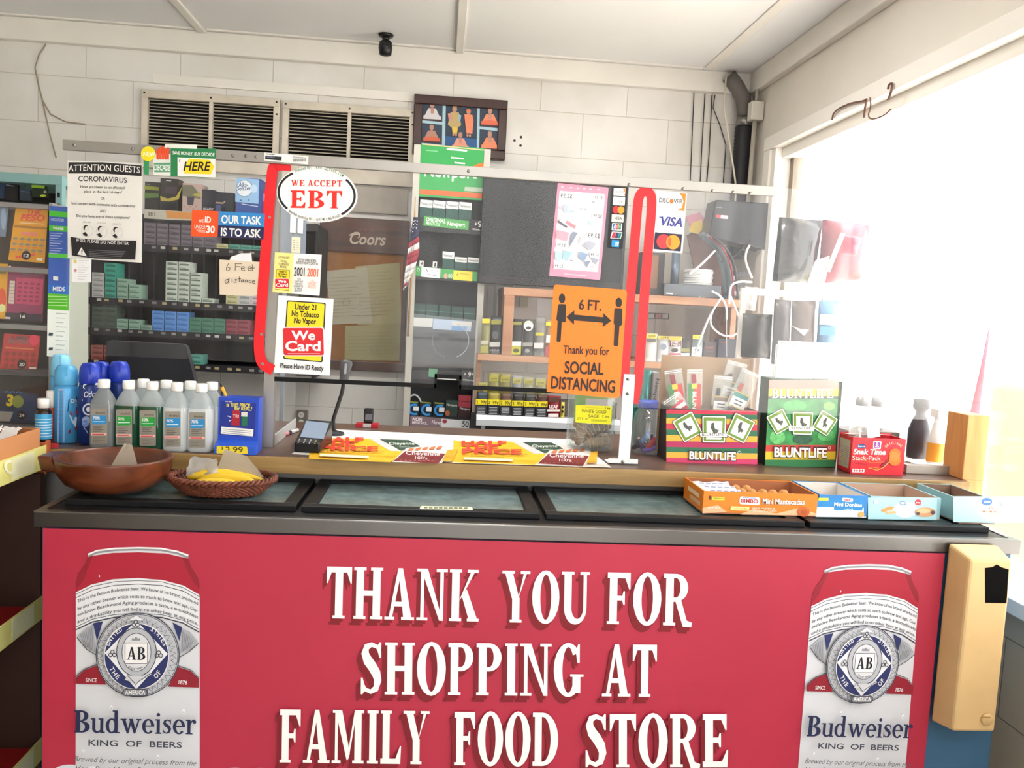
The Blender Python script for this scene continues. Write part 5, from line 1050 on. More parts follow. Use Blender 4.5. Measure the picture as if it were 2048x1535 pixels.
# red cracker box
KY = 2.10
o, x0, x1, z0, z1, dz = pxbox(1700, 1806, 947, 874, KY, .075, M('#c9202c', .45), 'snack_box', '', '')
bpy.data.objects.remove(o)
q = MB(); RC = M('#cf2230', .45); CD = M('#cfc7bd', .6)
q.box(x0, KY, z0, x1, KY+.0015, z1, RC); q.box(x0, KY+.0735, z0, x1, KY+.075, z1+.004, RC); q.box(x0, KY+.0015, z0, x0+.0015, KY+.0735, z1, RC); q.box(x1-.0015, KY+.0015, z0, x1, KY+.0735, z1, RC); q.box(x0, KY+.0015, z0, x1, KY+.0735, z0+.0015, CD)
kb = tag(q.build('snack_box'), 'opened red cracker box at the right of the counter', 'box')
q = MB(); d = Draw(q, ('Y', KY-.0004), (1648, 700, 5.1175), (0, 0, dz)); d.sl = .01
d.ell(385, 972, 46, 24, '#1f3f7c'); d.txt('Lance', 350, 980, 420, 980, 20, WHITE, .01); d.rrect([(505, 918), (588, 922), (580, 1002), (502, 998)], 10, '#efe8ea'); d.rrect([(515, 928), (578, 932), (570, 992), (512, 988)], 8, '#8a3c9c'); d.txt('6', 530, 965, 556, 966, 36, WHITE, .02); d.txt('PACK', 522, 984, 566, 985, 14, WHITE, .01)
d.txt('Snak Time', 298, 1052, 628, 1058, 52, '#f4f0ea', .03, shear=.15); d.txt('Stack-Pack', 290, 1112, 578, 1116, 44, '#f0d8c8', .006)
d.arc('ORIGINAL', 712, 1010, 80, 60, -160, -20, 26, '#f0b8a0', .01); d.ell(725, 1045, 58, 50, '#ee6a1e'); d.ell(722, 1110, 62, 60, '#f0741f'); d.ell(720, 1080, 50, 50, '#f28030')
d.line([(380, 1100), (480, 1140), (620, 1130)], 8, '#e86a20'); d.line([(300, 1140), (440, 1160)], 5, '#8a1420'); d.poly([(580, 1170), (640, 1110), (665, 1130), (610, 1190)], '#8c1c3c'); d.line([(450, 1190), (540, 1215), (600, 1190), (660, 1135)], 8, '#e8a050'); d.line([(470, 1180), (560, 1195)], 6, '#e88a30')
d.rrect([(285, 1200), (410, 1203), (408, 1238), (283, 1236)], 8, '#efe2dc')
for k in range(4): d.ell(305+k*28, 1219, 9, 12, '#c8404c')
q.build('front_print', parent=kb)
q = MB(); q.box(x0-.0004, KY+.012, z0+.012, x0-.0001, KY+.068, z1-.01, M('#bdb3a6', .6))
for k in range(10): q.box(x0-.0007, KY+.016, z0+.02+k*.005, x0-.0004, KY+.06-(k % 3)*.008, z0+.021+k*.005, M('#8a8076', .6))
q.build('side_panel_print', parent=kb)
q = MB(); q.raw([(x0+.002, KY+.0725, z1+.001), (x1-.012, KY+.0725, z1+.001), (x1-.02, KY+.04, z1+.004), (x0+.01, KY+.035, z1+.003)], [(0, 1, 2, 3), (3, 2, 1, 0)], M('#d6d2ca', .6)); q.build('flap', parent=kb)
def crumple(name, pts, mat, label, cat, th=.001, group=None, seed=1, amp=.004, n=6):
    """pts: 4 corners in space; a crumpled sheet with thickness between them"""
    rg = random.Random(seed); A_, B_, C_, D_ = [Vector(p) for p in pts]; vs = []; fs = []
    nn = (B_-A_).cross(D_-A_).normalized()
    for i in range(n+1):
        for j in range(n+1):
            u, v = i/n, j/n; p = A_*(1-u)*(1-v)+B_*u*(1-v)+C_*u*v+D_*(1-u)*v; vs.append(p+nn*rg.uniform(-amp, amp))
    N = len(vs); vs += [p+nn*th for p in vs]
    for i in range(n):
        for j in range(n):
            a = i*(n+1)+j; f = (a, a+1, a+n+2, a+n+1); fs.append(f); fs.append(tuple(N+q for q in reversed(f)))
    q = MB(); q.raw(vs, fs, mat, True); return tag(q.build(name), label, cat, group)
PL = clear('#f0f0ee', .28, .2, '#f6f6f4', name='clear_bag')
crumple('plastic_wrapper', [(x0+.006, KY+.03, z1-.02), (x0+.075, KY+.03, z1-.02), (x0+.07, KY+.06, z1+.045), (x0+.015, KY+.055, z1+.03)], PL, 'crumpled clear wrapper sticking out of the red cracker box', 'wrapper', seed=4, amp=.006)
crumple('torn_paper', [(x0+.05, KY+.022, z1-.005), (x0+.085, KY+.022, z1+.002), (x0+.082, KY+.03, z1+.034), (x0+.05, KY+.034, z1+.028)], M('#eceeee', .5), 'torn white paper piece poking from the red cracker box', 'paper', seed=5, amp=.003)
# things behind the right end of the barrier
def lathe_px(name, px, pyb, Y, prof, mat, label, cat, zb=None, group=None, parent=None):
    x = PY(px, pyb, Y).x; zb = CT+.0005 if zb is None else zb
    q = MB(); q.lathe(x, Y, [(r_*Y/FPX, zb+h*Y/FPX) for r_, h in prof], mat, 24); o = q.build(name, origin=(x, Y, zb) if parent is None else None, parent=parent)
    return tag(o, label, cat, group) if label else o
CLR = clear('#eef2f4', .25, .1, '#f4f6f6', name='clear_jar')
for px, lb in ((1722, 'left one of two clear shaker jars with grey lids behind the cracker box'), (1753, 'right one of two clear shaker jars with grey lids behind the cracker box')):
    s_ = lathe_px('shaker_jar', px, 838, 2.5, [(13, 0), (14, 3), (14, 42), (12, 48)], CLR, lb, 'jar', CT+.0705, 'clear shaker jars')
    x = PY(px, 838, 2.5).x; k = 2.5/FPX; q = MB(); q.lathe(x, 2.5, [(13.5*k, CT+.0705+48.3*k), (13.5*k, CT+.0705+58*k), (12*k, CT+.0705+66*k), (0, CT+.0705+66*k)], M('#8f8f94', .35, .4), 24); q.build('lid', parent=s_)
q = MB(); a, b = PY(1694, 890, 2.44), PY(1798, 890, 2.44); q.box(a.x, 2.44, CT+.0005, b.x, 2.56, CT+.07, M('#6f665e', .5)); tag(q.build('shelf_block', bevel=.002), 'low brown block under the two shaker jars', 'block')
lathe_px('spray_bottle', 1832, 925, 2.4, [(20, 0), (22, 4), (22, 60), (16, 80), (10, 92), (10, 100), (17, 108), (16, 125), (0, 128)], M('#3f3a40', .3), 'dark curved bottle seen through the barrier at right', 'bottle')
sp = lathe_px('spray_bottle', 1868, 930, 2.32, [(16, 0), (17, 3), (17, 45), (12, 70), (8, 88), (8, 98)], M('#e4e2e0', .4), 'white spray bottle with an orange lower half behind the barrier', 'bottle')
x = PY(1868, 930, 2.32).x; k = 2.32/FPX; q = MB(); q.lathe(x, 2.32, [(17.3*k, CT+.001+4*k), (17.3*k, CT+.001+44*k)], M('#e6a03c', .5), 24, cap=False); q.build('label', parent=sp); q = MB(); q.box(x-10*k, 2.30, CT+98*k, x+10*k, 2.34, CT+116*k, M('#e9e6e0', .4)); q.build('trigger_head', parent=sp, bevel=.002)
pt = lathe_px('powder_can', 1902, 932, 2.24, [(15, 0), (15.5, 1), (15.5, 68), (15, 70), (0, 71)], M('#d8d4cc', .4), 'white can with a dark red label next to the plywood post', 'can')
x = PY(1902, 932, 2.24).x; k = 2.24/FPX; q = MB(); q.lathe(x, 2.24, [(15.8*k, CT+26*k), (15.8*k, CT+66*k)], M('#4a1c28', .45), 24, cap=False); q.lathe(x, 2.24, [(15.9*k, CT+17*k), (15.9*k, CT+25*k)], M('#c8303c', .45), 24, cap=False)
for hh in (52, 45, 39): q.lathe(x, 2.24, [(16*k, CT+hh*k), (16*k, CT+(hh+2)*k)], M('#cfc4c4', .45), 24, cap=False)
q.build('label', parent=pt)
q = MB(); a, b = PY(1813, 937, 2.135), PY(1912, 937, 2.135); q.box(a.x, 2.135, CT+.0005, min(b.x, x0+.3), 2.16, CT+.024, M('#9d958c', .4, .5)); tag(q.build('metal_channel', bevel=.001), 'short grey metal channel lying on the counter beside the post', 'channel')
# monitor seen from behind, standing at the back of the counter
MY = 2.58; q = MB(); mk = M('#2f3034', .4)
a, b, c_, e = PY(214, 681, MY), PY(372, 690, MY), PY(390, 762, MY), PY(208, 748, MY)
zt, zb_ = a.z, PY(300, 760, MY).z
q.prism([(e.x, MY, zb_), (c_.x, MY, zb_), (b.x, MY, zt-.006), (b.x-.012, MY, zt), (a.x, MY, zt)], (0, .03, 0), mk)
mo = tag(q.build('monitor', origin=((a.x+b.x)/2, MY, CT), bevel=.004), 'dark monitor seen from behind over the spray cans and bottles', 'monitor')
q = MB(); xm = (a.x+b.x)/2; q.box(xm-.02, MY+.005, CT+.01, xm+.02, MY+.025, zb_+.01, mk); q.box(xm-.07, MY-.04, CT+.0005, xm+.07, MY+.05, CT+.012, mk); q.build('stand', parent=mo)
# ================================================================ back wall
# louvred vents
def vent(quad, fields, label, btm):
    x0, z1 = PY(*quad[0], YW).x, PY(*quad[0], YW).z; x1 = PY(*quad[1], YW).x; z0 = PY(*btm, YW).z
    r = root('wall_vent', ((x0+x1)/2, YW, z0), label, 'vent', 'louvred vents high on the back wall')
    FR = M('#cfc6b6', .55, 0, vary=.12, scale=12); q = MB(); y0 = YW-.03
    xs = [x0, (x0+x1)/2-.008, (x0+x1)/2+.008, x1]; zt, zb_ = z1-.035, z0+.065
    q.box(x0, y0, zt, x1, YW-.001, z1, FR); q.box(x0, y0, z0, x1, YW-.001, zb_, FR); q.box(x0, y0, zb_, x0+.028, YW-.001, zt, FR); q.box(x1-.028, y0, zb_, x1, YW-.001, zt, FR); q.box(xs[1], y0, zb_, xs[2], YW-.001, zt, FR)
    q.build('frame', parent=r, bevel=.002)
    q = MB(); q.box(x0+.028, YW-.004, zb_, x1-.028, YW-.0012, zt, M('#100d0b', .9)); q.build('backing', parent=r)
    SL = M('#b5ab9b', .6, vary=.25, scale=18)
    for a, b in ((x0+.029, xs[1]-.001), (xs[2]+.001, x1-.029)):
        q = MB(); n = 17; st = (zt-zb_)/n
        for k in range(n): q.obox(((a+b)/2, YW-.017, zb_+st*(k+.5)), (b-a, .0105, .003), SL, rx=.35)
        q.build('louvres', parent=r)
    q = MB()
    for px, pz in ((x0+.014, z1-.015), ((x0+x1)/2, z1-.017), (x1-.014, z1-.015), (x1-.012, z1-.07)): q.box(px-.004, y0-.0015, pz-.004, px+.004, y0-.0001, pz+.004, M('#2a2520', .5))
    q.build('screws', parent=r)
    return x0, x1, z0, z1
vent([(287, 181), (562, 200)], 2, 'left one of two beige louvred vents high on the block wall', (430, 345))
vx0, vx1, vz0, vz1 = vent([(568, 203), (832, 220)], 2, 'right one of two beige louvred vents, touching the framed picture', (700, 368))
q = MB(); q.box(vx0+.1, YW-.02, vz0-.13, vx1-.02, YW-.001, vz0-.008, M('#a9a196', .6, vary=.06)); tag(q.build('duct_cover', bevel=.004), 'plain grey cover panel on the wall under the right louvred vent', 'panel')
q = MB(); a, b = PY(308, 149, YW), PY(830, 187, YW); q.box(a.x, YW-.012, PY(600, 188, YW).z, b.x, YW-.001, PY(600, 170, YW).z, TRIM); struct(q.build('trim_9'))
# framed picture
fy = YW-.045
q = MB(); pl = ('Y', fy); d = Draw(q, pl, (800, 170, 8.164)); WD = M('#3a1d18', .35, vary=.15)
P0, P1, P2, P3 = (250, 105), (1762, 285), (1760, 1225), (195, 1045)
c_ = [PY(800+x/8.164, 170+y/8.164, fy) for x, y in (P0, P1, P2, P3)]
fx0, fx1, fz0, fz1 = c_[0].x-.003, c_[1].x, c_[2].z, (c_[0].z+c_[1].z)/2
for bb in ((fx0, fz1-.042, fx1, fz1), (fx0, fz0, fx1, fz0+.042), (fx0, fz0+.042, fx0+.04, fz1-.042), (fx1-.04, fz0+.042, fx1, fz1-.042)): q.box(bb[0], fy, bb[1], bb[2], YW-.002, bb[3], WD)
pf = tag(q.build('framed_picture', bevel=.004), 'dark framed collage of seated and standing figures on the back wall', 'picture')
q = MB(); q.box(fx0+.039, fy+.012, fz0+.041, fx1-.039, fy+.02, fz1-.041, M('#a9c8d4', .5)); d = Draw(q, ('Y', fy+.0118), (800, 170, 8.164)); NB = M('#2c3a4c', .5, vary=.2, scale=20)
for P in ([(355, 225), (700, 265), (690, 605), (345, 570)], [(345, 615), (690, 650), (685, 975), (335, 940)], [(750, 270), (1262, 328), (1255, 1045), (735, 985)], [(1305, 335), (1650, 372), (1642, 710), (1298, 675)], [(1300, 720), (1645, 760), (1640, 1110), (1290, 1065)]): d.poly(P, NB)
d.poly([(740, 830), (1256, 880), (1255, 1045), (735, 985)], '#27568a')
SKN, OR1, OR2, WH1 = M('#b98a78', .6), M('#e58a66', .6), M('#d96c50', .6), M('#d2cdd2', .6)
def seated(cx, cy, s, robe, low):
    o = lambda x, y: (cx+x*s, cy+y*s)
    d.poly([o(-150, 130), o(150, 150), o(170, 175), o(-160, 155)], '#4a2c28'); d.rrect([o(-60, -40), o(60, -35), o(130, 120), o(150, 150), o(-150, 135), o(-130, 100)], 18*s, robe)
    d.poly([o(-140, 80), o(0, 60), o(140, 95), o(150, 150), o(-145, 135)], low); d.poly([o(-25, -40), o(28, -38), o(30, 50), o(-20, 50)], SKN); d.ell(*o(2, -85), 36*s, 46*s, SKN); d.ell(*o(2, -118), 34*s, 20*s, robe if robe is WH1 else SKN)
seated(525, 415, 1.0, WH1, WH1); seated(1468, 510, 1.0, OR1, OR2); seated(515, 780, .95, SKN, OR2); seated(1465, 895, .98, OR1, OR1); seated(985, 905, .95, M('#e59a88', .6), M('#e59a88', .6))
d.poly([(830, 440), (960, 450), (1000, 660), (940, 700), (930, 800), (860, 800), (845, 700), (780, 650)], '#b9a06a'); d.ell(892, 400, 40, 52, SKN); d.poly([(858, 370), (870, 290), (890, 275), (915, 290), (932, 370)], '#a98a4a'); d.poly([(780, 470), (830, 460), (850, 560), (800, 600)], '#c98a86'); d.poly([(955, 480), (1000, 500), (980, 620), (940, 560)], '#9ab0b8'); d.poly([(850, 690), (945, 700), (930, 800), (862, 795)], '#d9b84a')
d.poly([(1050, 480), (1180, 490), (1200, 580), (1180, 800), (1085, 795), (1065, 640)], OR1); d.ell(1120, 440, 36, 46, SKN); d.poly([(1080, 405), (1155, 410), (1158, 440), (1085, 432)], '#e0704a')
for x, y in ((870, 815), (915, 818), (1100, 825), (1140, 830)): d.ell(x, y, 18, 24, SKN)
q.build('print', parent=pf)
# notice board
by = YW-.03
b0, b1 = PY(640, 437, by), PY(819, 448, by); bz1 = PY(730, 436, by).z; bz0 = PY(735, 742, by).z
q = MB(); FRW = wood('#3c2018', '#5a3526', 'X', 5, .4)
q.box(b0.x, by, bz1-.16, b1.x, YW-.002, bz1, FRW); q.box(b0.x, by, bz0, b1.x, YW-.002, bz0+.045, FRW); q.box(b0.x, by, bz0+.045, b0.x+.022, YW-.002, bz1-.16, FRW); q.box(b1.x-.022, by, bz0+.045, b1.x, YW-.002, bz1-.16, FRW)
nb = tag(q.build('notice_board', bevel=.003), 'brown cork notice board with a dark lettered header on the back wall', 'notice board')
q = MB(); q.box(b0.x+.021, by+.012, bz0+.044, b1.x-.021, YW-.004, bz1-.159, M('#8f5e2c', .8, vary=.15, scale=30)); q.build('cork_panel', parent=nb)
q = MB(); d = Draw(q, ('Y', by-.0005), (500, 300, 5.686)); d.txt('Coors', 1120, 1062, 1530, 1082, 125, '#b9ab98', .02, shear=.2); d.line(smooth([(1130, 970), (1200, 930), (1260, 950), (1230, 1000)]), 14, '#b9ab98')
for x in (1240, 1300, 1380): d.poly([(x, 880), (x+35, 900), (x+20, 930), (x-10, 920)], '#6e3f2c')
q.build('header_lettering', parent=nb)
PP = M('#b3a888', .7, vary=.05)
def paper(pts, c, label, k):
    q = MB(); d = Draw(q, ('Y', by+.0115-.0012*k), (500, 480, 5.686)); d.slab(pts, .0008, c)
    x0, y0 = pts[0]; x1 = pts[1][0]; n = int((pts[2][1]-y0)/42)
    for i in range(1, n-1): d.line([(x0+40, y0+35+i*40+6), (x1-60-(i % 3)*50, y0+35+i*40+20+(pts[1][1]-pts[0][1])*.8)], 4, '#8d8468')
    d.ring((x0+x1)/2, (y0+pts[2][1])/2+60, 44, 40, 6, '#8f8a7c'); tag(q.build('paper'), label, 'paper', 'papers on the notice board')
paper([(1200, 300), (1700, 255), (1725, 960), (1220, 960)], M('#a89f78', .7), 'yellowed certificate at the upper right of the notice board', 1)
paper([(862, 350), (1330, 310), (1390, 940), (930, 960)], M('#aea892', .7), 'greyish certificate at the left of the notice board', 2)
paper([(1080, 975), (1745, 945), (1730, 1370), (1075, 1362)], M('#9f9770', .7), 'wide yellowed sheet at the bottom of the notice board', 3)
# ================================================================ left pack rack
KY0 = 3.72
kx0, kx1 = PY(178, 600, KY0).x, PY(632, 600, KY0).x
ks = [PY(350, y, KY0).z for y in (432, 492, 603, 663, 727)]
DK = M('#191718', .55, 0, .25); rk = root('pack_rack', ((kx0+kx1)/2, 3.9, ks[4]-.04), 'black shelved rack of cigarette packs against the back wall', 'rack')
q = MB(); q.box(kx0, 4.03, ks[4]-.04, kx1, 4.045, ks[0], DK); q.box(kx0, 4.045, ks[4]-.04, kx1-.3, 4.0985, ks[0], DK); q.build('back_panel', parent=rk)
for x in (kx0, kx1-.012): q = MB(); q.box(x, KY0+.01, ks[4]-.04, x+.012, 4.03, ks[0]-.013, DK); q.build('side_panel', parent=rk)
for i, z in enumerate(ks):
    q = MB(); q.box(kx0, KY0-.002, z-.012, kx1, 4.03, z, DK); q.box(kx0, KY0-.004, z-.028, kx1, KY0-.002, z+.002, M('#242226', .5))
    d = Draw(q, ('Y', KY0-.0042)); rg = random.Random(i)
    if i:
        for k in range(16): x = 190+k*22+rg.uniform(-4, 4); y = (432, 492, 603, 663, 727)[i]+(x-350)*.058+4; d.poly([(x, y-2), (x+9, y-1.5), (x+9, y+3.5), (x, y+3)], ('#b9b5b0', '#8d8a86', '#a89a70', '#77757a')[rg.randrange(4)])
    else:
        d.poly([(288, 418), (330, 420), (385, 424), (384, 441), (335, 439), (288, 436)], '#b5b0a4'); d.poly([(331, 421), (384, 425), (383, 438), (335, 436)], '#c98a48')
        for k in range(4): d.line([(298+k*4, 424), (298+k*4, 432)], 2, '#6a655c')
    q.build('shelf', parent=rk)
    if 0 < i < 4:
        q = MB()
        for k in range(1, 17): x = kx0+(kx1-kx0)*k/17; q.box(x-.001, KY0+.29, z+.0005, x+.001, 4.029, ks[i-1]-.0125, M('#3a383b', .5))
        q.build('dividers', parent=rk)
_pk = {}
PKC = {'purple': ('#6d666e', '#4c464e'), 'cream': ('#b9b58c', '#8d8a60'), 'teal': ('#5b9a8c', '#356e62'), 'dteal': ('#3f9a88', '#27695c'), 'white': ('#b9c4b8', '#5f6a62'), 'grey': ('#b3b4b2', '#86888a'), 'pale': ('#8fae9c', '#5e7f6c'), 'dgreen': ('#4c5a4e', '#37433a'), 'blue': ('#5b8fd0', '#3f6cb0'), 'green': ('#4f7f6c', '#3a6354'), 'red': ('#8f4a54', '#6a2c38'), 'rust': ('#96564c', '#6b3630'), 'pink': ('#c2b4bc', '#8a7c86')}
pw, ph_, pd = .0525, .0208, .085
def flatpack(key, x, z, label, group):
    if key not in _pk:
        q = MB(); c1, c2 = PKC[key]; q.box(-pw/2, 0, 0, pw/2, pd, ph_, M(c1, .45)); q.box(-pw/2+.006, -.0003, .006, pw/2-.008, 0, .0125, M(c2, .45)); q.box(-pw/2+.006, -.0003, .0145, pw/2-.02, 0, .0165, M(c2, .45))
        _pk[key] = q.build('cigarette_pack', origin=(0, 0, 0)); o = _pk[key]; o.location = (x, KY0+.004, z); tag(o, label, 'cigarette pack', group); WL[o.name] = Vector(o.location); return
    o = _pk[key].copy(); COL.objects.link(o); o.location = (x, KY0+.004, z); tag(o, label, 'cigarette pack', group)
RW = {1: (1, 490), 2: (2, 600), 3: (3, 660), 4: (4, 720)}
for row, px, n, key, ds in (
    [(1, 288+i*24, 5, 'purple', 'dusky grey pack in the wide block of packs on the upper shelf of the rack') for i in range(6)]+[(1, 432, 1, 'cream', 'single cream pack lying right of the dusky block on the upper shelf')]+[(1, 456+i*24, 1, 'teal', 'single layer teal pack at the right end of the upper rack shelf') for i in range(3)]+
    [(2, 184, 5, 'grey', 'grey white pack in the stack at the far left of the second shelf'), (2, 208, 7, 'dteal', 'bright teal pack in the tall stack near the left of the second shelf'), (2, 232, 4, 'pale', 'pale green pack in the four high stack on the second shelf'), (2, 256, 3, 'pale', 'pale green pack in the three high stack on the second shelf'),
     (2, 331, 8, 'white', 'whitish pack in the left one of two tall eight high stacks'), (2, 355, 8, 'white', 'whitish pack in the right one of two tall eight high stacks'), (2, 379, 6, 'white', 'whitish pack in the six high stack beside the tall ones'), (2, 403, 1, 'white', 'lone whitish pack at the foot of the whitish stacks'), (2, 452, 2, 'cream', 'cream pack in the two high stack under the handwritten note'), (2, 477, 2, 'grey', 'grey pack in the two high stack under the handwritten note'), (2, 503, 2, 'pink', 'pinkish pack in the two high stack next to the red edging'),
     (3, 184, 5, 'dgreen', 'dark green pack in the leftmost stack of the third shelf'), (3, 208, 5, 'dgreen', 'dark green pack in the second stack of the third shelf'), (3, 232, 2, 'pale', 'pale green pack in the first two high stack of the third shelf'), (3, 256, 2, 'pale', 'pale green pack in the two high stack nearest the blue packs'), (3, 280, 1, 'pale', 'lone pale green pack left of the blue block'),
     (3, 304, 4, 'blue', 'blue pack in the left column of the blue block on the third shelf'), (3, 328, 4, 'blue', 'blue pack in the middle column of the blue block on the third shelf'), (3, 352, 4, 'blue', 'blue pack in the right column of the blue block on the third shelf'), (3, 379, 3, 'green', 'green pack in the column right of the blue block'), (3, 403, 3, 'green', 'green pack in the middle of three green columns'), (3, 427, 3, 'green', 'green pack in the column left of the red packs'), (3, 451, 3, 'red', 'red pack in the left column of red packs'), (3, 475, 3, 'red', 'red pack in the right column of red packs'),
     (4, 182, 3, 'rust', 'rust coloured pack in the left stack above the blue spray caps'), (4, 206, 3, 'rust', 'rust coloured pack in the right stack above the blue spray caps'), (4, 380, 2, 'teal', 'teal pack beside the monitor on the lowest rack shelf')]):
    x = PY(px+12, RW[row][1], KY0).x
    for k in range(n): flatpack(key, x, ks[row]+k*(ph_+.0003)+.0004, ds, ds.replace(' pack in', ' packs in'))
# display boxes on top of the rack
def rbox(x0p, x1p, yt, yb_, Y, dep, c, name, label, cat, zb=None, pr=None, zoom=(0, 0, 1), group=None, slant=0):
    a, b = PY(x0p, yb_, Y), PY(x1p, yb_, Y); h = PY((x0p+x1p)/2, yt, Y).z-PY((x0p+x1p)/2, yb_, Y).z
    zb = a.z if zb is None else zb
    q = MB(); mat = M(c, .5) if isinstance(c, str) else c
    q.hexa([(a.x, Y, zb), (b.x, Y, zb), (b.x, Y+dep, zb), (a.x, Y+dep, zb), (a.x, Y, zb+h*(1-slant)), (b.x, Y, zb+h*(1-slant)), (b.x, Y+dep, zb+h), (a.x, Y+dep, zb+h)], mat)
    if pr: d = Draw(q, ('Y', Y-.0004), zoom, (0, 0, zb-PY((x0p+x1p)/2, yb_, Y).z)); pr(d)
    return tag(q.build(name), label, cat, group)
zt = ks[0]+.0005; A4 = (270, 280, 7.311)
rbox(289, 319, 357, 424, 3.76, .1, '#2b2a26', 'display_box', 'dark box with yellow green stripes at the left on top of the rack', 'box', zt, lambda d: (d.poly([(140, 610), (350, 640), (350, 690), (140, 670)], '#8f9434'), d.poly([(140, 720), (350, 730), (350, 790), (140, 800)], '#5f7a3c'), d.line([(150, 590), (220, 600)], 10, '#9a9a94')), A4)
rbox(320, 356, 352, 427, 3.74, .08, '#35312c', 'display_box', 'upright dark display box with a wavy yellow edge on top of the rack', 'box', zt, lambda d: (d.poly([(365, 780), (480, 820), (600, 790), (690, 640), (640, 830), (500, 860), (380, 850)], '#a89a4a'), d.line([(455, 555), (530, 560)], 14, '#c9c6bc'), d.poly([(450, 640), (620, 650), (600, 760), (440, 740)], '#4a4048'), d.poly([(380, 870), (600, 880), (600, 1000), (370, 990)], '#232124')), A4)
rbox(364, 402, 362, 430, 3.74, .1, '#b09a92', 'display_box', 'tan open display box with a sloping lid on top of the rack', 'box', zt, lambda d: (d.poly([(700, 620), (840, 625), (950, 760), (965, 830), (690, 780)], '#6e6c58'), d.poly([(830, 770), (950, 720), (965, 790), (940, 800)], '#a39c50'), d.poly([(760, 790), (870, 800), (850, 920), (770, 910)], '#3a3640'), *[d.ell(720+k*45, 940+(k % 2)*30, 12, 10, '#8a6a66') for k in range(5)]), A4)
rbox(404, 428, 374, 432, 3.75, .09, '#2a2a33', 'display_box', 'small dark box with white letters right of the tan display box', 'box', zt, lambda d: (d.poly([(985, 920), (1060, 900), (1160, 930), (1160, 1000), (990, 1000)], '#1d1c22'), d.txt('READY', 1000, 985, 1150, 990, 34, '#c9c6c2', .012)), A4)
rbox(429, 466, 379, 434, 3.77, .09, '#2d2f3a', 'display_box', 'dark blue display box with a gold band left of the light blue carton', 'box', zt, lambda d: (d.line([(1160, 870), (1290, 880), (1320, 850)], 22, '#a9967c'), d.poly([(1180, 900), (1260, 905), (1250, 1030), (1180, 1030)], '#4a5480'), d.ell(1300, 980, 30, 40, '#15151a')), A4)
rbox(471, 520, 352, 437, 3.74, .12, '#37508f', 'medicine_carton', 'light and dark blue carton with a white disc on top of the rack', 'carton', zt, lambda d: (d.poly([(1475, 520), (1815, 545), (1805, 900), (1465, 870)], '#8fb8dc'), d.ell(1600, 675, 120, 122, '#4f6a92'), d.ell(1600, 675, 113, 116, '#dde4ea'), d.txt('Alka-', 1515, 650, 1650, 650, 62, '#3c5a86', .015, shear=.1), d.txt('Seltzer', 1490, 705, 1700, 700, 62, '#3c5a86', .015, shear=.1), d.ell(1740, 680, 50, 60, '#b9d4ea'), d.line([(1560, 900), (1800, 940)], 10, '#c9d6e8'), d.ell(1550, 850, 20, 12, '#4a7098'), d.ell(1660, 845, 14, 10, '#4a7098')), A4)
rbox(524, 545, 372, 437, 3.80, .06, '#b02c3a', 'medicine_carton', 'narrow red carton between the light blue carton and the red edging', 'carton', zt, lambda d: [d.line([(1890, 720), (1890, 830)], 12, '#efe0e0')], A4)
# tags hanging behind the side panel
for x0, x1, y0, y1, lb in ((460, 525, 700, 935, 'left one of two blank white tags under the oval sticker'), (545, 605, 780, 945, 'right one of two blank white tags under the oval sticker'), (475, 575, 985, 1165, 'cream price list strip above the 2001 sign')):
    q = MB(); d = Draw(q, ('Y', 3.2), (500, 300, 5.686)); d.slab([(x0, y0), (x1, y0+8), (x1-6, y1+6), (x0-6, y1)], .001, M('#e3e6e6' if 'blank' in lb else '#e6e0c0', .5))
    if 'list' in lb:
        for k in range(5): d.line([(x0+18, y0+40+k*26), (x0+34, y0+42+k*26)], 8, '#8a8a86'); d.line([(x0+52, y0+44+k*26), (x0+80, y0+46+k*26)], 6, '#b5b5b0')
    tag(q.build('price_tag'), lb, 'tag', 'tags behind the side panel')
sdm = MB(); a, b = PY(552, 430, 3.2), PY(610, 500, 3.2); sdm.box(a.x, 3.203, PY(580, 520, 3.2).z, b.x, 3.215, PY(580, 400, 3.2).z, M('#7d8794', .5)); sdm.box(a.x+.03, 3.205, CT-.6, a.x+.045, 3.213, PY(580, 520, 3.2).z, M('#7d8794', .5)); sdm.box(a.x+.0, 3.19, 0, a.x+.08, 3.23, CT-.6, M('#7d8794', .5))
tag(sdm.build('tag_board'), 'grey blue board carrying white tags behind the red edging', 'board')
# ================================================================ tall pack display (green header)
NY = 3.75; NP = ('Y', NY-.001)
nl0, nr1 = PY(804, 790, NY).x, PY(951, 790, NY).x
nl0, nr1 = (PY(833, 300, NY).x+PY(801, 850, NY).x)/2, (PY(990, 300, NY).x+PY(947, 850, NY).x)/2
nz1 = PY(910, 292, NY).z
nd = root('pack_display', ((nl0+nr1)/2, NY+.1, 0), 'tall narrow cigarette display with a green header and cream metal posts', 'display')
CRM = M('#b8b5ab', .5, .2); NB2 = M('#46484a', .5); ND = M('#26282a', .5)
for x in (nl0, nr1-.028): q = MB(); q.box(x, NY-.002, 0, x+.028, NY+.02, nz1-.004, CRM); q.build('post', parent=nd)
for x in (nl0+.002, nr1-.01): q = MB(); q.box(x, NY+.0205, 0, x+.008, NY+.19, nz1-.02, NB2); q.build('side_panel', parent=nd)
q = MB(); q.box(nl0+.0105, NY+.17, .1, nr1-.0105, NY+.18, nz1-.02, NB2); q.build('back_panel', parent=nd)
ix0, ix1 = nl0+.0285, nr1-.0285
hz = PY(910, 397, NY).z
q = MB(); q.box(ix0, NY, hz, ix1, NY+.012, nz1, M('#2c9a4c', .4)); d = Draw(q, NP, (650, 0, 2.924))
d.poly([(570, 838), (970, 878), (970, 884), (570, 846)], '#c9b888'); d.poly([(556, 1105), (948, 1132), (946, 1162), (553, 1134)], '#d8622c')
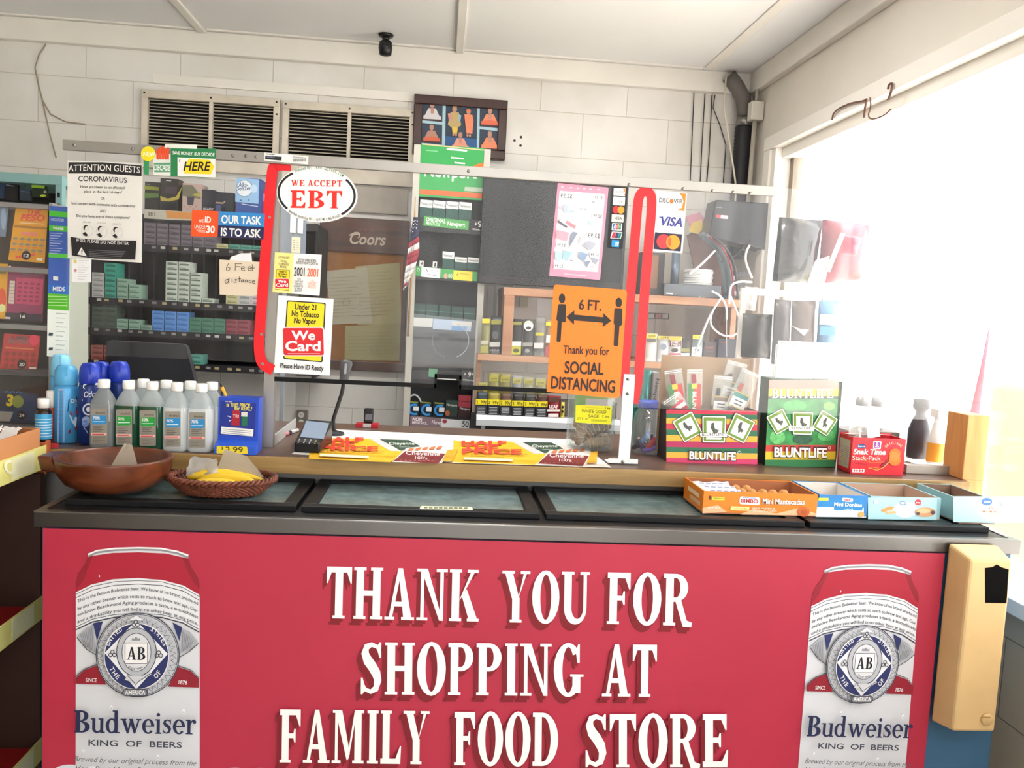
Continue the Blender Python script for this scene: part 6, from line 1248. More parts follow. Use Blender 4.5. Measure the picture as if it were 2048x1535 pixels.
for P in (([(712, 864), (832, 876), (830, 886), (712, 876)]), ([(736, 916), (812, 924), (810, 932), (738, 926)]), ([(756, 946), (820, 952), (818, 960), (758, 955)])): d.poly(P, '#dff0e2')
d.poly(smooth([(870, 970), (900, 955), (945, 950), (940, 1000), (900, 1030), (890, 1000)], 2), '#e8702a'); d.txt('Newport', 580, 1030, 888, 1044, 62, '#d6ecd8', .02); d.poly([(818, 1092), (928, 1098), (926, 1124), (815, 1116)], '#a8b8a0'); d.line([(590, 880), (660, 884)], 5, '#7cc890')
q.build('header_sign', parent=nd, label='green header sign')
def nshelf(ytop, pr, dep=.16, h=.06):
    z = PY(890, ytop, NY).z
    q = MB(); q.box(ix0, NY, z-.006, ix1, NY+dep, z, ND); q.box(ix0, NY-.0005, z-h, ix1, NY+.004, z-.006, ND); d = Draw(q, ('Y', NY-.0008)); pr(d); q.build('shelf', parent=nd); return z+.0006
Z2, Z5 = (650, 0, 2.924), (650, 500, 2.924)
def pr1(d): d.z = Z2; d.poly([(580, 1262), (842, 1292), (838, 1345), (575, 1318)], '#4c9a50'); d.txt('ORIGINAL', 590, 1292, 705, 1305, 22, '#e6efe2', .02); d.txt('MENTHOL', 590, 1312, 672, 1322, 18, '#d0e2cc', .01); d.txt('Newport', 716, 1318, 818, 1326, 26, '#eef4ea', .012); d.poly([(848, 1282), (952, 1295), (948, 1358), (845, 1345)], '#17181a'); d.txt('9', 892, 1328, 916, 1330, 36, WHITE, .02); d.txt('$', 876, 1315, 886, 1316, 14, WHITE, .02); d.txt('00', 922, 1314, 946, 1316, 14, WHITE, .02); d.txt('SPECIAL PRICE', 862, 1344, 940, 1350, 9, WHITE, .02)
def pr2(d): d.z = Z5; d.poly([(525, 92), (892, 128), (890, 182), (522, 148)], '#4aa056'); d.txt('O', 536, 122, 552, 124, 18, '#e6efe2', .02); d.poly([(565, 96), (675, 108), (672, 165), (562, 155)], '#e2e4e2'); d.txt('N', 590, 128, 602, 130, 18, '#44444c', .01); d.line([(600, 142), (650, 148)], 4, '#8a8a90'); d.line([(620, 118), (665, 124)], 3, '#b0a0a0'); d.poly([(752, 118), (862, 126), (860, 182), (748, 172)], '#e6cf3c'); d.poly([(765, 150), (780, 132), (776, 146)], '#3a3520'); d.line([(790, 136), (840, 142)], 4, '#a8963a'); d.txt('00', 720, 160, 744, 162, 22, '#dcebd8', .01); d.ell(706, 152, 12, 16, '#c9a48c')
def pr3(d): d.z = Z5; d.poly([(505, 392), (632, 400), (628, 450), (502, 444)], '#c9c9c4'); d.poly([(634, 400), (858, 418), (852, 476), (630, 460)], '#a9bcd4'); d.poly([(742, 415), (858, 420), (856, 446), (742, 440)], '#cfcdc4'); d.poly([(742, 440), (830, 446), (826, 474), (740, 468)], '#5a92c8')
def pr4(d): d.z = Z5; d.poly([(608, 690), (660, 696), (655, 745), (605, 740)], '#5f9a78'); d.poly([(655, 708), (800, 720), (800, 726), (790, 740), (655, 730)], '#161617'); d.poly([(658, 732), (772, 742), (768, 760), (655, 752)], '#dedbd4'); d.poly([(800, 700), (886, 708), (882, 790), (796, 782)], '#2b2c2f'); d.txt('9', 836, 738, 852, 740, 26, WHITE, .02); d.txt('$', 814, 728, 822, 729, 12, WHITE, .02); d.txt('5', 858, 730, 866, 731, 12, WHITE, .02); d.txt('SPECIAL PRICE', 806, 762, 878, 768, 9, '#c9c9c9', .02)
def pr5(d): d.z = Z5; d.poly([(500, 966), (795, 992), (792, 1055), (496, 1026)], '#7d6a72'); d.txt('NON', 512, 996, 566, 1000, 20, '#e9e2e4', .03); d.txt('MENTHOL', 510, 1014, 598, 1020, 16, '#e2d8dc', .02); d.txt('Newport', 624, 1016, 720, 1024, 24, '#ddd2d6', .012); d.poly([(682, 984), (795, 994), (792, 1048), (680, 1038)], '#d5d8dc'); d.ell(700, 1000, 14, 12, '#a03844'); d.poly([(792, 990), (846, 996), (842, 1050), (788, 1044)], '#c9cdd2'); d.txt('50', 800, 1030, 838, 1034, 32, '#26282c', .02)
    
def upack(name, pts, prints, Y, label, z, group, zoom=Z5, cat='cigarette pack', c='#1f4a42'):
    """an upright pack; pts TL TR BR BL zoomed"""
    P = [PY(zoom[0]+x/zoom[2], zoom[1]+y/zoom[2], Y) for x, y in pts]; x0, x1 = (P[0].x+P[3].x)/2, (P[1].x+P[2].x)/2; h = (P[0].z+P[1].z-P[2].z-P[3].z)/2
    q = MB(); q.box(x0+.0004, Y, z, x1-.0004, Y+.024, z+h, M(c, .4)); d = Draw(q, ('Y', Y-.0003), zoom, (0, 0, z-(P[2].z+P[3].z)/2)); prints(d, pts); return tag(q.build(name), label, cat, group)
def L(p, q_, t): return (p[0]+(q_[0]-p[0])*t, p[1]+(q_[1]-p[1])*t)
def np_print(d, p): d.poly([p[0], p[1], L(p[1], p[2], .42), L(p[0], p[3], .42)], '#dedfda'); a = L(p[0], p[3], .3); b = L(p[1], p[2], .3); d.txt('Newport', a[0]+6, a[1], b[0]-6, b[1], (p[3][1]-p[0][1])*.16, '#4a5450', .012)
def dk_print(d, p): d.line([L(p[0], p[3], .45), L(p[1], p[2], .45)], 3, '#5c8a80'); 
z = nshelf(437, pr1)
for k in range(4): upack('cigarette_pack', [(558+k*76, 1174+k*8), (630+k*76, 1181+k*8), (625+k*76, 1284+k*8), (550+k*76, 1276+k*8)], np_print, NY+.006, 'white topped teal pack, %s of four on the top shelf of the tall display' % ('first', 'second', 'third', 'last')[k], z, 'white topped teal packs', Z2)
z = nshelf(536, pr2, h=.055)
for k in range(3): upack('cigarette_pack', [(688+k*73, 16+(k > 0)*30+k*4), (756+k*73, 22+(k > 0)*30+k*4), (753+k*73, 118+k*6), (685+k*73, 112+k*6)], np_print, NY+.006, 'white topped teal pack, %s of three on the second shelf of the tall display' % ('first', 'middle', 'last')[k], z, 'white topped teal packs')
for k in range(2):
    P = [(553+k*78, 60+k*6), (578+k*78, 62+k*6), (576+k*78, 96+k*6), (551+k*78, 94+k*6)]; q = MB(); d = Draw(q, ('Y', NY+.01), Z5); d.slab(P, .002, M('#d9dad6', .5)); d.txt('41'[k], P[3][0]+8, P[3][1]-6, P[2][0]-8, P[2][1]-6, 22, '#2a2a2c', .02); tag(q.build('number_card'), 'small white number card, %s on the second shelf of the tall display' % ('left one', 'right one')[k], 'card')
z = nshelf(640, pr3, h=.05)
for k in range(5): upack('cigarette_pack', [(522+k*73, 300+k*8), (590+k*73, 308+k*8), (586+k*73, 396+k*6), (518+k*73, 390+k*6)], dk_print, NY+.03, 'dark green pack, %s of five on the third shelf of the tall display' % ('first', 'second', 'third', 'fourth', 'last')[k], z, 'dark green packs', c='#2a4640')
z = nshelf(742, pr4, h=.04)
z = nshelf(833, pr5, h=.065)
def cam_print(d, p):
    c = L(L(p[0], p[2], .5), L(p[1], p[3], .5), .5); d.ring(c[0]+8, c[1]+4, 36, 34, 12, '#2f8ad0', 60, 300); d.rrect([(c[0]+2, c[1]-14), (c[0]+34, c[1]-12), (c[0]+32, c[1]+14), (c[0], c[1]+12)], 4, '#cfd6dc'); d.line([L(p[0], p[1], .1), L(p[0], p[1], .9)], 8, '#7f8a3c')
for k in range(3): upack('cigarette_pack', [(484+k*75, 886+k*8), (550+k*75, 892+k*8), (546+k*75, 968+k*8), (480+k*75, 962+k*8)], cam_print, NY+.006, 'black and blue pack, %s of three on the lowest shelf of the tall display' % ('first', 'middle', 'last')[k], z, 'black and blue packs', c='#20262e')
def g_print(d, p): a = L(p[0], p[3], .3); b = L(p[1], p[2], .3); d.txt('Newport', a[0]+4, a[1]+4, b[0]-4, b[1]+4, 14, '#c9cfcc', .012); d.ell(p[3][0]+12, p[3][1]-18, 14, 16, '#a85a3c')
upack('cigarette_pack', [(708, 886), (778, 892), (774, 986), (704, 980)], g_print, NY+.006, 'dark green pack beside the three black and blue packs on the lowest shelf', z, None, c='#2f3f38')
upack('cigarette_pack', [(782, 858), (854, 864), (848, 992), (778, 986)], lambda d, p: (d.poly([p[0], p[1], L(p[1], p[2], .55), L(p[0], p[3], .55)], '#9a3844'), d.line([L(p[0], p[3], .28), L(p[1], p[2], .28)], 5, '#6e1f2c'), d.txt('Newport', p[0][0]+6, p[0][1]+84, p[1][0]-8, p[1][1]+86, 14, '#d9cfcf', .012)), NY+.006, 'red topped dark pack at the right end of the lowest shelf of the tall display', z, None, c='#3a2626')
q = MB(); pts = [(488, 905), (490, 870), (505, 848), (530, 845), (550, 862), (562, 890)]; q.tube([PY(650+x/2.924, 500+y/2.924, NY+.05) for x, y in smooth(pts, 2)], .004, M('#c9cac8', .4), 8); tag(q.build('cable_loop'), 'short arch of white cable behind the black and blue packs', 'cable')
# clear panel with a round hole leaning before the shelves
q = MB(); d = Draw(q, ('Y', NY-.03), Z5); d.slab([(520, 370), (895, 410), (880, 690), (505, 685)], .002, clear(haze=.03, gloss=.03)); d.ring(735, 528, 108, 104, 5, '#a9b4bc', -70, 70); d.ring(735, 528, 108, 104, 3, '#7d8890', 110, 200); tag(q.build('clear_window_panel'), 'loose clear plastic panel with a round mark before the tall display', 'panel')
# small flag on a stick
FY = 3.71
r = tag(MB().tube([PY(831, 393, FY), PY(829, 440, FY), PY(816, 672, FY)], [.0012, .004, .005], M('#b08a58', .5), 10).build('small_flag', origin=PY(816, 672, FY)), 'small striped flag on a wooden stick at the left post of the tall display', 'flag')
q = MB(); Lp = smooth([(827, 434), (819, 475), (812, 520), (806, 575)], 2); Rp = smooth([(835, 434), (838, 470), (838.5, 520), (812, 578)], 2); n = len(Lp)
RDm, WHm, NVm = M('#9c2c3c', .7), M('#d8d4d0', .7), M('#2c3350', .7)
def fp(i, t): a, b = Lp[i], Rp[min(i, n-1)]; p = PY(a[0]+(b[0]-a[0])*t, a[1]+(b[1]-a[1])*t-10*(t-.5) if i > 4 else a[1]+(b[1]-a[1])*t, FY-.012+.006*math.sin(t*7)); return p
for i in range(n-1):
    for j in range(6):
        t0, t1 = j/6, (j+1)/6; y = (Lp[i][1]+Rp[i][1])/2; mt = NVm if y < 470 else (RDm if int((y-470)/8.5) % 2 else WHm)
        q.face([fp(i, t0), fp(i, t1), fp(i+1, t1), fp(i+1, t0)], mt, True)
d = Draw(q, ('Y', FY-.0205))
for k in range(14): d.ell(825+(k % 4)*3.2-(k//4)*1.0, 440+(k//4)*7+(k % 2)*2, 1, 1, WHm, n=8)
fo = q.build('cloth', parent=r); md = fo.modifiers.new('thick', 'SOLIDIFY'); md.thickness = .001
# ================================================================ shelves at the right of the back wall
SY = 3.66
WDS = wood('#9a6a4c', '#b98c6c', 'X', 5, .55)
zs = PY(1200, 584, SY).z; zl = PY(1060, 712, SY).z; sx0, sx1 = PY(1008, 572, SY).x, PY(1492, 610, SY).x
su = root('wall_shelf', ((sx0+sx1)/2, 3.85, 0), 'brown wooden shelf unit on the back wall right of the tall display', 'shelf')
def b_(name, x0, z0, x1, z1, y0=SY, y1=4.05, mat=WDS): q = MB(); q.box(x0, y0, z0, x1, y1, z1, mat); return q.build(name, parent=su, bevel=.002)
lx0 = PY(955, 712, SY).x
b_('shelf_board', sx0, zs-.034, sx1, zs); b_('shelf_board', lx0, zl-.028, sx1, zl)
dv = PY(1016, 650, SY).x; b_('divider', dv-.022, zl+.0005, dv+.022, zs-.0345); b_('divider', sx1-.03, zl+.0005, sx1-.005, zs-.0345, SY+.1)
b_('side_panel', lx0, 0, lx0+.02, zl-.0285, SY+.06); b_('side_panel', sx1-.025, 0, sx1-.005, zl-.0285, SY+.06)
# television
TVY = 3.70; q = MB(); a, b = PY(962, 450, TVY), PY(1252, 470, TVY); tz1, tz0 = PY(1100, 352, TVY).z, zs+.012
q.box(a.x, TVY, tz0, b.x, TVY+.04, tz1, M('#17181b', .25)); tv = tag(q.build('television', bevel=.004), 'black flat television standing on the brown wall shelf', 'television')
q = MB(); q.box(a.x+.012, TVY-.004, tz0+.035, b.x-.012, TVY-.001, tz1-.012, M('#14181b', .5, vary=.1, scale=2)); q.build('screen', parent=tv)
q = MB(); d = Draw(q, ('Y', TVY-.0008), (820, 520, 6.397)); d.txt('HDMI', 1060, 180, 1135, 184, 22, '#c9cdd0', .02); d.txt('DTV', 1170, 188, 1222, 192, 22, '#c9cdd0', .02); q.build('bezel_print', parent=tv)
for x_ in (a.x+.12, b.x-.1): q = MB(); q.box(x_, TVY-.03, zs+.0003, x_+.03, TVY+.08, zs+.0125, M('#17181b', .3)); q.build('foot', parent=tv)
# small pouches
def pouch(x0, x1, yt, yb_, Y, z, base, bits, label, zoom, group='cigar pouches on the brown shelf', cat='pouch'):
    X0, X1 = PY(zoom[0]+x0/zoom[2], zoom[1]+yb_/zoom[2], Y).x, PY(zoom[0]+x1/zoom[2], zoom[1]+yb_/zoom[2], Y).x
    ref = PY(zoom[0]+(x0+x1)/2/zoom[2], zoom[1]+yb_/zoom[2], Y).z; h = PY(zoom[0]+(x0+x1)/2/zoom[2], zoom[1]+yt/zoom[2], Y).z-ref
    q = MB(); w = X1-X0; nseg = 6; vs = []; fs = []; mat = M(base, .35)
    for s_ in (-1, 1):
        for i in range(nseg+1):
            t = i/nseg; bulge = .012*math.sin(math.pi*min(1, t*1.15))**.6 if t*1.15 < 1 else .0008
            for u in (0, .25, .5, .75, 1): vs.append((X0+w*u, Y+.012+s_*(bulge*(1-(2*u-1)**2*.8)+.0005), z+h*t))
    m5 = 5; N = (nseg+1)*m5
    for i in range(nseg):
        for u in range(4):
            f = (i*m5+u, i*m5+u+1, (i+1)*m5+u+1, (i+1)*m5+u); fs.append(f); fs.append(tuple(N+k for k in reversed(f)))
        for u in (0, 4): f = (i*m5+u, (i+1)*m5+u, N+(i+1)*m5+u, N+i*m5+u); fs.append(f)
    fs.append(tuple(range(m5))+tuple(N+k for k in reversed(range(m5)))); fs.append(tuple(nseg*m5+k for k in range(m5))+tuple(N+nseg*m5+k for k in reversed(range(m5))))
    q.raw(vs, fs, mat, True); o = tag(q.build('pouch'), label, cat, group)
    q = MB(); d = Draw(q, ('Y', Y-.0018), zoom, (0, 0, z-ref)); bits(d, lambda u, v: (x0+(x1-x0)*u-(v-.5)*(yb_-yt)*.05, yt+(yb_-yt)*v)); q.build('label', parent=o); return o
def bt(*items):
    def f(d, o):
        for it in items:
            if it[0] == 'r': _, u0, v0, u1, v1, c = it; d.poly([o(u0, v0), o(u1, v0), o(u1, v1), o(u0, v1)], c)
            elif it[0] == 't': _, u0, u1, v, h, c, s_ = it; a, b = o(u0, v), o(u1, v); d.txt(s_, a[0], a[1], b[0], b[1], h, c, .015)
            elif it[0] == 'e': _, u, v, a, b, c = it; d.ell(*o(u, v), a, b, c)
    return f
A6, C1 = (820, 520, 6.397), (1240, 580, 6.397)
z = zl+.0006
YEL, LIM = '#d9c83c', '#a89f3c'
pouch(905, 1015, 740, 1190, SY+.01, z, '#8a875c', bt(('r', .1, 0, .95, .13, YEL), ('r', .05, .62, .95, .74, '#b5b39c'), ('r', .05, .76, .95, .98, '#9c984c')), 'olive pouch at the left end of the brown shelf', A6)
pouch(1018, 1165, 690, 1180, SY+.01, z, '#2b2a2a', bt(('r', .1, .1, .95, .22, '#8f8a34'), ('e', .5, .5, 40, 55, '#5a5858'), ('r', .05, .68, .95, .8, '#b9b7b0'), ('t', .1, .9, .92, 26, '#9a9896', 'MINI')), 'black pouch left of the shelf divider', A6)
pouch(1298, 1435, 740, 1205, SY+.01, z, '#2a2928', bt(('r', .1, .08, .9, .16, '#8f8a34'), ('r', .05, .62, .95, .74, '#e2e0da'), ('r', .05, .75, .95, .98, '#b5b02c'), ('e', .5, .87, 40, 26, '#4a4a28')), 'black pouch with a lime bottom right of the shelf divider', A6)
pouch(1440, 1580, 745, 1215, SY+.01, z, '#4a4a48', bt(('e', .5, .18, 60, 66, '#e9e7dc'), ('t', .2, .85, .12, 34, '#8a8530', '2/1.19'), ('e', .5, .24, 34, 20, '#3c3a3a'), ('r', .05, .64, .95, .74, '#9c9a96'), ('e', .5, .86, 30, 26, '#8f8f8c')), 'grey pouch with a round white price sticker on the brown shelf', A6)
pouch(1584, 1722, 715, 1222, SY+.01, z, '#83817c', bt(('r', .15, .4, .9, .48, '#c2b83c'), ('r', .05, .66, .95, .8, '#cfcfcf'), ('e', .5, .88, 40, 22, '#5f646c')), 'pale grey pouch with a small yellow price band on the brown shelf', A6)
pouch(1730, 1850, 760, 1230, SY+.01, z, '#a58a6a', bt(('r', .0, .05, .9, .15, YEL), ('r', .1, .4, .95, .62, '#e0d5d8'), ('r', .1, .7, .95, .98, '#b0525c')), 'red and tan pouch half hidden by the orange sign', A6)
W_ = '#e9e7e4'
pouch(330, 475, 470, 830, SY+.01, z, '#d4d2cc', bt(('r', .05, .02, .95, .16, YEL), ('t', .2, .85, .13, 26, '#3a3a30', '2/99'), ('r', .1, .2, .9, .3, '#5a5a52')), 'white pouch with a bright yellow price band right of the red loop', C1)
pouch(480, 640, 495, 830, SY+.01, z, '#c6c8cc', bt(('r', .05, .0, .95, .12, '#d9c04a'), ('t', .2, .9, .1, 22, '#3a3a30', '2/99'), ('e', .5, .4, 40, 40, '#8a92a0')), 'pale pouch with an amber price band on the brown shelf', C1)
pouch(640, 790, 490, 830, SY+.01, z, '#e3e0dc', bt(('r', .0, .0, .98, .16, '#d9a93c'), ('r', .0, .18, .95, .38, '#5f2a34'), ('t', .1, .85, .26, 24, W_, 'SWEET'), ('t', .1, .85, .35, 24, W_, 'TWISTS'), ('e', .45, .52, 46, 24, '#3c3636'), ('r', .0, .64, .95, .88, '#a82c48'), ('r', .05, .7, .9, .76, W_)), 'white and maroon pouch with an amber band on the brown shelf', C1)
pouch(790, 905, 500, 830, SY+.01, z, '#4c4a44', bt(('r', .0, .42, .95, .55, '#8f8a54'), ('r', .0, .6, .95, .98, '#dfe3e6')), 'dark pouch with a pale lower half on the brown shelf', C1)
pouch(925, 1060, 460, 830, SY+.01, z, '#9cb0b4', bt(('r', .05, .0, .95, .14, '#e0cf2c'), ('t', .2, .9, .11, 26, '#3a3a30', '3/1.39'), ('e', .5, .28, 50, 40, '#5a6468'), ('r', .0, .42, .95, .98, '#cfdcda'), ('e', .5, .52, 30, 18, '#4a5256')), 'pale blue pouch with a yellow price band beside the dark boxes', C1)
rbox(1240+1068/6.397, 1240+1225/6.397, 580+540/6.397, 580+830/6.397, SY+.01, .05, '#33292c', 'display_box', 'dark maroon box at the left of two dark boxes on the brown shelf', 'box', z, lambda d: (d.txt('SWISHER', 1100, 630, 1200, 632, 30, '#a0564a', .01), d.ell(1120, 760, 34, 26, '#c0622c'), d.line([(1090, 660), (1200, 662)], 8, '#5f4a4a')), C1)
rbox(1240+1250/6.397, 1240+1490/6.397, 580+500/6.397, 580+835/6.397, SY+.01, .06, '#2a2a38', 'display_box', 'wide dark navy box at the right of two dark boxes on the brown shelf', 'box', z, lambda d: (d.ell(1310, 770, 60, 24, '#8f5a34'), d.line([(1290, 540), (1390, 545)], 16, '#6a3a3a')), C1)
q = MB(); d = Draw(q, ('Y', 4.09), C1); d.slab([(355, 290), (630, 300), (625, 372), (350, 362)], .003, M('#26262a', .5))
for k, c_ in enumerate(('#d0d4d6', '#c98a8c', '#d4d6d8')): d.poly([(366+k*88, 298+k*3), (440+k*88, 300+k*3), (438+k*88, 358+k*3), (364+k*88, 356+k*3)], c_)
tag(q.build('card_strip'), 'short strip of three card stickers on the wall under the brown shelf', 'sticker')
q = MB(); a, b = PY(820+1390/6.397, 520+600/6.397, 4.09), PY(820+1505/6.397, 520+475/6.397, 4.09); q.box(a.x, 4.05, a.z, b.x, 4.098, b.z, M('#a8a68c', .5)); tag(q.build('switch_box', bevel=.004), 'small olive wall box behind the pouches', 'box')
q = MB(); q.tube([PY(992, 570, 4.06), PY(988, 640, 4.06), PY(985, 700, 4.06)], .008, M('#c9cacb', .5), 10); tag(q.build('conduit'), 'white conduit on the wall left of the shelf divider', 'pipe')
q = MB(); a = [PY(x, y, 4.0) for x, y in ((1074, 596), (1094, 598), (1090, 632), (1076, 630))]; q.prism(a, (0, .01, 0), M('#dcdde0', .5)); tag(q.build('rag'), 'white rag hanging behind the pouches', 'rag')
# cigarillo shelf low down
LYS = 3.6; lz = PY(1040, 832, LYS).z; x0, x1 = PY(953, 830, LYS).x, PY(1240, 850, LYS).x
cs = root('metal_shelf', ((x0+x1)/2, 3.8, 0), 'white metal shelf of price marked pouches behind the counter', 'shelf'); WM = M('#c2c6cb', .4, .2)
q = MB(); q.box(x0, LYS, lz-.005, x1, 3.735, lz, WM); q.prism([(x0, LYS, lz), (x0, LYS-.012, lz-.02), (x0, LYS-.012, lz-.045), (x0, LYS, lz-.045)], (x1-x0, 0, 0), WM); q.build('shelf_board', parent=cs)
for x_ in (PY(967, 850, LYS).x, x1-.03): q = MB(); q.box(x_-.008, LYS+.02, 0, x_+.008, LYS+.04, lz-.0055, WM); q.build('leg', parent=cs)
q = MB(); q.box(x0-.02, LYS+.105, 0, x1, LYS+.12, lz-.0055, M('#3f3e40', .6)); q.build('front_panel', parent=cs)  # dark sheet standing in for the shaded space below the shelf
z = lz+.0006; A7 = (800, 720, 5.686)
for k in range(6):
    xa = 862+k*137; c = ('#2a3a44', '#8f8236', '#5a4038', '#2c2a2a', '#3a3836', '#4a2f28')[k]
    def f(d, o, k=k):
        d.poly([o(0, .3), o(1, .3), o(1, .55), o(0, .55)], '#e0cf1e'); a, b = o(.05, .5), o(.95, .5); d.txt('2  99¢', a[0], a[1], b[0], b[1], 34, '#23231a', .015); d.poly([o(0, .55), o(1, .55), o(1, 1), o(0, 1)], '#1d2026')
        for m_ in range(5): a, b = o(.15+(m_ % 2)*.05, .66+m_*.07), o(.85, .66+m_*.07); d.line([a, b], 7, '#b9bdc2')
    pouch(xa, xa+130, 340+k*8, 590+k*8, LYS+.004, z, c, f, 'dark pouch with yellow two for 99 band, %s on the metal shelf' % ('first', 'second', 'third', 'fourth', 'fifth', 'sixth')[k], A7, 'price marked pouches')
pouch(1676, 1822, 390, 632, LYS+.004, z, '#8a1f2c', lambda d, o: (d.poly([o(.1, .05), o(.9, .05), o(.9, .28), o(.1, .28)], '#5a3a30'), d.txt('LEAF', *o(.15, .56), *o(.85, .58), 36, '#f0e8e4', .025), d.poly([o(.0, .62), o(1, .62), o(1, .72), o(0, .72)], '#e6dcd8'), d.poly([o(.1, .82), o(.9, .82), o(.9, .98), o(.1, .98)], '#e6e0e0')), 'red pouch lettered leaf at the right of the price marked pouches', A7, 'price marked pouches')
pouch(1828, 1870, 470, 645, LYS+.004, z, '#cfc04a', bt(('e', .5, .3, 14, 16, '#2a2a22'), ('e', .5, .6, 14, 16, '#2a2a22')), 'yellow pouch mostly hidden by the square jar', A7, 'price marked pouches')
z2 = lz+.0006
for k, (xa, xb, yt, c, nm) in enumerate(((880, 1000, 235, '#8f8838', 'low olive pouch at the left'), (1000, 1125, 130, '#8d8640', 'tall olive pouch, first of the rear row'), (1128, 1258, 135, '#86803e', 'olive pouch, second of the rear row'), (1268, 1390, 150, '#8b8c8c', 'grey pouch, third of the rear row'), (1396, 1522, 160, '#908e72', 'grey green pouch, fourth of the rear row'), (1528, 1665, 165, '#97926a', 'khaki pouch, last of the rear row'))):
    pouch(xa, xb, yt, 400, LYS+.05+.03*(k > 0), z2+.07, c, bt(('r', .1, .1, .9, .35, '#a8a038'), ('t', .2, .8, .3, 26, '#5a5628', '2/99'), ('e', .4, .62, 22, 22, '#5a5854')), nm+' behind price marked ones', A7, 'rear pouches on the metal shelf')
q = MB(); q.box(x0+.005, LYS+.045, lz+.0005, x1-.01, LYS+.13, lz+.0695, M('#55524c', .6)); tag(q.build('riser'), 'low grey riser under the rear row of pouches', 'riser')
# electronics on the brown shelf
A8 = (1280, 380, 4.264); zz = zs+.0005
q = MB(); a, b = PY(1326, 600, SY+.02), PY(1440, 610, SY+.02); q.box(a.x, SY+.02, zz, b.x, SY+.22, zz+.055, M('#5f646c', .35, .4)); d = Draw(q, ('Y', SY+.0196), A8); d.line([(222, 878), (280, 884)], 10, '#cfd3d8'); d.ell(510, 915, 9, 9, '#c9ccd2'); d.ell(540, 922, 9, 9, '#c9ccd2')
dv_ = tag(q.build('video_recorder', bevel=.003), 'flat grey video recorder box on the brown shelf under the cable coil', 'recorder')
q = MB(); cc = PY(1396, 570, SY+.1); zc = zz+.0555
for k in range(9): q.tube([(cc.x+(.06+.002*math.sin(k*2))*math.cos(t), SY+.1+.06*math.sin(t), zc+.0042+k*.0078) for t in [2*math.pi*i/28 for i in range(29)]], .0042, M('#dddedd', .45), 6)
tag(q.build('cable_coil'), 'round white coil of cable lying on the video recorder', 'cable coil')
q = MB(); a, b = PY(1296, 590, SY+.06), PY(1326, 590, SY+.06); q.box(a.x-.04, SY+.06, zz, b.x-.002, SY+.2, PY(1310, 505, SY+.06).z, M('#28262a', .4)); q.box(a.x-.01, SY+.0595, zz+.03, b.x-.03, SY+.06, PY(1310, 510, SY+.06).z, M('#7a5640', .5)); tag(q.build('computer_case', bevel=.003), 'dark case with a brown front left of the video recorder', 'computer')
q = MB(); a, b = PY(1335, 545, 3.8), PY(1360, 545, 3.8); q.tube([PY(1347, 590, 3.95), PY(1353, 500, 3.95)], .02, M('#8093a8', .3, .3), 14); tag(q.build('tube'), 'upright blue grey tube behind the cable coil', 'tube')
q = MB(); q.prism([PY(x, y, 3.97) for x, y in ((1375, 470), (1400, 455), (1470, 560), (1465, 598), (1400, 590))], (0, .015, 0), M('#6b4a42', .6, vary=.15)); tag(q.build('leaning_board'), 'brown board leaning against the wall behind the cables', 'board')
q = MB(); q.prism([PY(x, y, 3.93) for x, y in ((1372, 432), (1400, 424), (1412, 440), (1404, 470), (1384, 465))], (0, .006, 0), M('#d99aac', .6)); q.prism([PY(x, y, 3.922) for x, y in ((1384, 446), (1404, 438), (1406, 458), (1396, 468), (1378, 462))], (0, .005, 0), M('#e8c860', .6)); tag(q.build('paper_flower'), 'pink and yellow paper decoration on the wall among the cables', 'decoration')
q = MB(); a, b = PY(1420, 470, 3.85), PY(1462, 470, 3.85); q.hexa([(a.x-.03, 3.77, PY(1430, 478, 3.85).z), (b.x+.19, 3.77, PY(1430, 500, 3.85).z), (b.x+.19, 3.9, PY(1430, 500, 3.85).z), (a.x-.03, 3.9, PY(1430, 478, 3.85).z), (a.x-.01, 3.77, PY(1430, 404, 3.85).z), (b.x+.19, 3.77, PY(1430, 404, 3.85).z), (b.x+.19, 3.9, PY(1430, 404, 3.85).z), (a.x-.01, 3.9, PY(1430, 404, 3.85).z)], M('#1d1f25', .35)); d = Draw(q, ('Y', 3.7696), A8); d.poly([(650, 208), (690, 212), (688, 240), (648, 234)], '#b0404c'); d.poly([(690, 212), (752, 218), (748, 246), (688, 240)], '#c9b9bc'); d.line([(650, 145), (700, 148)], 8, '#6d7078')
tag(q.build('battery_backup', bevel=.005), 'dark electronics box with a small red sticker high in the corner', 'electronics')
q = MB(); 
for k, (c, r_) in enumerate((('#5c6a70', .014), ('#4a565c', .012), ('#9a2c3a', .004), ('#2a2a2e', .006))): q = MB(); q.tube([PY(x+k*8, y+k*2, 3.72-.02*k) for x, y in smooth([(1402, 468), (1430, 490), (1448, 530), (1452, 590)], 2)], r_, M(c, .5), 8); tag(q.build('cable'), ('thick grey cable, uppermost in the bundle', 'second grey cable under the thickest one', 'thin red cable in the cable bundle', 'black cable at the front of the bundle')[k]+' beside the paper decoration', 'cable', 'cables in the corner')
WC = M('#d9dadb', .4)
def cab(pts, r_, Y, label, m=WC): q = MB(); q.tube([PY(1280+x/4.264, 380+y/4.264, Y) for x, y in smooth(pts, 3)], r_, m, 8); return tag(q.build('cable'), label, 'cable', 'cables in the corner')
cab([(640, 515), (560, 600), (480, 670), (420, 715)], .005, 3.66, 'straight white cable rising right from the cable coil')
cab([(935, 470), (905, 520), (895, 600), (930, 690), (955, 750)], .005, 3.66, 'white cable bending down at the right of the corner')
cab([(955, 785), (860, 775), (780, 800), (765, 870), (760, 970)], .005, 3.645, 'white cable curving down over the shelf edge')
cab([(610, 860), (690, 900), (740, 1000), (738, 1100)], .005, 3.64, 'white cable dropping from the coil in front of the shelf')
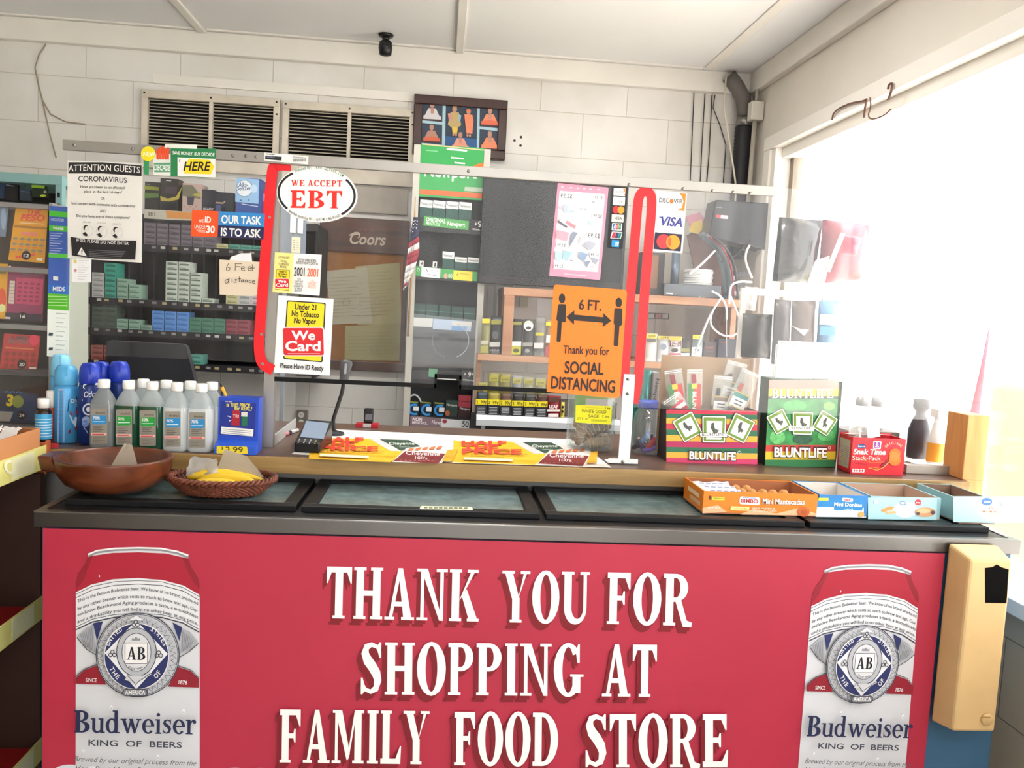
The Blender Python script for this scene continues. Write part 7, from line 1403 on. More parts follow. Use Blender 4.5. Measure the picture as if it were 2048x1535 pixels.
cab([(680, 930), (610, 1040), (595, 1150), (680, 1230), (760, 1250), (840, 1220), (862, 1140), (820, 1020), (770, 900)], .0045, 3.62, 'round hanging loop of white cable below the shelf')
cab([(690, 920), (600, 1060), (540, 1200), (470, 1400)], .0045, 3.61, 'long white cable slanting down left over the pouches')
cab([(738, 1095), (736, 1250), (738, 1420)], .0022, 3.615, 'thin grey cable hanging straight through the loop', M('#9a9a98', .4))
cab([(940, 420), (860, 520), (760, 600), (690, 610)], .003, 3.7, 'thin black cable crossing the corner', M('#1d1d20', .5))
q = MB(); a, b = PY(1452, 525, 3.78), PY(1488, 600, 3.78)
for k in range(6): q.box(a.x+(k % 2)*.045, 3.78, zz+k*.022, a.x+.05+(k % 2)*.045, 3.82, zz+.02+k*.022, M(('#3c4048', '#8f8a90', '#2a2c32')[k % 3], .4))
tag(q.build('adapter_stack'), 'stack of dark plug adapters right of the cable coil', 'adapters')
# merchandise by the window
HY = 3.05
q = MB(); a, b = PY(1484, 575, HY), PY(1700, 595, HY); bx1 = min(b.x, XR-.03); zbar = PY(1600, 588, HY).z
q.box(a.x, HY, zbar-.012, bx1, HY+.02, zbar+.012, M('#e6dfd6', .4)); q.box(bx1-.02, HY+.002, 0, bx1-.001, HY+.018, zbar-.0125, M('#e6dfd6', .4)); q.box(a.x, HY+.002, 0, a.x+.02, HY+.018, zbar-.0125, M('#e6dfd6', .4)); tag(q.build('hanging_rail'), 'white rail with hooks before the window at right', 'rail')
DKB = M('#0e0f13', .18, 0, .6); 
def hang(pts, Y, mat, label, th=.03, name='hanging_bag', cat='bag', bits=None, zoom=A8, seed=0):
    q = MB(); P = [PY(zoom[0]+x/zoom[2], zoom[1]+y/zoom[2], Y) for x, y in pts]; n = 7; rg = random.Random(seed); F_, B_ = [], []
    for i in range(n+1):
        for j in range(n+1):
            u, v = j/n, i/n; p = P[0]*(1-u)*(1-v)+P[1]*u*(1-v)+P[2]*u*v+P[3]*(1-u)*v; e = min(1, 5*min(u, 1-u))*min(1, 5*min(v, 1-v)); w = th*(.35+.65*math.sin(math.pi*u))*e+rg.uniform(-.006, .006)*e
            F_.append(p+Vector((0, -w, 0))); B_.append(p+Vector((0, .004+w*.4, 0)))
    N = len(F_); fs = []
    for i in range(n):
        for j in range(n): k = i*(n+1)+j; fs.append((k, k+n+1, k+n+2, k+1)); fs.append((N+k, N+k+1, N+k+n+2, N+k+n+1))
    for i in range(n):
        fs.append((i, i+1, N+i+1, N+i)); k = n*(n+1)+i; fs.append((k+1, k, N+k, N+k+1)); k = i*(n+1); fs.append((k+n+1, k, N+k, N+k+n+1)); k += n; fs.append((k, k+n+1, N+k+n+1, N+k))
    q.raw(F_+B_, fs, mat, True)
    o = tag(q.build(name), label, cat, 'hanging bags by the window')
    if bits: q = MB(); d = Draw(q, ('Y', Y-th-.006), zoom); bits(d); q.build('label', parent=o)
    return o
hang([(1190, 230), (1560, 260), (1480, 800), (1130, 775)], 3.2, DKB, 'big black plastic bag hanging before the window, left of the red one', seed=1, th=.05)
hang([(1560, 250), (1960, 300), (1880, 760), (1520, 800)], 3.25, M('#7c1830', .35), 'dark red bag hanging before the window at right', seed=2, th=.04)
hang([(1700, 380), (1900, 400), (1840, 560), (1690, 540)], 3.12, M('#b0324c', .4), 'small crimson packet in front of the dark red bag', seed=3, th=.02)
q = MB(); q.prism([PY(1280+x/4.264, 380+y/4.264, 3.1) for x, y in ((1500, 600), (1620, 560), (1570, 830), (1420, 820))], (0, .006, 0), M('#d9dadb', .4)); q.tube([PY(1280+x/4.264, 380+y/4.264, 3.09) for x, y in ((1730, 370), (1600, 690))], .009, M('#d9d2d2', .4), 8); tag(q.build('white_card'), 'white card with a slanting white stick before the red bag', 'card')
CB2 = M('#4a3830', .3, vary=.3, scale=14)
hang([(1150, 930), (1290, 940), (1270, 1500), (1120, 1480)], 3.0, M('#3c3436', .2, vary=.3, scale=16), 'dark glossy pouch hanging under the left end of the white rail', seed=5)
hang([(1300, 940), (1500, 940), (1480, 1500), (1280, 1480)], 3.0, CB2, 'glossy brown pouch hanging under the white rail', seed=6)
hang([(1530, 940), (1690, 940), (1680, 1420), (1500, 1420)], 3.0, M('#5c8cb4', .3, vary=.2), 'blue and white pouch at the right under the white rail', seed=7, bits=lambda d: (d.poly([(1535, 1060), (1680, 1060), (1675, 1150), (1530, 1145)], '#e3e8ec'), d.line([(1545, 1108), (1660, 1110)], 16, '#8a9096'), d.poly([(1535, 1160), (1670, 1165), (1660, 1240), (1530, 1235)], '#2f78b0')))
hang([(900, 820), (1010, 830), (980, 1030), (890, 1020)], 3.025, clear('#f4f4f4', .3, .25, '#f6f6f6', name='clear_bag'), 'clear empty bag hanging at the left end of the white rail', seed=8, th=.02)
hang([(880, 1050), (1130, 1060), (1110, 1440), (860, 1420)], 3.0, M('#2e2c2c', .25, vary=.3, scale=12), 'dark pouch rack mass left of the glossy brown pouch', seed=9)
hang([(1290, 1150), (1340, 1180), (1440, 1190), (1400, 1240)], 2.93, M('#e9e4de', .4), 'bent white hook tag in front of the glossy brown pouch', seed=10, th=.006, name='hook_tag', cat='tag')
# ================================================================ left: ticket dispenser and shelf
QY = 2.26; A1, A2, A3, Z4 = (0, 320, 7.311), (0, 520, 7.311), (0, 720, 6.02), (0, 500, 2.924)
tr = PY(104, 620, QY).x; tl = -1.36; tz1 = PY(50, 402, QY).z
td = root('ticket_dispenser', ((tl+tr)/2, QY+.06, CT), 'clear lottery ticket dispenser tower at the left end of the counter', 'dispenser')
GYM = M('#8b8a8a', .4, .2); DKM = M('#3a3432', .6)
q = MB(); q.box(tl, QY+.09, CT+.0005, tr, QY+.1, tz1, DKM); q.build('back_panel', parent=td)
q = MB(); q.box(tr-.008, QY, CT+.0005, tr, QY+.0895, tz1, M('#9a9896', .35, .3)); q.build('side_post', parent=td)
tzs = []
for y in (406, 535, 649, 741, 851):
    z = PY(45, y, QY).z; tzs.append(z); q = MB(); q.box(tl, QY-.004, max(z-.012, CT+.001), tr-.0085, QY+.0895, z, GYM); q.build('shelf', parent=td)
q = MB(); q.box(tl, QY-.004, tzs[4]+.0005, tr-.0085, QY-.0025, tzs[0]-.0125, clear(haze=.03, gloss=.03)); q.build('front_window', parent=td)
def ticket(pts, zoom, c, pr, label, num, nx, ny, y=QY+.02):
    q = MB(); d = Draw(q, ('Y', y), zoom); d.slab(pts, .0012, M(c, .4)); pr(d)
    if num: r_ = 66*zoom[2]/7.311; d.ell(nx, ny, r_, r_, '#19171a'); d.txt(num, nx-r_*.6, ny+r_*.34, nx+r_*.62, ny+r_*.38, r_*.7, WHITE, .02)
    tag(q.build('lottery_ticket'), label, 'lottery ticket', 'lottery tickets in the dispenser')
def t12(d):
    d.txt('THE', 380, 790, 590, 800, 70, '#e2524a', .03, shear=.2); d.txt('FESO', 300, 880, 650, 890, 84, '#e2524a', .04, shear=.2); d.line([(290, 915), (640, 935)], 12, '#f0d8b0'); d.poly([(205, 945), (690, 985), (688, 1015), (215, 985)], '#a8772a'); d.txt('PRIZES', 320, 1098, 550, 1104, 44, '#e87a9c', .03)
    for r_ in range(3):
        for k in range(5): d.ell(230+k*100-r_*14, 1145+r_*80+k*6, 40, 18, '#8f8d72'); d.line([(200+k*100-r_*14, 1180+r_*80+k*6), (265+k*100-r_*14, 1184+r_*80+k*6)], 10, '#e07a4a')
    d.poly([(240, 1405), (520, 1370), (520, 1400), (250, 1440)], '#e2624a'); d.poly([(550, 1430), (640, 1440), (635, 1475), (548, 1465)], '#f0e8d0')
ticket([(235, 660), (705, 692), (652, 1505), (120, 1460)], A1, '#e0a022', t12, 'orange gold lottery ticket in the top slot of the dispenser', '12', 400, 1395)
ticket([(-30, 650), (130, 665), (80, 1120), (-30, 1110)], A1, '#6d7f96', lambda d: d.ell(50, 860, 40, 160, '#8fa6c4'), 'grey blue ticket left of the orange gold one', None, 0, 0)
def jb(c1, c2):
    def f(d):
        d.txt('JUMBO', 350, 160, 610, 168, 54, '#4c4a4e', .03, shear=.1); d.txt('BUCKS', 318, 215, 606, 225, 56, '#6d6b6e', .03, shear=.1); d.poly([(240, 250), (640, 280), (600, 660), (222, 632)], c1); d.poly([(145, 300), (220, 305), (205, 640), (125, 632)], '#cfc5b8')
        for k in range(6): d.line([(140, 340+k*50), (212, 343+k*50)], 6, '#8a7a74')
        for r_ in range(5):
            for k in range(4): d.poly([(275+k*88-r_*4, 320+r_*62+k*5), (330+k*88-r_*4, 322+r_*62+k*5), (328+k*88-r_*4, 352+r_*62+k*5), (273+k*88-r_*4, 350+r_*62+k*5)], c2)
        d.poly([(90, 762), (620, 790), (615, 900), (85, 868)], '#33283a'); d.ell(160, 120, 26, 40, '#d9c8cc'); d.poly([(90, 826), (170, 832), (168, 860), (88, 855)], '#d9d2c8')
    return f
ticket([(118, 82), (662, 112), (618, 905), (84, 868)], A2, '#8c3a5c', jb('#c0486c', '#8f2f54'), 'purple pink lottery ticket in the second slot', '16', 345, 822)
ticket([(-40, 45), (118, 55), (85, 860), (-40, 850)], A2, '#dca42c', lambda d: (d.ell(30, 560, 60, 150, '#d85a3c'), d.ell(30, 700, 50, 60, '#d9e0a0'), d.line([(0, 180), (90, 186)], 40, '#8d8a4a')), 'yellow ticket left of the purple pink one', None, 0, 0)
def t20(d):
    d.txt('JUMBO', 150, 1160, 430, 1168, 54, '#5c5458', .03, shear=.1); d.txt('BUCKS', 120, 1212, 420, 1220, 56, '#7a6c6c', .03, shear=.1); d.ell(500, 1170, 70, 80, '#e0405c')
    for r_ in range(3):
        for k in range(5): d.ell(110+k*95-r_*6, 1360+r_*90+k*6, 36, 34, '#8f3a34')
    d.line([(80, 1275), (500, 1300)], 20, '#d0804a'); d.poly([(440, 1560), (540, 1565), (536, 1590), (438, 1586)], '#d9d2c8')
ticket([(62, 1070), (592, 1105), (535, 1600), (-5, 1580)], A2, '#b93c3e', t20, 'red orange lottery ticket in the third slot', '20', 328, 1520)
def t24(d):
    d.poly([(20, 850), (130, 830), (225, 860), (200, 1000), (0, 985)], '#2c4468'); d.ell(60, 880, 60, 60, '#22344c'); d.txt('3', 35, 905, 75, 910, 60, '#e0c82c', .05); d.ell(105, 885, 34, 36, '#8f9a4c')
    for k in range(3): d.ring(40+k*35, 835, 14, 10, 4, '#4f9ad0', 180, 360)
    d.poly([(-20, 940), (80, 944), (60, 1000), (-20, 998)], '#a9a49c')
ticket([(-30, 815), (228, 840), (205, 1015), (-30, 1000)], Z4, '#24344e', t24, 'dark blue lottery ticket with a yellow three in the lowest slot', '24', 128, 964)
# blue green white leaflet strip at the dispenser's side
q = MB(); d = Draw(q, ('Y', QY-.006), (0, 0, 1)); LB2 = [(99, 411), (141, 415), (137, 716), (94, 712)]; d.slab(LB2, .001, M('#e3ebe6', .5))
def bnd(ya, yb_, c): fx = lambda y, s_: (99-(y-411)*.0165 if s_ == 0 else 141-(y-415)*.0133); d.poly([(fx(ya, 0), ya), (fx(ya, 1), ya+3), (fx(yb_, 1), yb_+3), (fx(yb_, 0), yb_)], c)
bnd(411, 568, '#3f62b4'); bnd(421, 432, '#4fc03c'); bnd(450, 461, '#4fc03c'); bnd(505, 514, '#5cc84a'); bnd(568, 586, '#2f6cc0'); bnd(586, 618, '#55b82c'); bnd(618, 712, '#e6eee8')
d.txt('UNSCRATCHED', 102, 441, 128, 443, 5, '#c9d4f0', .01); d.txt('WINNER', 106, 459, 128, 460, 6, WHITE, .02); d.txt('MEDS', 106, 581, 130, 582, 8, WHITE, .02); d.rrect([(107, 552), (117, 553), (117, 561), (107, 560)], 1, WHITE)
for k in range(9): d.line([(101, 466+k*5), (126-(k % 3)*4, 467+k*5)], 1.6, '#a9b9e0'); d.line([(112, 626+k*9), (134-(k % 3)*3, 627+k*9)], 1.3, '#a9b5b0')
for k in range(4): d.line([(98, 592+k*6), (136, 593+k*6)], 1.5, '#b9e29a')
for y in (668, 697): d.poly([(100, y-3), (108, y-3), (107, y+3), (99, y+3)], '#3c4a54')
tag(q.build('leaflet'), 'long blue green and white leaflet hanging beside the ticket dispenser', 'leaflet')
# goods rack behind the dispenser, seen above it
GY2 = 2.9; q = MB(); TL2 = M('#7fa6a4', .5); a, b = PY(-20, 350, GY2), PY(124, 352, GY2)
zt = PY(60, 347, GY2).z; zb_ = CT-.3
q.box(a.x-.3, GY2, zt-.03, b.x, GY2+.3, zt, TL2); q.box(b.x-.02, GY2, 0, b.x, GY2+.03, zt-.0305, TL2); q.box(b.x-.05, GY2+.1, 0, b.x-.035, GY2+.3, zt-.0305, M('#bcc2b4', .5)); q.box(a.x-.3, GY2+.28, 0, b.x-.055, GY2+.3, zt-.0305, M('#262628', .6))
for k in range(4): q.box(b.x-.014, GY2-.0006, zt-.07-k*.035, b.x-.006, GY2, zt-.055-k*.035, M('#1c1c1e', .5))
HKZ = zt-.0306
gr = tag(q.build('goods_rack'), 'teal framed rack of hanging goods behind the ticket dispenser', 'rack')
def hcard(pts, c, bits, label, y=GY2+.05):
    q = MB(); d = Draw(q, ('Y', y), A1); d.slab(pts, .01, M(c, .5)); bits(d); d2 = Draw(q, ('Y', y+.005), A1); mx = (pts[0][0]+pts[1][0])/2; q.tube([d2.P(mx, pts[0][1]+10), d2.P(mx, pts[0][1]+10)+Vector((0, 0, max(.01, HKZ-d2.P(mx, pts[0][1]+10).z)))], .002, M('#8d8d90', .3, .8), 6); tag(q.build('hanging_pack'), label, 'hanging pack', 'packs in the teal rack')
hcard([(465, 300), (665, 335), (690, 545), (480, 540)], '#1d2e1c', lambda d: (d.poly([(480, 305), (660, 325), (655, 350), (472, 335)], '#cfd6cc'), d.poly([(462, 345), (655, 365), (650, 415), (460, 402)], '#a8d43c'), d.ell(630, 520, 45, 18, '#c9d43c'), d.ell(660, 465, 24, 20, '#a9b0a4')), 'green and black hanging pack at the right of the teal rack')
hcard([(280, 400), (440, 430), (450, 590), (290, 580)], '#2c3846', lambda d: d.line([(300, 450), (420, 470)], 14, '#4a6a84'), 'dark slate hanging pack in the middle of the teal rack')
hcard([(80, 330), (265, 360), (260, 590), (70, 575)], '#17171b', lambda d: d.line([(85, 360), (200, 380)], 14, '#8a94a8'), 'black hanging pack left of the slate one in the teal rack')
hcard([(-20, 300), (75, 330), (60, 560), (-20, 550)], '#1f3556', lambda d: None, 'navy hanging pack at the frame edge in the teal rack')
# wooden shelf stand in the left foreground
EX = -.90; ey0, ey1 = 1.05, 2.035; BR = M('#3c241b', .6, vary=.15, scale=5); RD = M('#a01c20', .45, vary=.1); YS = M('#e6e08a', .45, vary=.06, scale=8)
st = root('shelf_stand', (-1.15, 1.55, 0), 'dark brown shelf stand with yellow price strips at the left edge', 'shelf')
q = MB(); q.box(-1.42, ey0, 0, -1.40, ey1, 1.0, BR); q.build('back_panel', parent=st)
q = MB(); q.box(-1.40, ey1-.02, 0, EX-.004, ey1, .965, BR); q.build('side_panel', parent=st); q = MB(); q.box(-1.40, ey0, 0, EX-.004, ey0+.02, .965, BR); q.build('side_panel', parent=st)
for zt_, c in ((1.03, M('#b4683a', .5, vary=.08)), (.675, RD), (.33, RD)):
    q = MB(); q.box(-1.399, ey0+.021, zt_-.045, EX-.003, ey1-.021, zt_-.025, c if zt_ < 1 else BR); s_ = q.build('shelf', parent=st)
    q = MB(); q.box(EX-.003, ey0+.02, zt_-.054, EX, ey1, zt_, YS); q.box(EX-.0025, ey1-.16, zt_-.05, EX+.0006, ey1-.06, zt_-.004, M('#f2efc4', .4)) ; q.build('price_strip', parent=s_)
q = MB(); q.box(EX-.003, ey1+.0005, .97, EX+.004, ey1+.012, 1.04, M('#b8603a', .5)); q.box(EX-.05, ey1+.0005, .96, EX-.003, ey1+.008, 1.035, M('#b8603a', .5)); q.build('end_cap', parent=st)
# printed word on the top strip
q = MB(); d = Draw(q, ('X', EX+.0012), (0, 820, 4.874)); d.txt('C', 80, 640, 170, 590, 130, '#f3f0d0', .03); d.txt('r', 190, 590, 240, 565, 110, '#f3f0d0', .03); q.build('strip_lettering', parent=st)
# cardboard trays on it
def tray(x0, y0, x1, y1, z0, h, out, inn, name, label, cat='tray', t=.003, front=None, parent=None):
    q = MB(); O, I = (M(out, .5) if isinstance(out, str) else out), (M(inn, .7) if isinstance(inn, str) else inn)
    q.box(x0, y0, z0, x1, y1, z0+t, I)
    for bb, io in (((x0, y0, x1, y0+t), 'f'), ((x0, y1-t, x1, y1), 'b'), ((x0, y0+t, x0+t, y1-t), 'l'), ((x1-t, y0+t, x1, y1-t), 'r')):
        xa, ya, xb, yb2 = bb; q.box(xa, ya, z0+t, xb, yb2, z0+h, O)
        e = .0004
        if io == 'f': q.box(xa+t, yb2, z0+t, xb-t, yb2+e, z0+h-.001, I)
        if io == 'b': q.box(xa+t, ya-e, z0+t, xb-t, ya, z0+h-.001, I)
        if io == 'l': q.box(xb, ya, z0+t, xb+e, yb2, z0+h-.001, I)
        if io == 'r': q.box(xa-e, ya, z0+t, xa, yb2, z0+h-.001, I)
    o = tag(q.build(name), label, cat)
    if front: q = MB(); d = Draw(q, ('Y', y0-.0005)); front(d, z0); q.build('front_print', parent=o)
    return o
OT = M('#c98a5a', .55, vary=.08, scale=6)
tray(-1.3, 1.5, EX-.006, 2.015, 1.006, .066, OT, '#a86a40', 'carton_tray', 'orange brown open cardboard tray on the top of the shelf stand')
hb = []
q = MB(); q.lathe(-.99, 1.80, [(.005, 1.0105), (.045, 1.015), (.055, 1.05), (.04, 1.085), (.008, 1.1)], M('#d8401c', .3, vary=.1), 20, sx=1, sy=1.8); d = Draw(q, ('X', -.934), (0, 720, 6.02)); d.txt('K', 0, 850, 60, 835, 60, WHITE, .03); tag(q.build('snack_bag'), 'bright orange red snack bag in the open cardboard tray at left', 'bag')
crumple('torn_paper', [(-.98, 1.9, 1.03), (-.93, 1.9, 1.03), (-.93, 1.98, 1.078), (-.97, 1.99, 1.074)], M('#e2dfdc', .5), 'white torn paper inside the cardboard tray on the shelf stand', 'paper', seed=8, amp=.004)
tray(-1.32, 1.3, EX-.02, 1.8, .651, .05, '#8c1a1e', '#5a1214', 'carton_tray', 'dark red cardboard tray on the middle shelf of the stand')
tray(-1.32, 1.3, EX-.02, 1.8, .306, .05, '#8c1a1e', '#5a1214', 'carton_tray', 'dark red cardboard tray on the lowest shelf of the stand')
# ================================================================ things on the cooler
LZ = CZ+.0122
BY = 1.915; bc = PY(229, 950, BY); bw = .122
WB = wood('#431d10', '#6e3820', 'X', 6, .3)
q = MB(); zb0 = LZ; hgt = PY(229, 911, BY).z-zb0
prof = [(.0, zb0+.0002), (.045, zb0+.0002), (.068, zb0+.004), (.1, zb0+hgt*.27), (.117, zb0+hgt*.6), (bw-.003, zb0+hgt*.9), (bw-.001, zb0+hgt*.97), (bw-.002, zb0+hgt), (bw-.008, zb0+hgt), (bw-.012, zb0+hgt*.95), (.1, zb0+hgt*.5), (.07, zb0+hgt*.2), (0, zb0+hgt*.14)]
q.lathe(bc.x, BY, prof, WB, 48, cap=False); bo = tag(q.build('wooden_bowl', origin=(bc.x, BY, zb0)), 'large turned wooden bowl with a block handle on the left end of the cooler', 'bowl')
q = MB(); q.hexa([(bc.x-bw-.022, BY-.03, zb0+hgt*.55), (bc.x-bw+.018, BY-.045, zb0+hgt*.55), (bc.x-bw+.018, BY+.045, zb0+hgt*.55), (bc.x-bw-.022, BY+.03, zb0+hgt*.55), (bc.x-bw-.03, BY-.032, zb0+hgt*1.0), (bc.x-bw+.006, BY-.045, zb0+hgt*1.0), (bc.x-bw+.006, BY+.045, zb0+hgt*1.0), (bc.x-bw-.03, BY+.032, zb0+hgt*1.0)], WB); q.build('handle', parent=bo, bevel=.006)
WX = clear('#efe9dc', .38, .05, '#efe8da', name='wax_paper')
a, b, c_ = PY(214, 935, BY), PY(284, 930, BY), PY(250, 888, BY+.02)
crumple('wax_paper', [(a.x, BY-.02, zb0+hgt*.4), (b.x+.006, BY-.02, zb0+hgt*.4), (c_.x+.012, BY+.03, c_.z-.003), (c_.x-.004, BY+.03, c_.z)], WX, 'pointed sheet of wax paper standing in the wooden bowl', 'paper', seed=2, amp=.0015)
# wicker basket
KY2 = 1.925; kc = PY(444, 975, KY2); rx, ry = PY(549, 955, KY2).x-kc.x, .08; bz = LZ+.0003; kh = PY(440, 950, KY2).z-bz
WK = M('#6e3a28', .4, vary=.3, scale=50); q = MB(); rows = 9; ns = 44
for i in range(rows):
    t = i/(rows-1); sx_, sy_ = rx*(.74+.24*t), ry*(.74+.24*t); z_ = bz+.004+t*(kh-.014)
    pts = []
    for k in range(ns*4+1): a_ = 2*math.pi*k/(ns*4); w_ = .0022*math.cos(a_*ns+(math.pi if i % 2 else 0)); pts.append((kc.x+(sx_+w_)*math.cos(a_), KY2+(sy_+w_)*math.sin(a_), z_))
    q.tube(pts, .0034, WK, 6, caps=False)
for k in range(ns):
    a_ = 2*math.pi*k/ns; q.tube([(kc.x+rx*f*math.cos(a_), KY2+ry*f*math.sin(a_), z_) for f, z_ in ((.74, bz+.001), (.86, bz+kh*.5), (.97, bz+kh*.95))], .0022, M('#4f2a1e', .5), 5)
q.raw([(kc.x+rx*.74*math.cos(2*math.pi*k/32), KY2+ry*.74*math.sin(2*math.pi*k/32), bz+.0005) for k in range(32)], [tuple(range(32))], WK)
bk_ = tag(q.build('wicker_basket', origin=(kc.x, KY2, bz)), 'oval dark wicker basket of bananas on the cooler beside the bowl', 'basket')
q = MB()
for ph in (0, math.pi): q.tube([(kc.x+(rx+.004*math.cos(a_*26+ph))*math.cos(a_), KY2+(ry+.004*math.cos(a_*26+ph))*math.sin(a_), bz+kh-.004+.004*math.sin(a_*26+ph)) for a_ in [2*math.pi*k/220 for k in range(221)]], .0045, WK, 6, caps=False)
q.build('braided_rim', parent=bk_)
BN = M('#e8c22c', .45, vary=.06, scale=14)
for i, (dx, dy, dz, rz, lb) in enumerate(((-.005, -.035, .022, .05, 'banana at the front of the wicker basket'), (.012, -.013, .03, -.08, 'banana second from the front in the wicker basket'), (-.012, .009, .034, .06, 'banana in the middle of the wicker basket'), (.015, .024, .03, -.08, 'banana at the back of the wicker basket'))):
    pts = []; n = 11; R_ = .11
    for k in range(n): t = (k/(n-1)-.5)*1.35; x, y = R_*math.sin(t), .02*math.cos(t)-.0; zz_ = R_*(math.cos(t)-1)*.35; pts.append((kc.x+dx+x*math.cos(rz)-y*math.sin(rz), KY2+dy+x*math.sin(rz)+y*math.cos(rz), bz+dz+zz_+.001))
    q = MB(); q.tube(pts, [.0035, .008, .0108, .0122, .0127, .0127, .0123, .0112, .009, .0055, .0035], BN, 10); bn_ = tag(q.build('banana'), lb, 'banana', 'bananas in the basket')
    q = MB(); e = Vector(pts[-1]); s_ = (Vector(pts[-1])-Vector(pts[-2])).normalized(); q.tube([e+s_*.0005, e+s_*.012], .0035, M('#8a6a2c', .6), 8); q.build('stem', parent=bn_)
WXB = clear('#f3f3f0', .45, .1, '#f1f1ee', name='wax_paper')
crumple('plastic_bag', [(kc.x-.085, KY2+.02, bz+.03), (kc.x-.01, KY2+.01, bz+.03), (kc.x-.02, KY2+.035, bz+kh+.03), (kc.x-.08, KY2+.04, bz+kh+.033)], WXB, 'crumpled white plastic bag behind the bananas on the left', 'bag', seed=11, amp=.008)
crumple('wax_paper', [(kc.x-.025, KY2+.034, bz+.03), (kc.x+.085, KY2+.034, bz+.03), (kc.x+.042, KY2+.052, bz+kh+.036), (kc.x-.01, KY2+.056, bz+kh+.05)], WX, 'sheet of wax paper standing behind the bananas', 'paper', seed=12, amp=.002)
# snack trays
TYF = 1.872; C4, C5 = (1320, 930, 5.387), (1668, 930, 5.387); tz = LZ+.0003
def tx(px): return PY(px, 1036, TYF).x
def offs(zoom, x, y, z): return (0, 0, z-PY(zoom[0]+x/zoom[2], zoom[1]+y/zoom[2], TYF-.0005).z)
TH = PY(1500, 993, TYF).z-PY(1500, 1037, TYF).z
def fo(d, z):
    d.z = C4; d.off = Vector(offs(C4, 1060, 575, z)); d.sl = .02
    d.poly([(455, 500), (620, 470), (720, 545), (455, 560)], '#f0b48a'); d.poly([(870, 565), (1000, 510), (1250, 560), (1500, 500), (1680, 560), (1680, 583), (860, 572)], '#f2bb90'); d.txt('8', 522, 410, 550, 411, 40, '#2a2420', .03); d.rrect([(558, 380), (692, 384), (690, 418), (556, 414)], 6, '#d9cf3c'); d.txt('TWIN PACKS', 566, 404, 684, 408, 16, '#5a5420', .01)
    d.rrect([(855, 375), (1072, 388), (1068, 470), (850, 458)], 22, '#f4efec'); d.txt('BIMBO', 868, 440, 1050, 448, 38, '#c02838', .03); d.line([(885, 388), (1030, 394)], 6, '#2f5aa8')
    d.txt('Mini Mantecadas', 1098, 458, 1550, 468, 58, '#8a4a1c', .035); d.txt('Mini Mantecadas', 1100, 454, 1550, 464, 56, '#f6f2ea', .022); d.poly([(760, 480), (960, 488), (950, 530), (750, 522)], '#f0dc8c'); d.txt('con vainilla', 790, 512, 930, 516, 18, '#c07a3c', .01); d.txt('MINI MUFFINS', 990, 512, 1230, 518, 20, '#f4e0c8', .01); d.txt('VANILLA FLAVORED', 990, 538, 1250, 544, 18, '#f4e0c8', .01)
    d.ell(1540, 540, 66, 52, '#c8642c'); d.ell(1545, 545, 36, 28, '#b0541f'); d.txt('NET WT', 510, 500, 640, 505, 18, '#f6e8da', .01)
tA = tray(tx(1404), TYF, tx(1632), TYF+.155, tz, TH, '#e0801f', '#a86a44', 'snack_tray', 'orange snack tray of small muffins on the cooler', front=fo)
q = MB(); xw = tx(1404)-.0006; q.box(xw-.0002, TYF+.02, tz+.012, xw, TYF+.1, tz+.022, M('#d9b08a', .5)); q.box(xw-.0002, TYF+.03, tz+.028, xw, TYF+.12, tz+.038, M('#e9cfae', .5)); q.build('side_print', parent=tA)
def fb(d, z):
    d.z = C5; d.off = Vector(offs(C5, 150, 568, z)); d.poly([(-200, 450), (320, 460), (320, 565), (-200, 560)], '#e0eaf0'); d.poly([(-200, 380), (310, 345), (325, 450), (-200, 450)], '#2a86c8'); d.rrect([(90, 352), (205, 360), (200, 398), (86, 390)], 12, '#f2eef0'); d.txt('BIMBO', 106, 384, 190, 388, 18, '#c02838', .02); d.txt('Mini Donitas', 0, 440, 300, 450, 38, '#f3f6f8', .03); d.poly([(0, 450), (310, 455), (300, 490), (0, 485)], '#2a86c8'); d.txt('sugared', 110, 478, 200, 480, 14, '#dceaf4', .01); d.poly([(-170, 352), (-60, 354), (-62, 384), (-172, 382)], '#d9d24a'); d.ell(290, 530, 34, 30, '#d9a860')
tB = tray(tx(1637), TYF+.004, tx(1734), TYF+.16, tz, TH, '#2f7fc4', '#d2ccc6', 'snack_tray', 'blue snack tray between the orange and the first pale tray', front=fb)
def fc(d, z):
    d.z = C5; d.off = Vector(offs(C5, 750, 585, z)); d.poly([(365, 350), (1110, 350), (1105, 590), (365, 582)], '#a9d3dc'); d.ell(770, 480, 130, 85, '#eef4f4'); d.ring(738, 408, 34, 22, 8, '#5f8fb4'); d.ell(905, 400, 36, 32, '#c83a4c'); d.txt('new', 880, 410, 930, 412, 20, '#f4e6e8', .02); d.poly([(500, 480), (600, 440), (650, 450), (620, 480), (520, 505)], '#d89a5a'); d.poly([(540, 500), (660, 490), (670, 520), (570, 525)], '#e3b684'); d.ell(980, 505, 112, 52, '#c99468'); d.ell(960, 490, 70, 28, '#e0b48a'); d.ell(1060, 510, 24, 22, '#5a4048'); d.ell(900, 520, 22, 16, '#5a4048'); d.rrect([(430, 375), (470, 378), (466, 415), (428, 412)], 6, '#dcecef'); d.txt('mini', 690, 430, 800, 432, 22, '#8fb4c0', .01); d.line([(680, 520), (830, 524)], 6, '#c9d8dc')
tC = tray(tx(1741), TYF+.006, tx(1882), TYF+.165, tz, TH, '#8fb9c2', '#b09684', 'snack_tray', 'pale blue snack tray with cookie pictures on the cooler', front=fc)
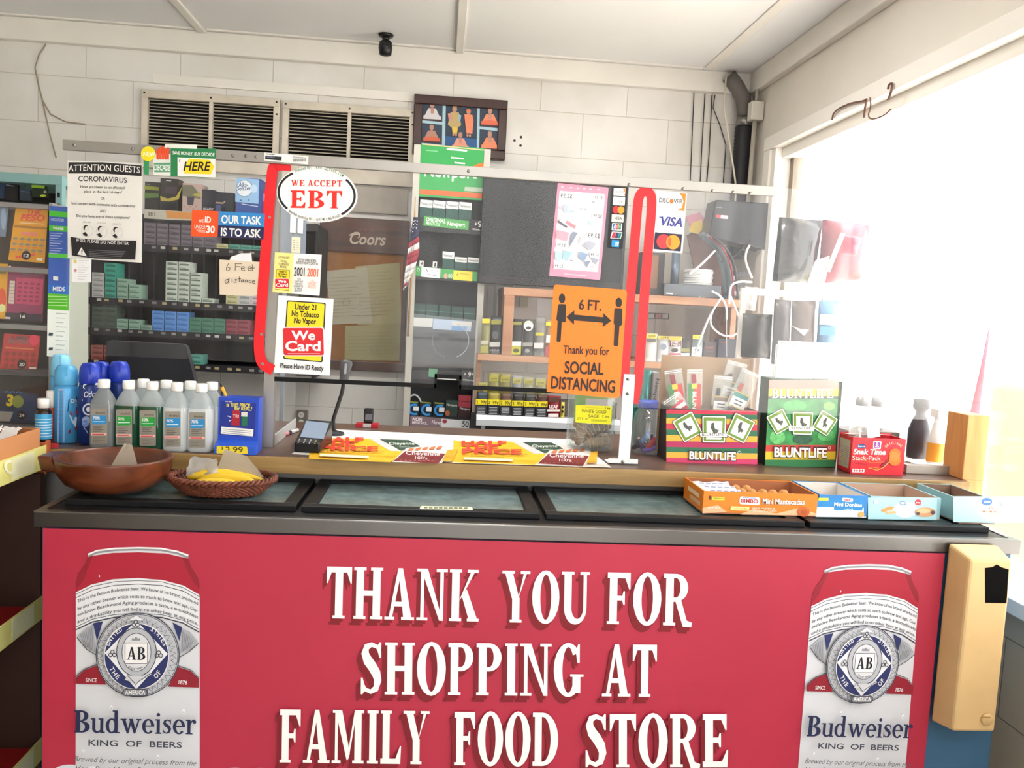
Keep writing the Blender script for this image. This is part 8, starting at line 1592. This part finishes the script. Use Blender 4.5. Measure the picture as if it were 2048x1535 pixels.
def fd(d, z):
    d.z = C5; d.off = Vector(offs(C5, 1700, 630, z)); d.poly([(1285, 350), (2047, 352), (2300, 352), (2300, 635), (1285, 628)], '#a5ccd0'); d.ell(1690, 505, 140, 100, '#c9dcd8'); d.ell(1690, 508, 132, 94, '#ece4dc'); d.ring(1730, 470, 80, 70, 6, '#6a8a86', -60, 20); d.ell(1645, 408, 56, 40, '#3f6cc0'); d.txt('Great', 1608, 418, 1682, 418, 20, '#dfe8f6', .02); d.txt('12', 1670, 490, 1710, 491, 20, '#d0604c', .02); d.txt('Mini Muffins', 1595, 525, 1780, 528, 26, '#d88a78', .01); d.txt('Banana', 1640, 552, 1740, 554, 18, '#8fb48c', .01)
TYF2 = TYF
xe_ = min(tx(2075), CX1-.004)
tD = tray(tx(1906), TYF-.022, xe_, TYF+.16, tz, TH*1.1, '#8db4b8', '#7a6252', 'snack_tray', 'pale blue green snack tray at the right end of the cooler', front=lambda d, z: (fd(d, z)))
q = MB(); q.box(tx(1935), TYF+.05, tz+.0035, tx(1990), TYF+.12, tz+.026, M('#e2d5c8', .6)); tag(q.build('snack_pack'), 'flat cream snack pack lying in the pale blue green tray', 'pack')
MF = M('#c98a4c', .6, vary=.2, scale=40); rr = random.Random(5); CW = clear('#f6f4f2', .18, .25, '#f4f4f4', name='clear_bag')
for i in range(12):
    cx_, cy_ = tx(1500)+(i % 5)*.027+rr.uniform(-.003, .003), TYF+.03+(i//5)*.042+rr.uniform(-.003, .003)
    q = MB(); z_ = tz+.0035; q.lathe(cx_, cy_, [(.008, z_), (.0115, z_+.02), (.0135, z_+.026), (.0125, z_+.034), (.007, z_+.041), (0, z_+.043)], MF, 14)
    tag(q.build('mini_muffin'), 'small golden muffin wrapped in the orange tray', 'muffin', 'muffins in the orange tray')
for i in range(3):
    y_ = TYF+.03+i*.042; crumple('snack_wrapper', [(tx(1414), y_-.018, tz+.03), (tx(1492), y_-.018, tz+.032), (tx(1490), y_+.018, tz+.044), (tx(1414), y_+.018, tz+.042)], M('#d9dce4', .3), ('front', 'middle', 'rear')[i]+' printed white wrapper at the left of the orange tray', 'wrapper', th=.004, seed=20+i, amp=.003, group='wrappers in the orange tray')
    q = MB(); z_ = tz+.0475
    for k in range(5): q.box(tx(1424)+k*.016, y_-.006, z_, tx(1424)+k*.016+.011, y_-.001, z_+.0004, M('#2f4a9c', .4))
    q.build('wrapper_print', parent=[x for x in bpy.data.objects if x.name.startswith('snack_wrapper')][-1])
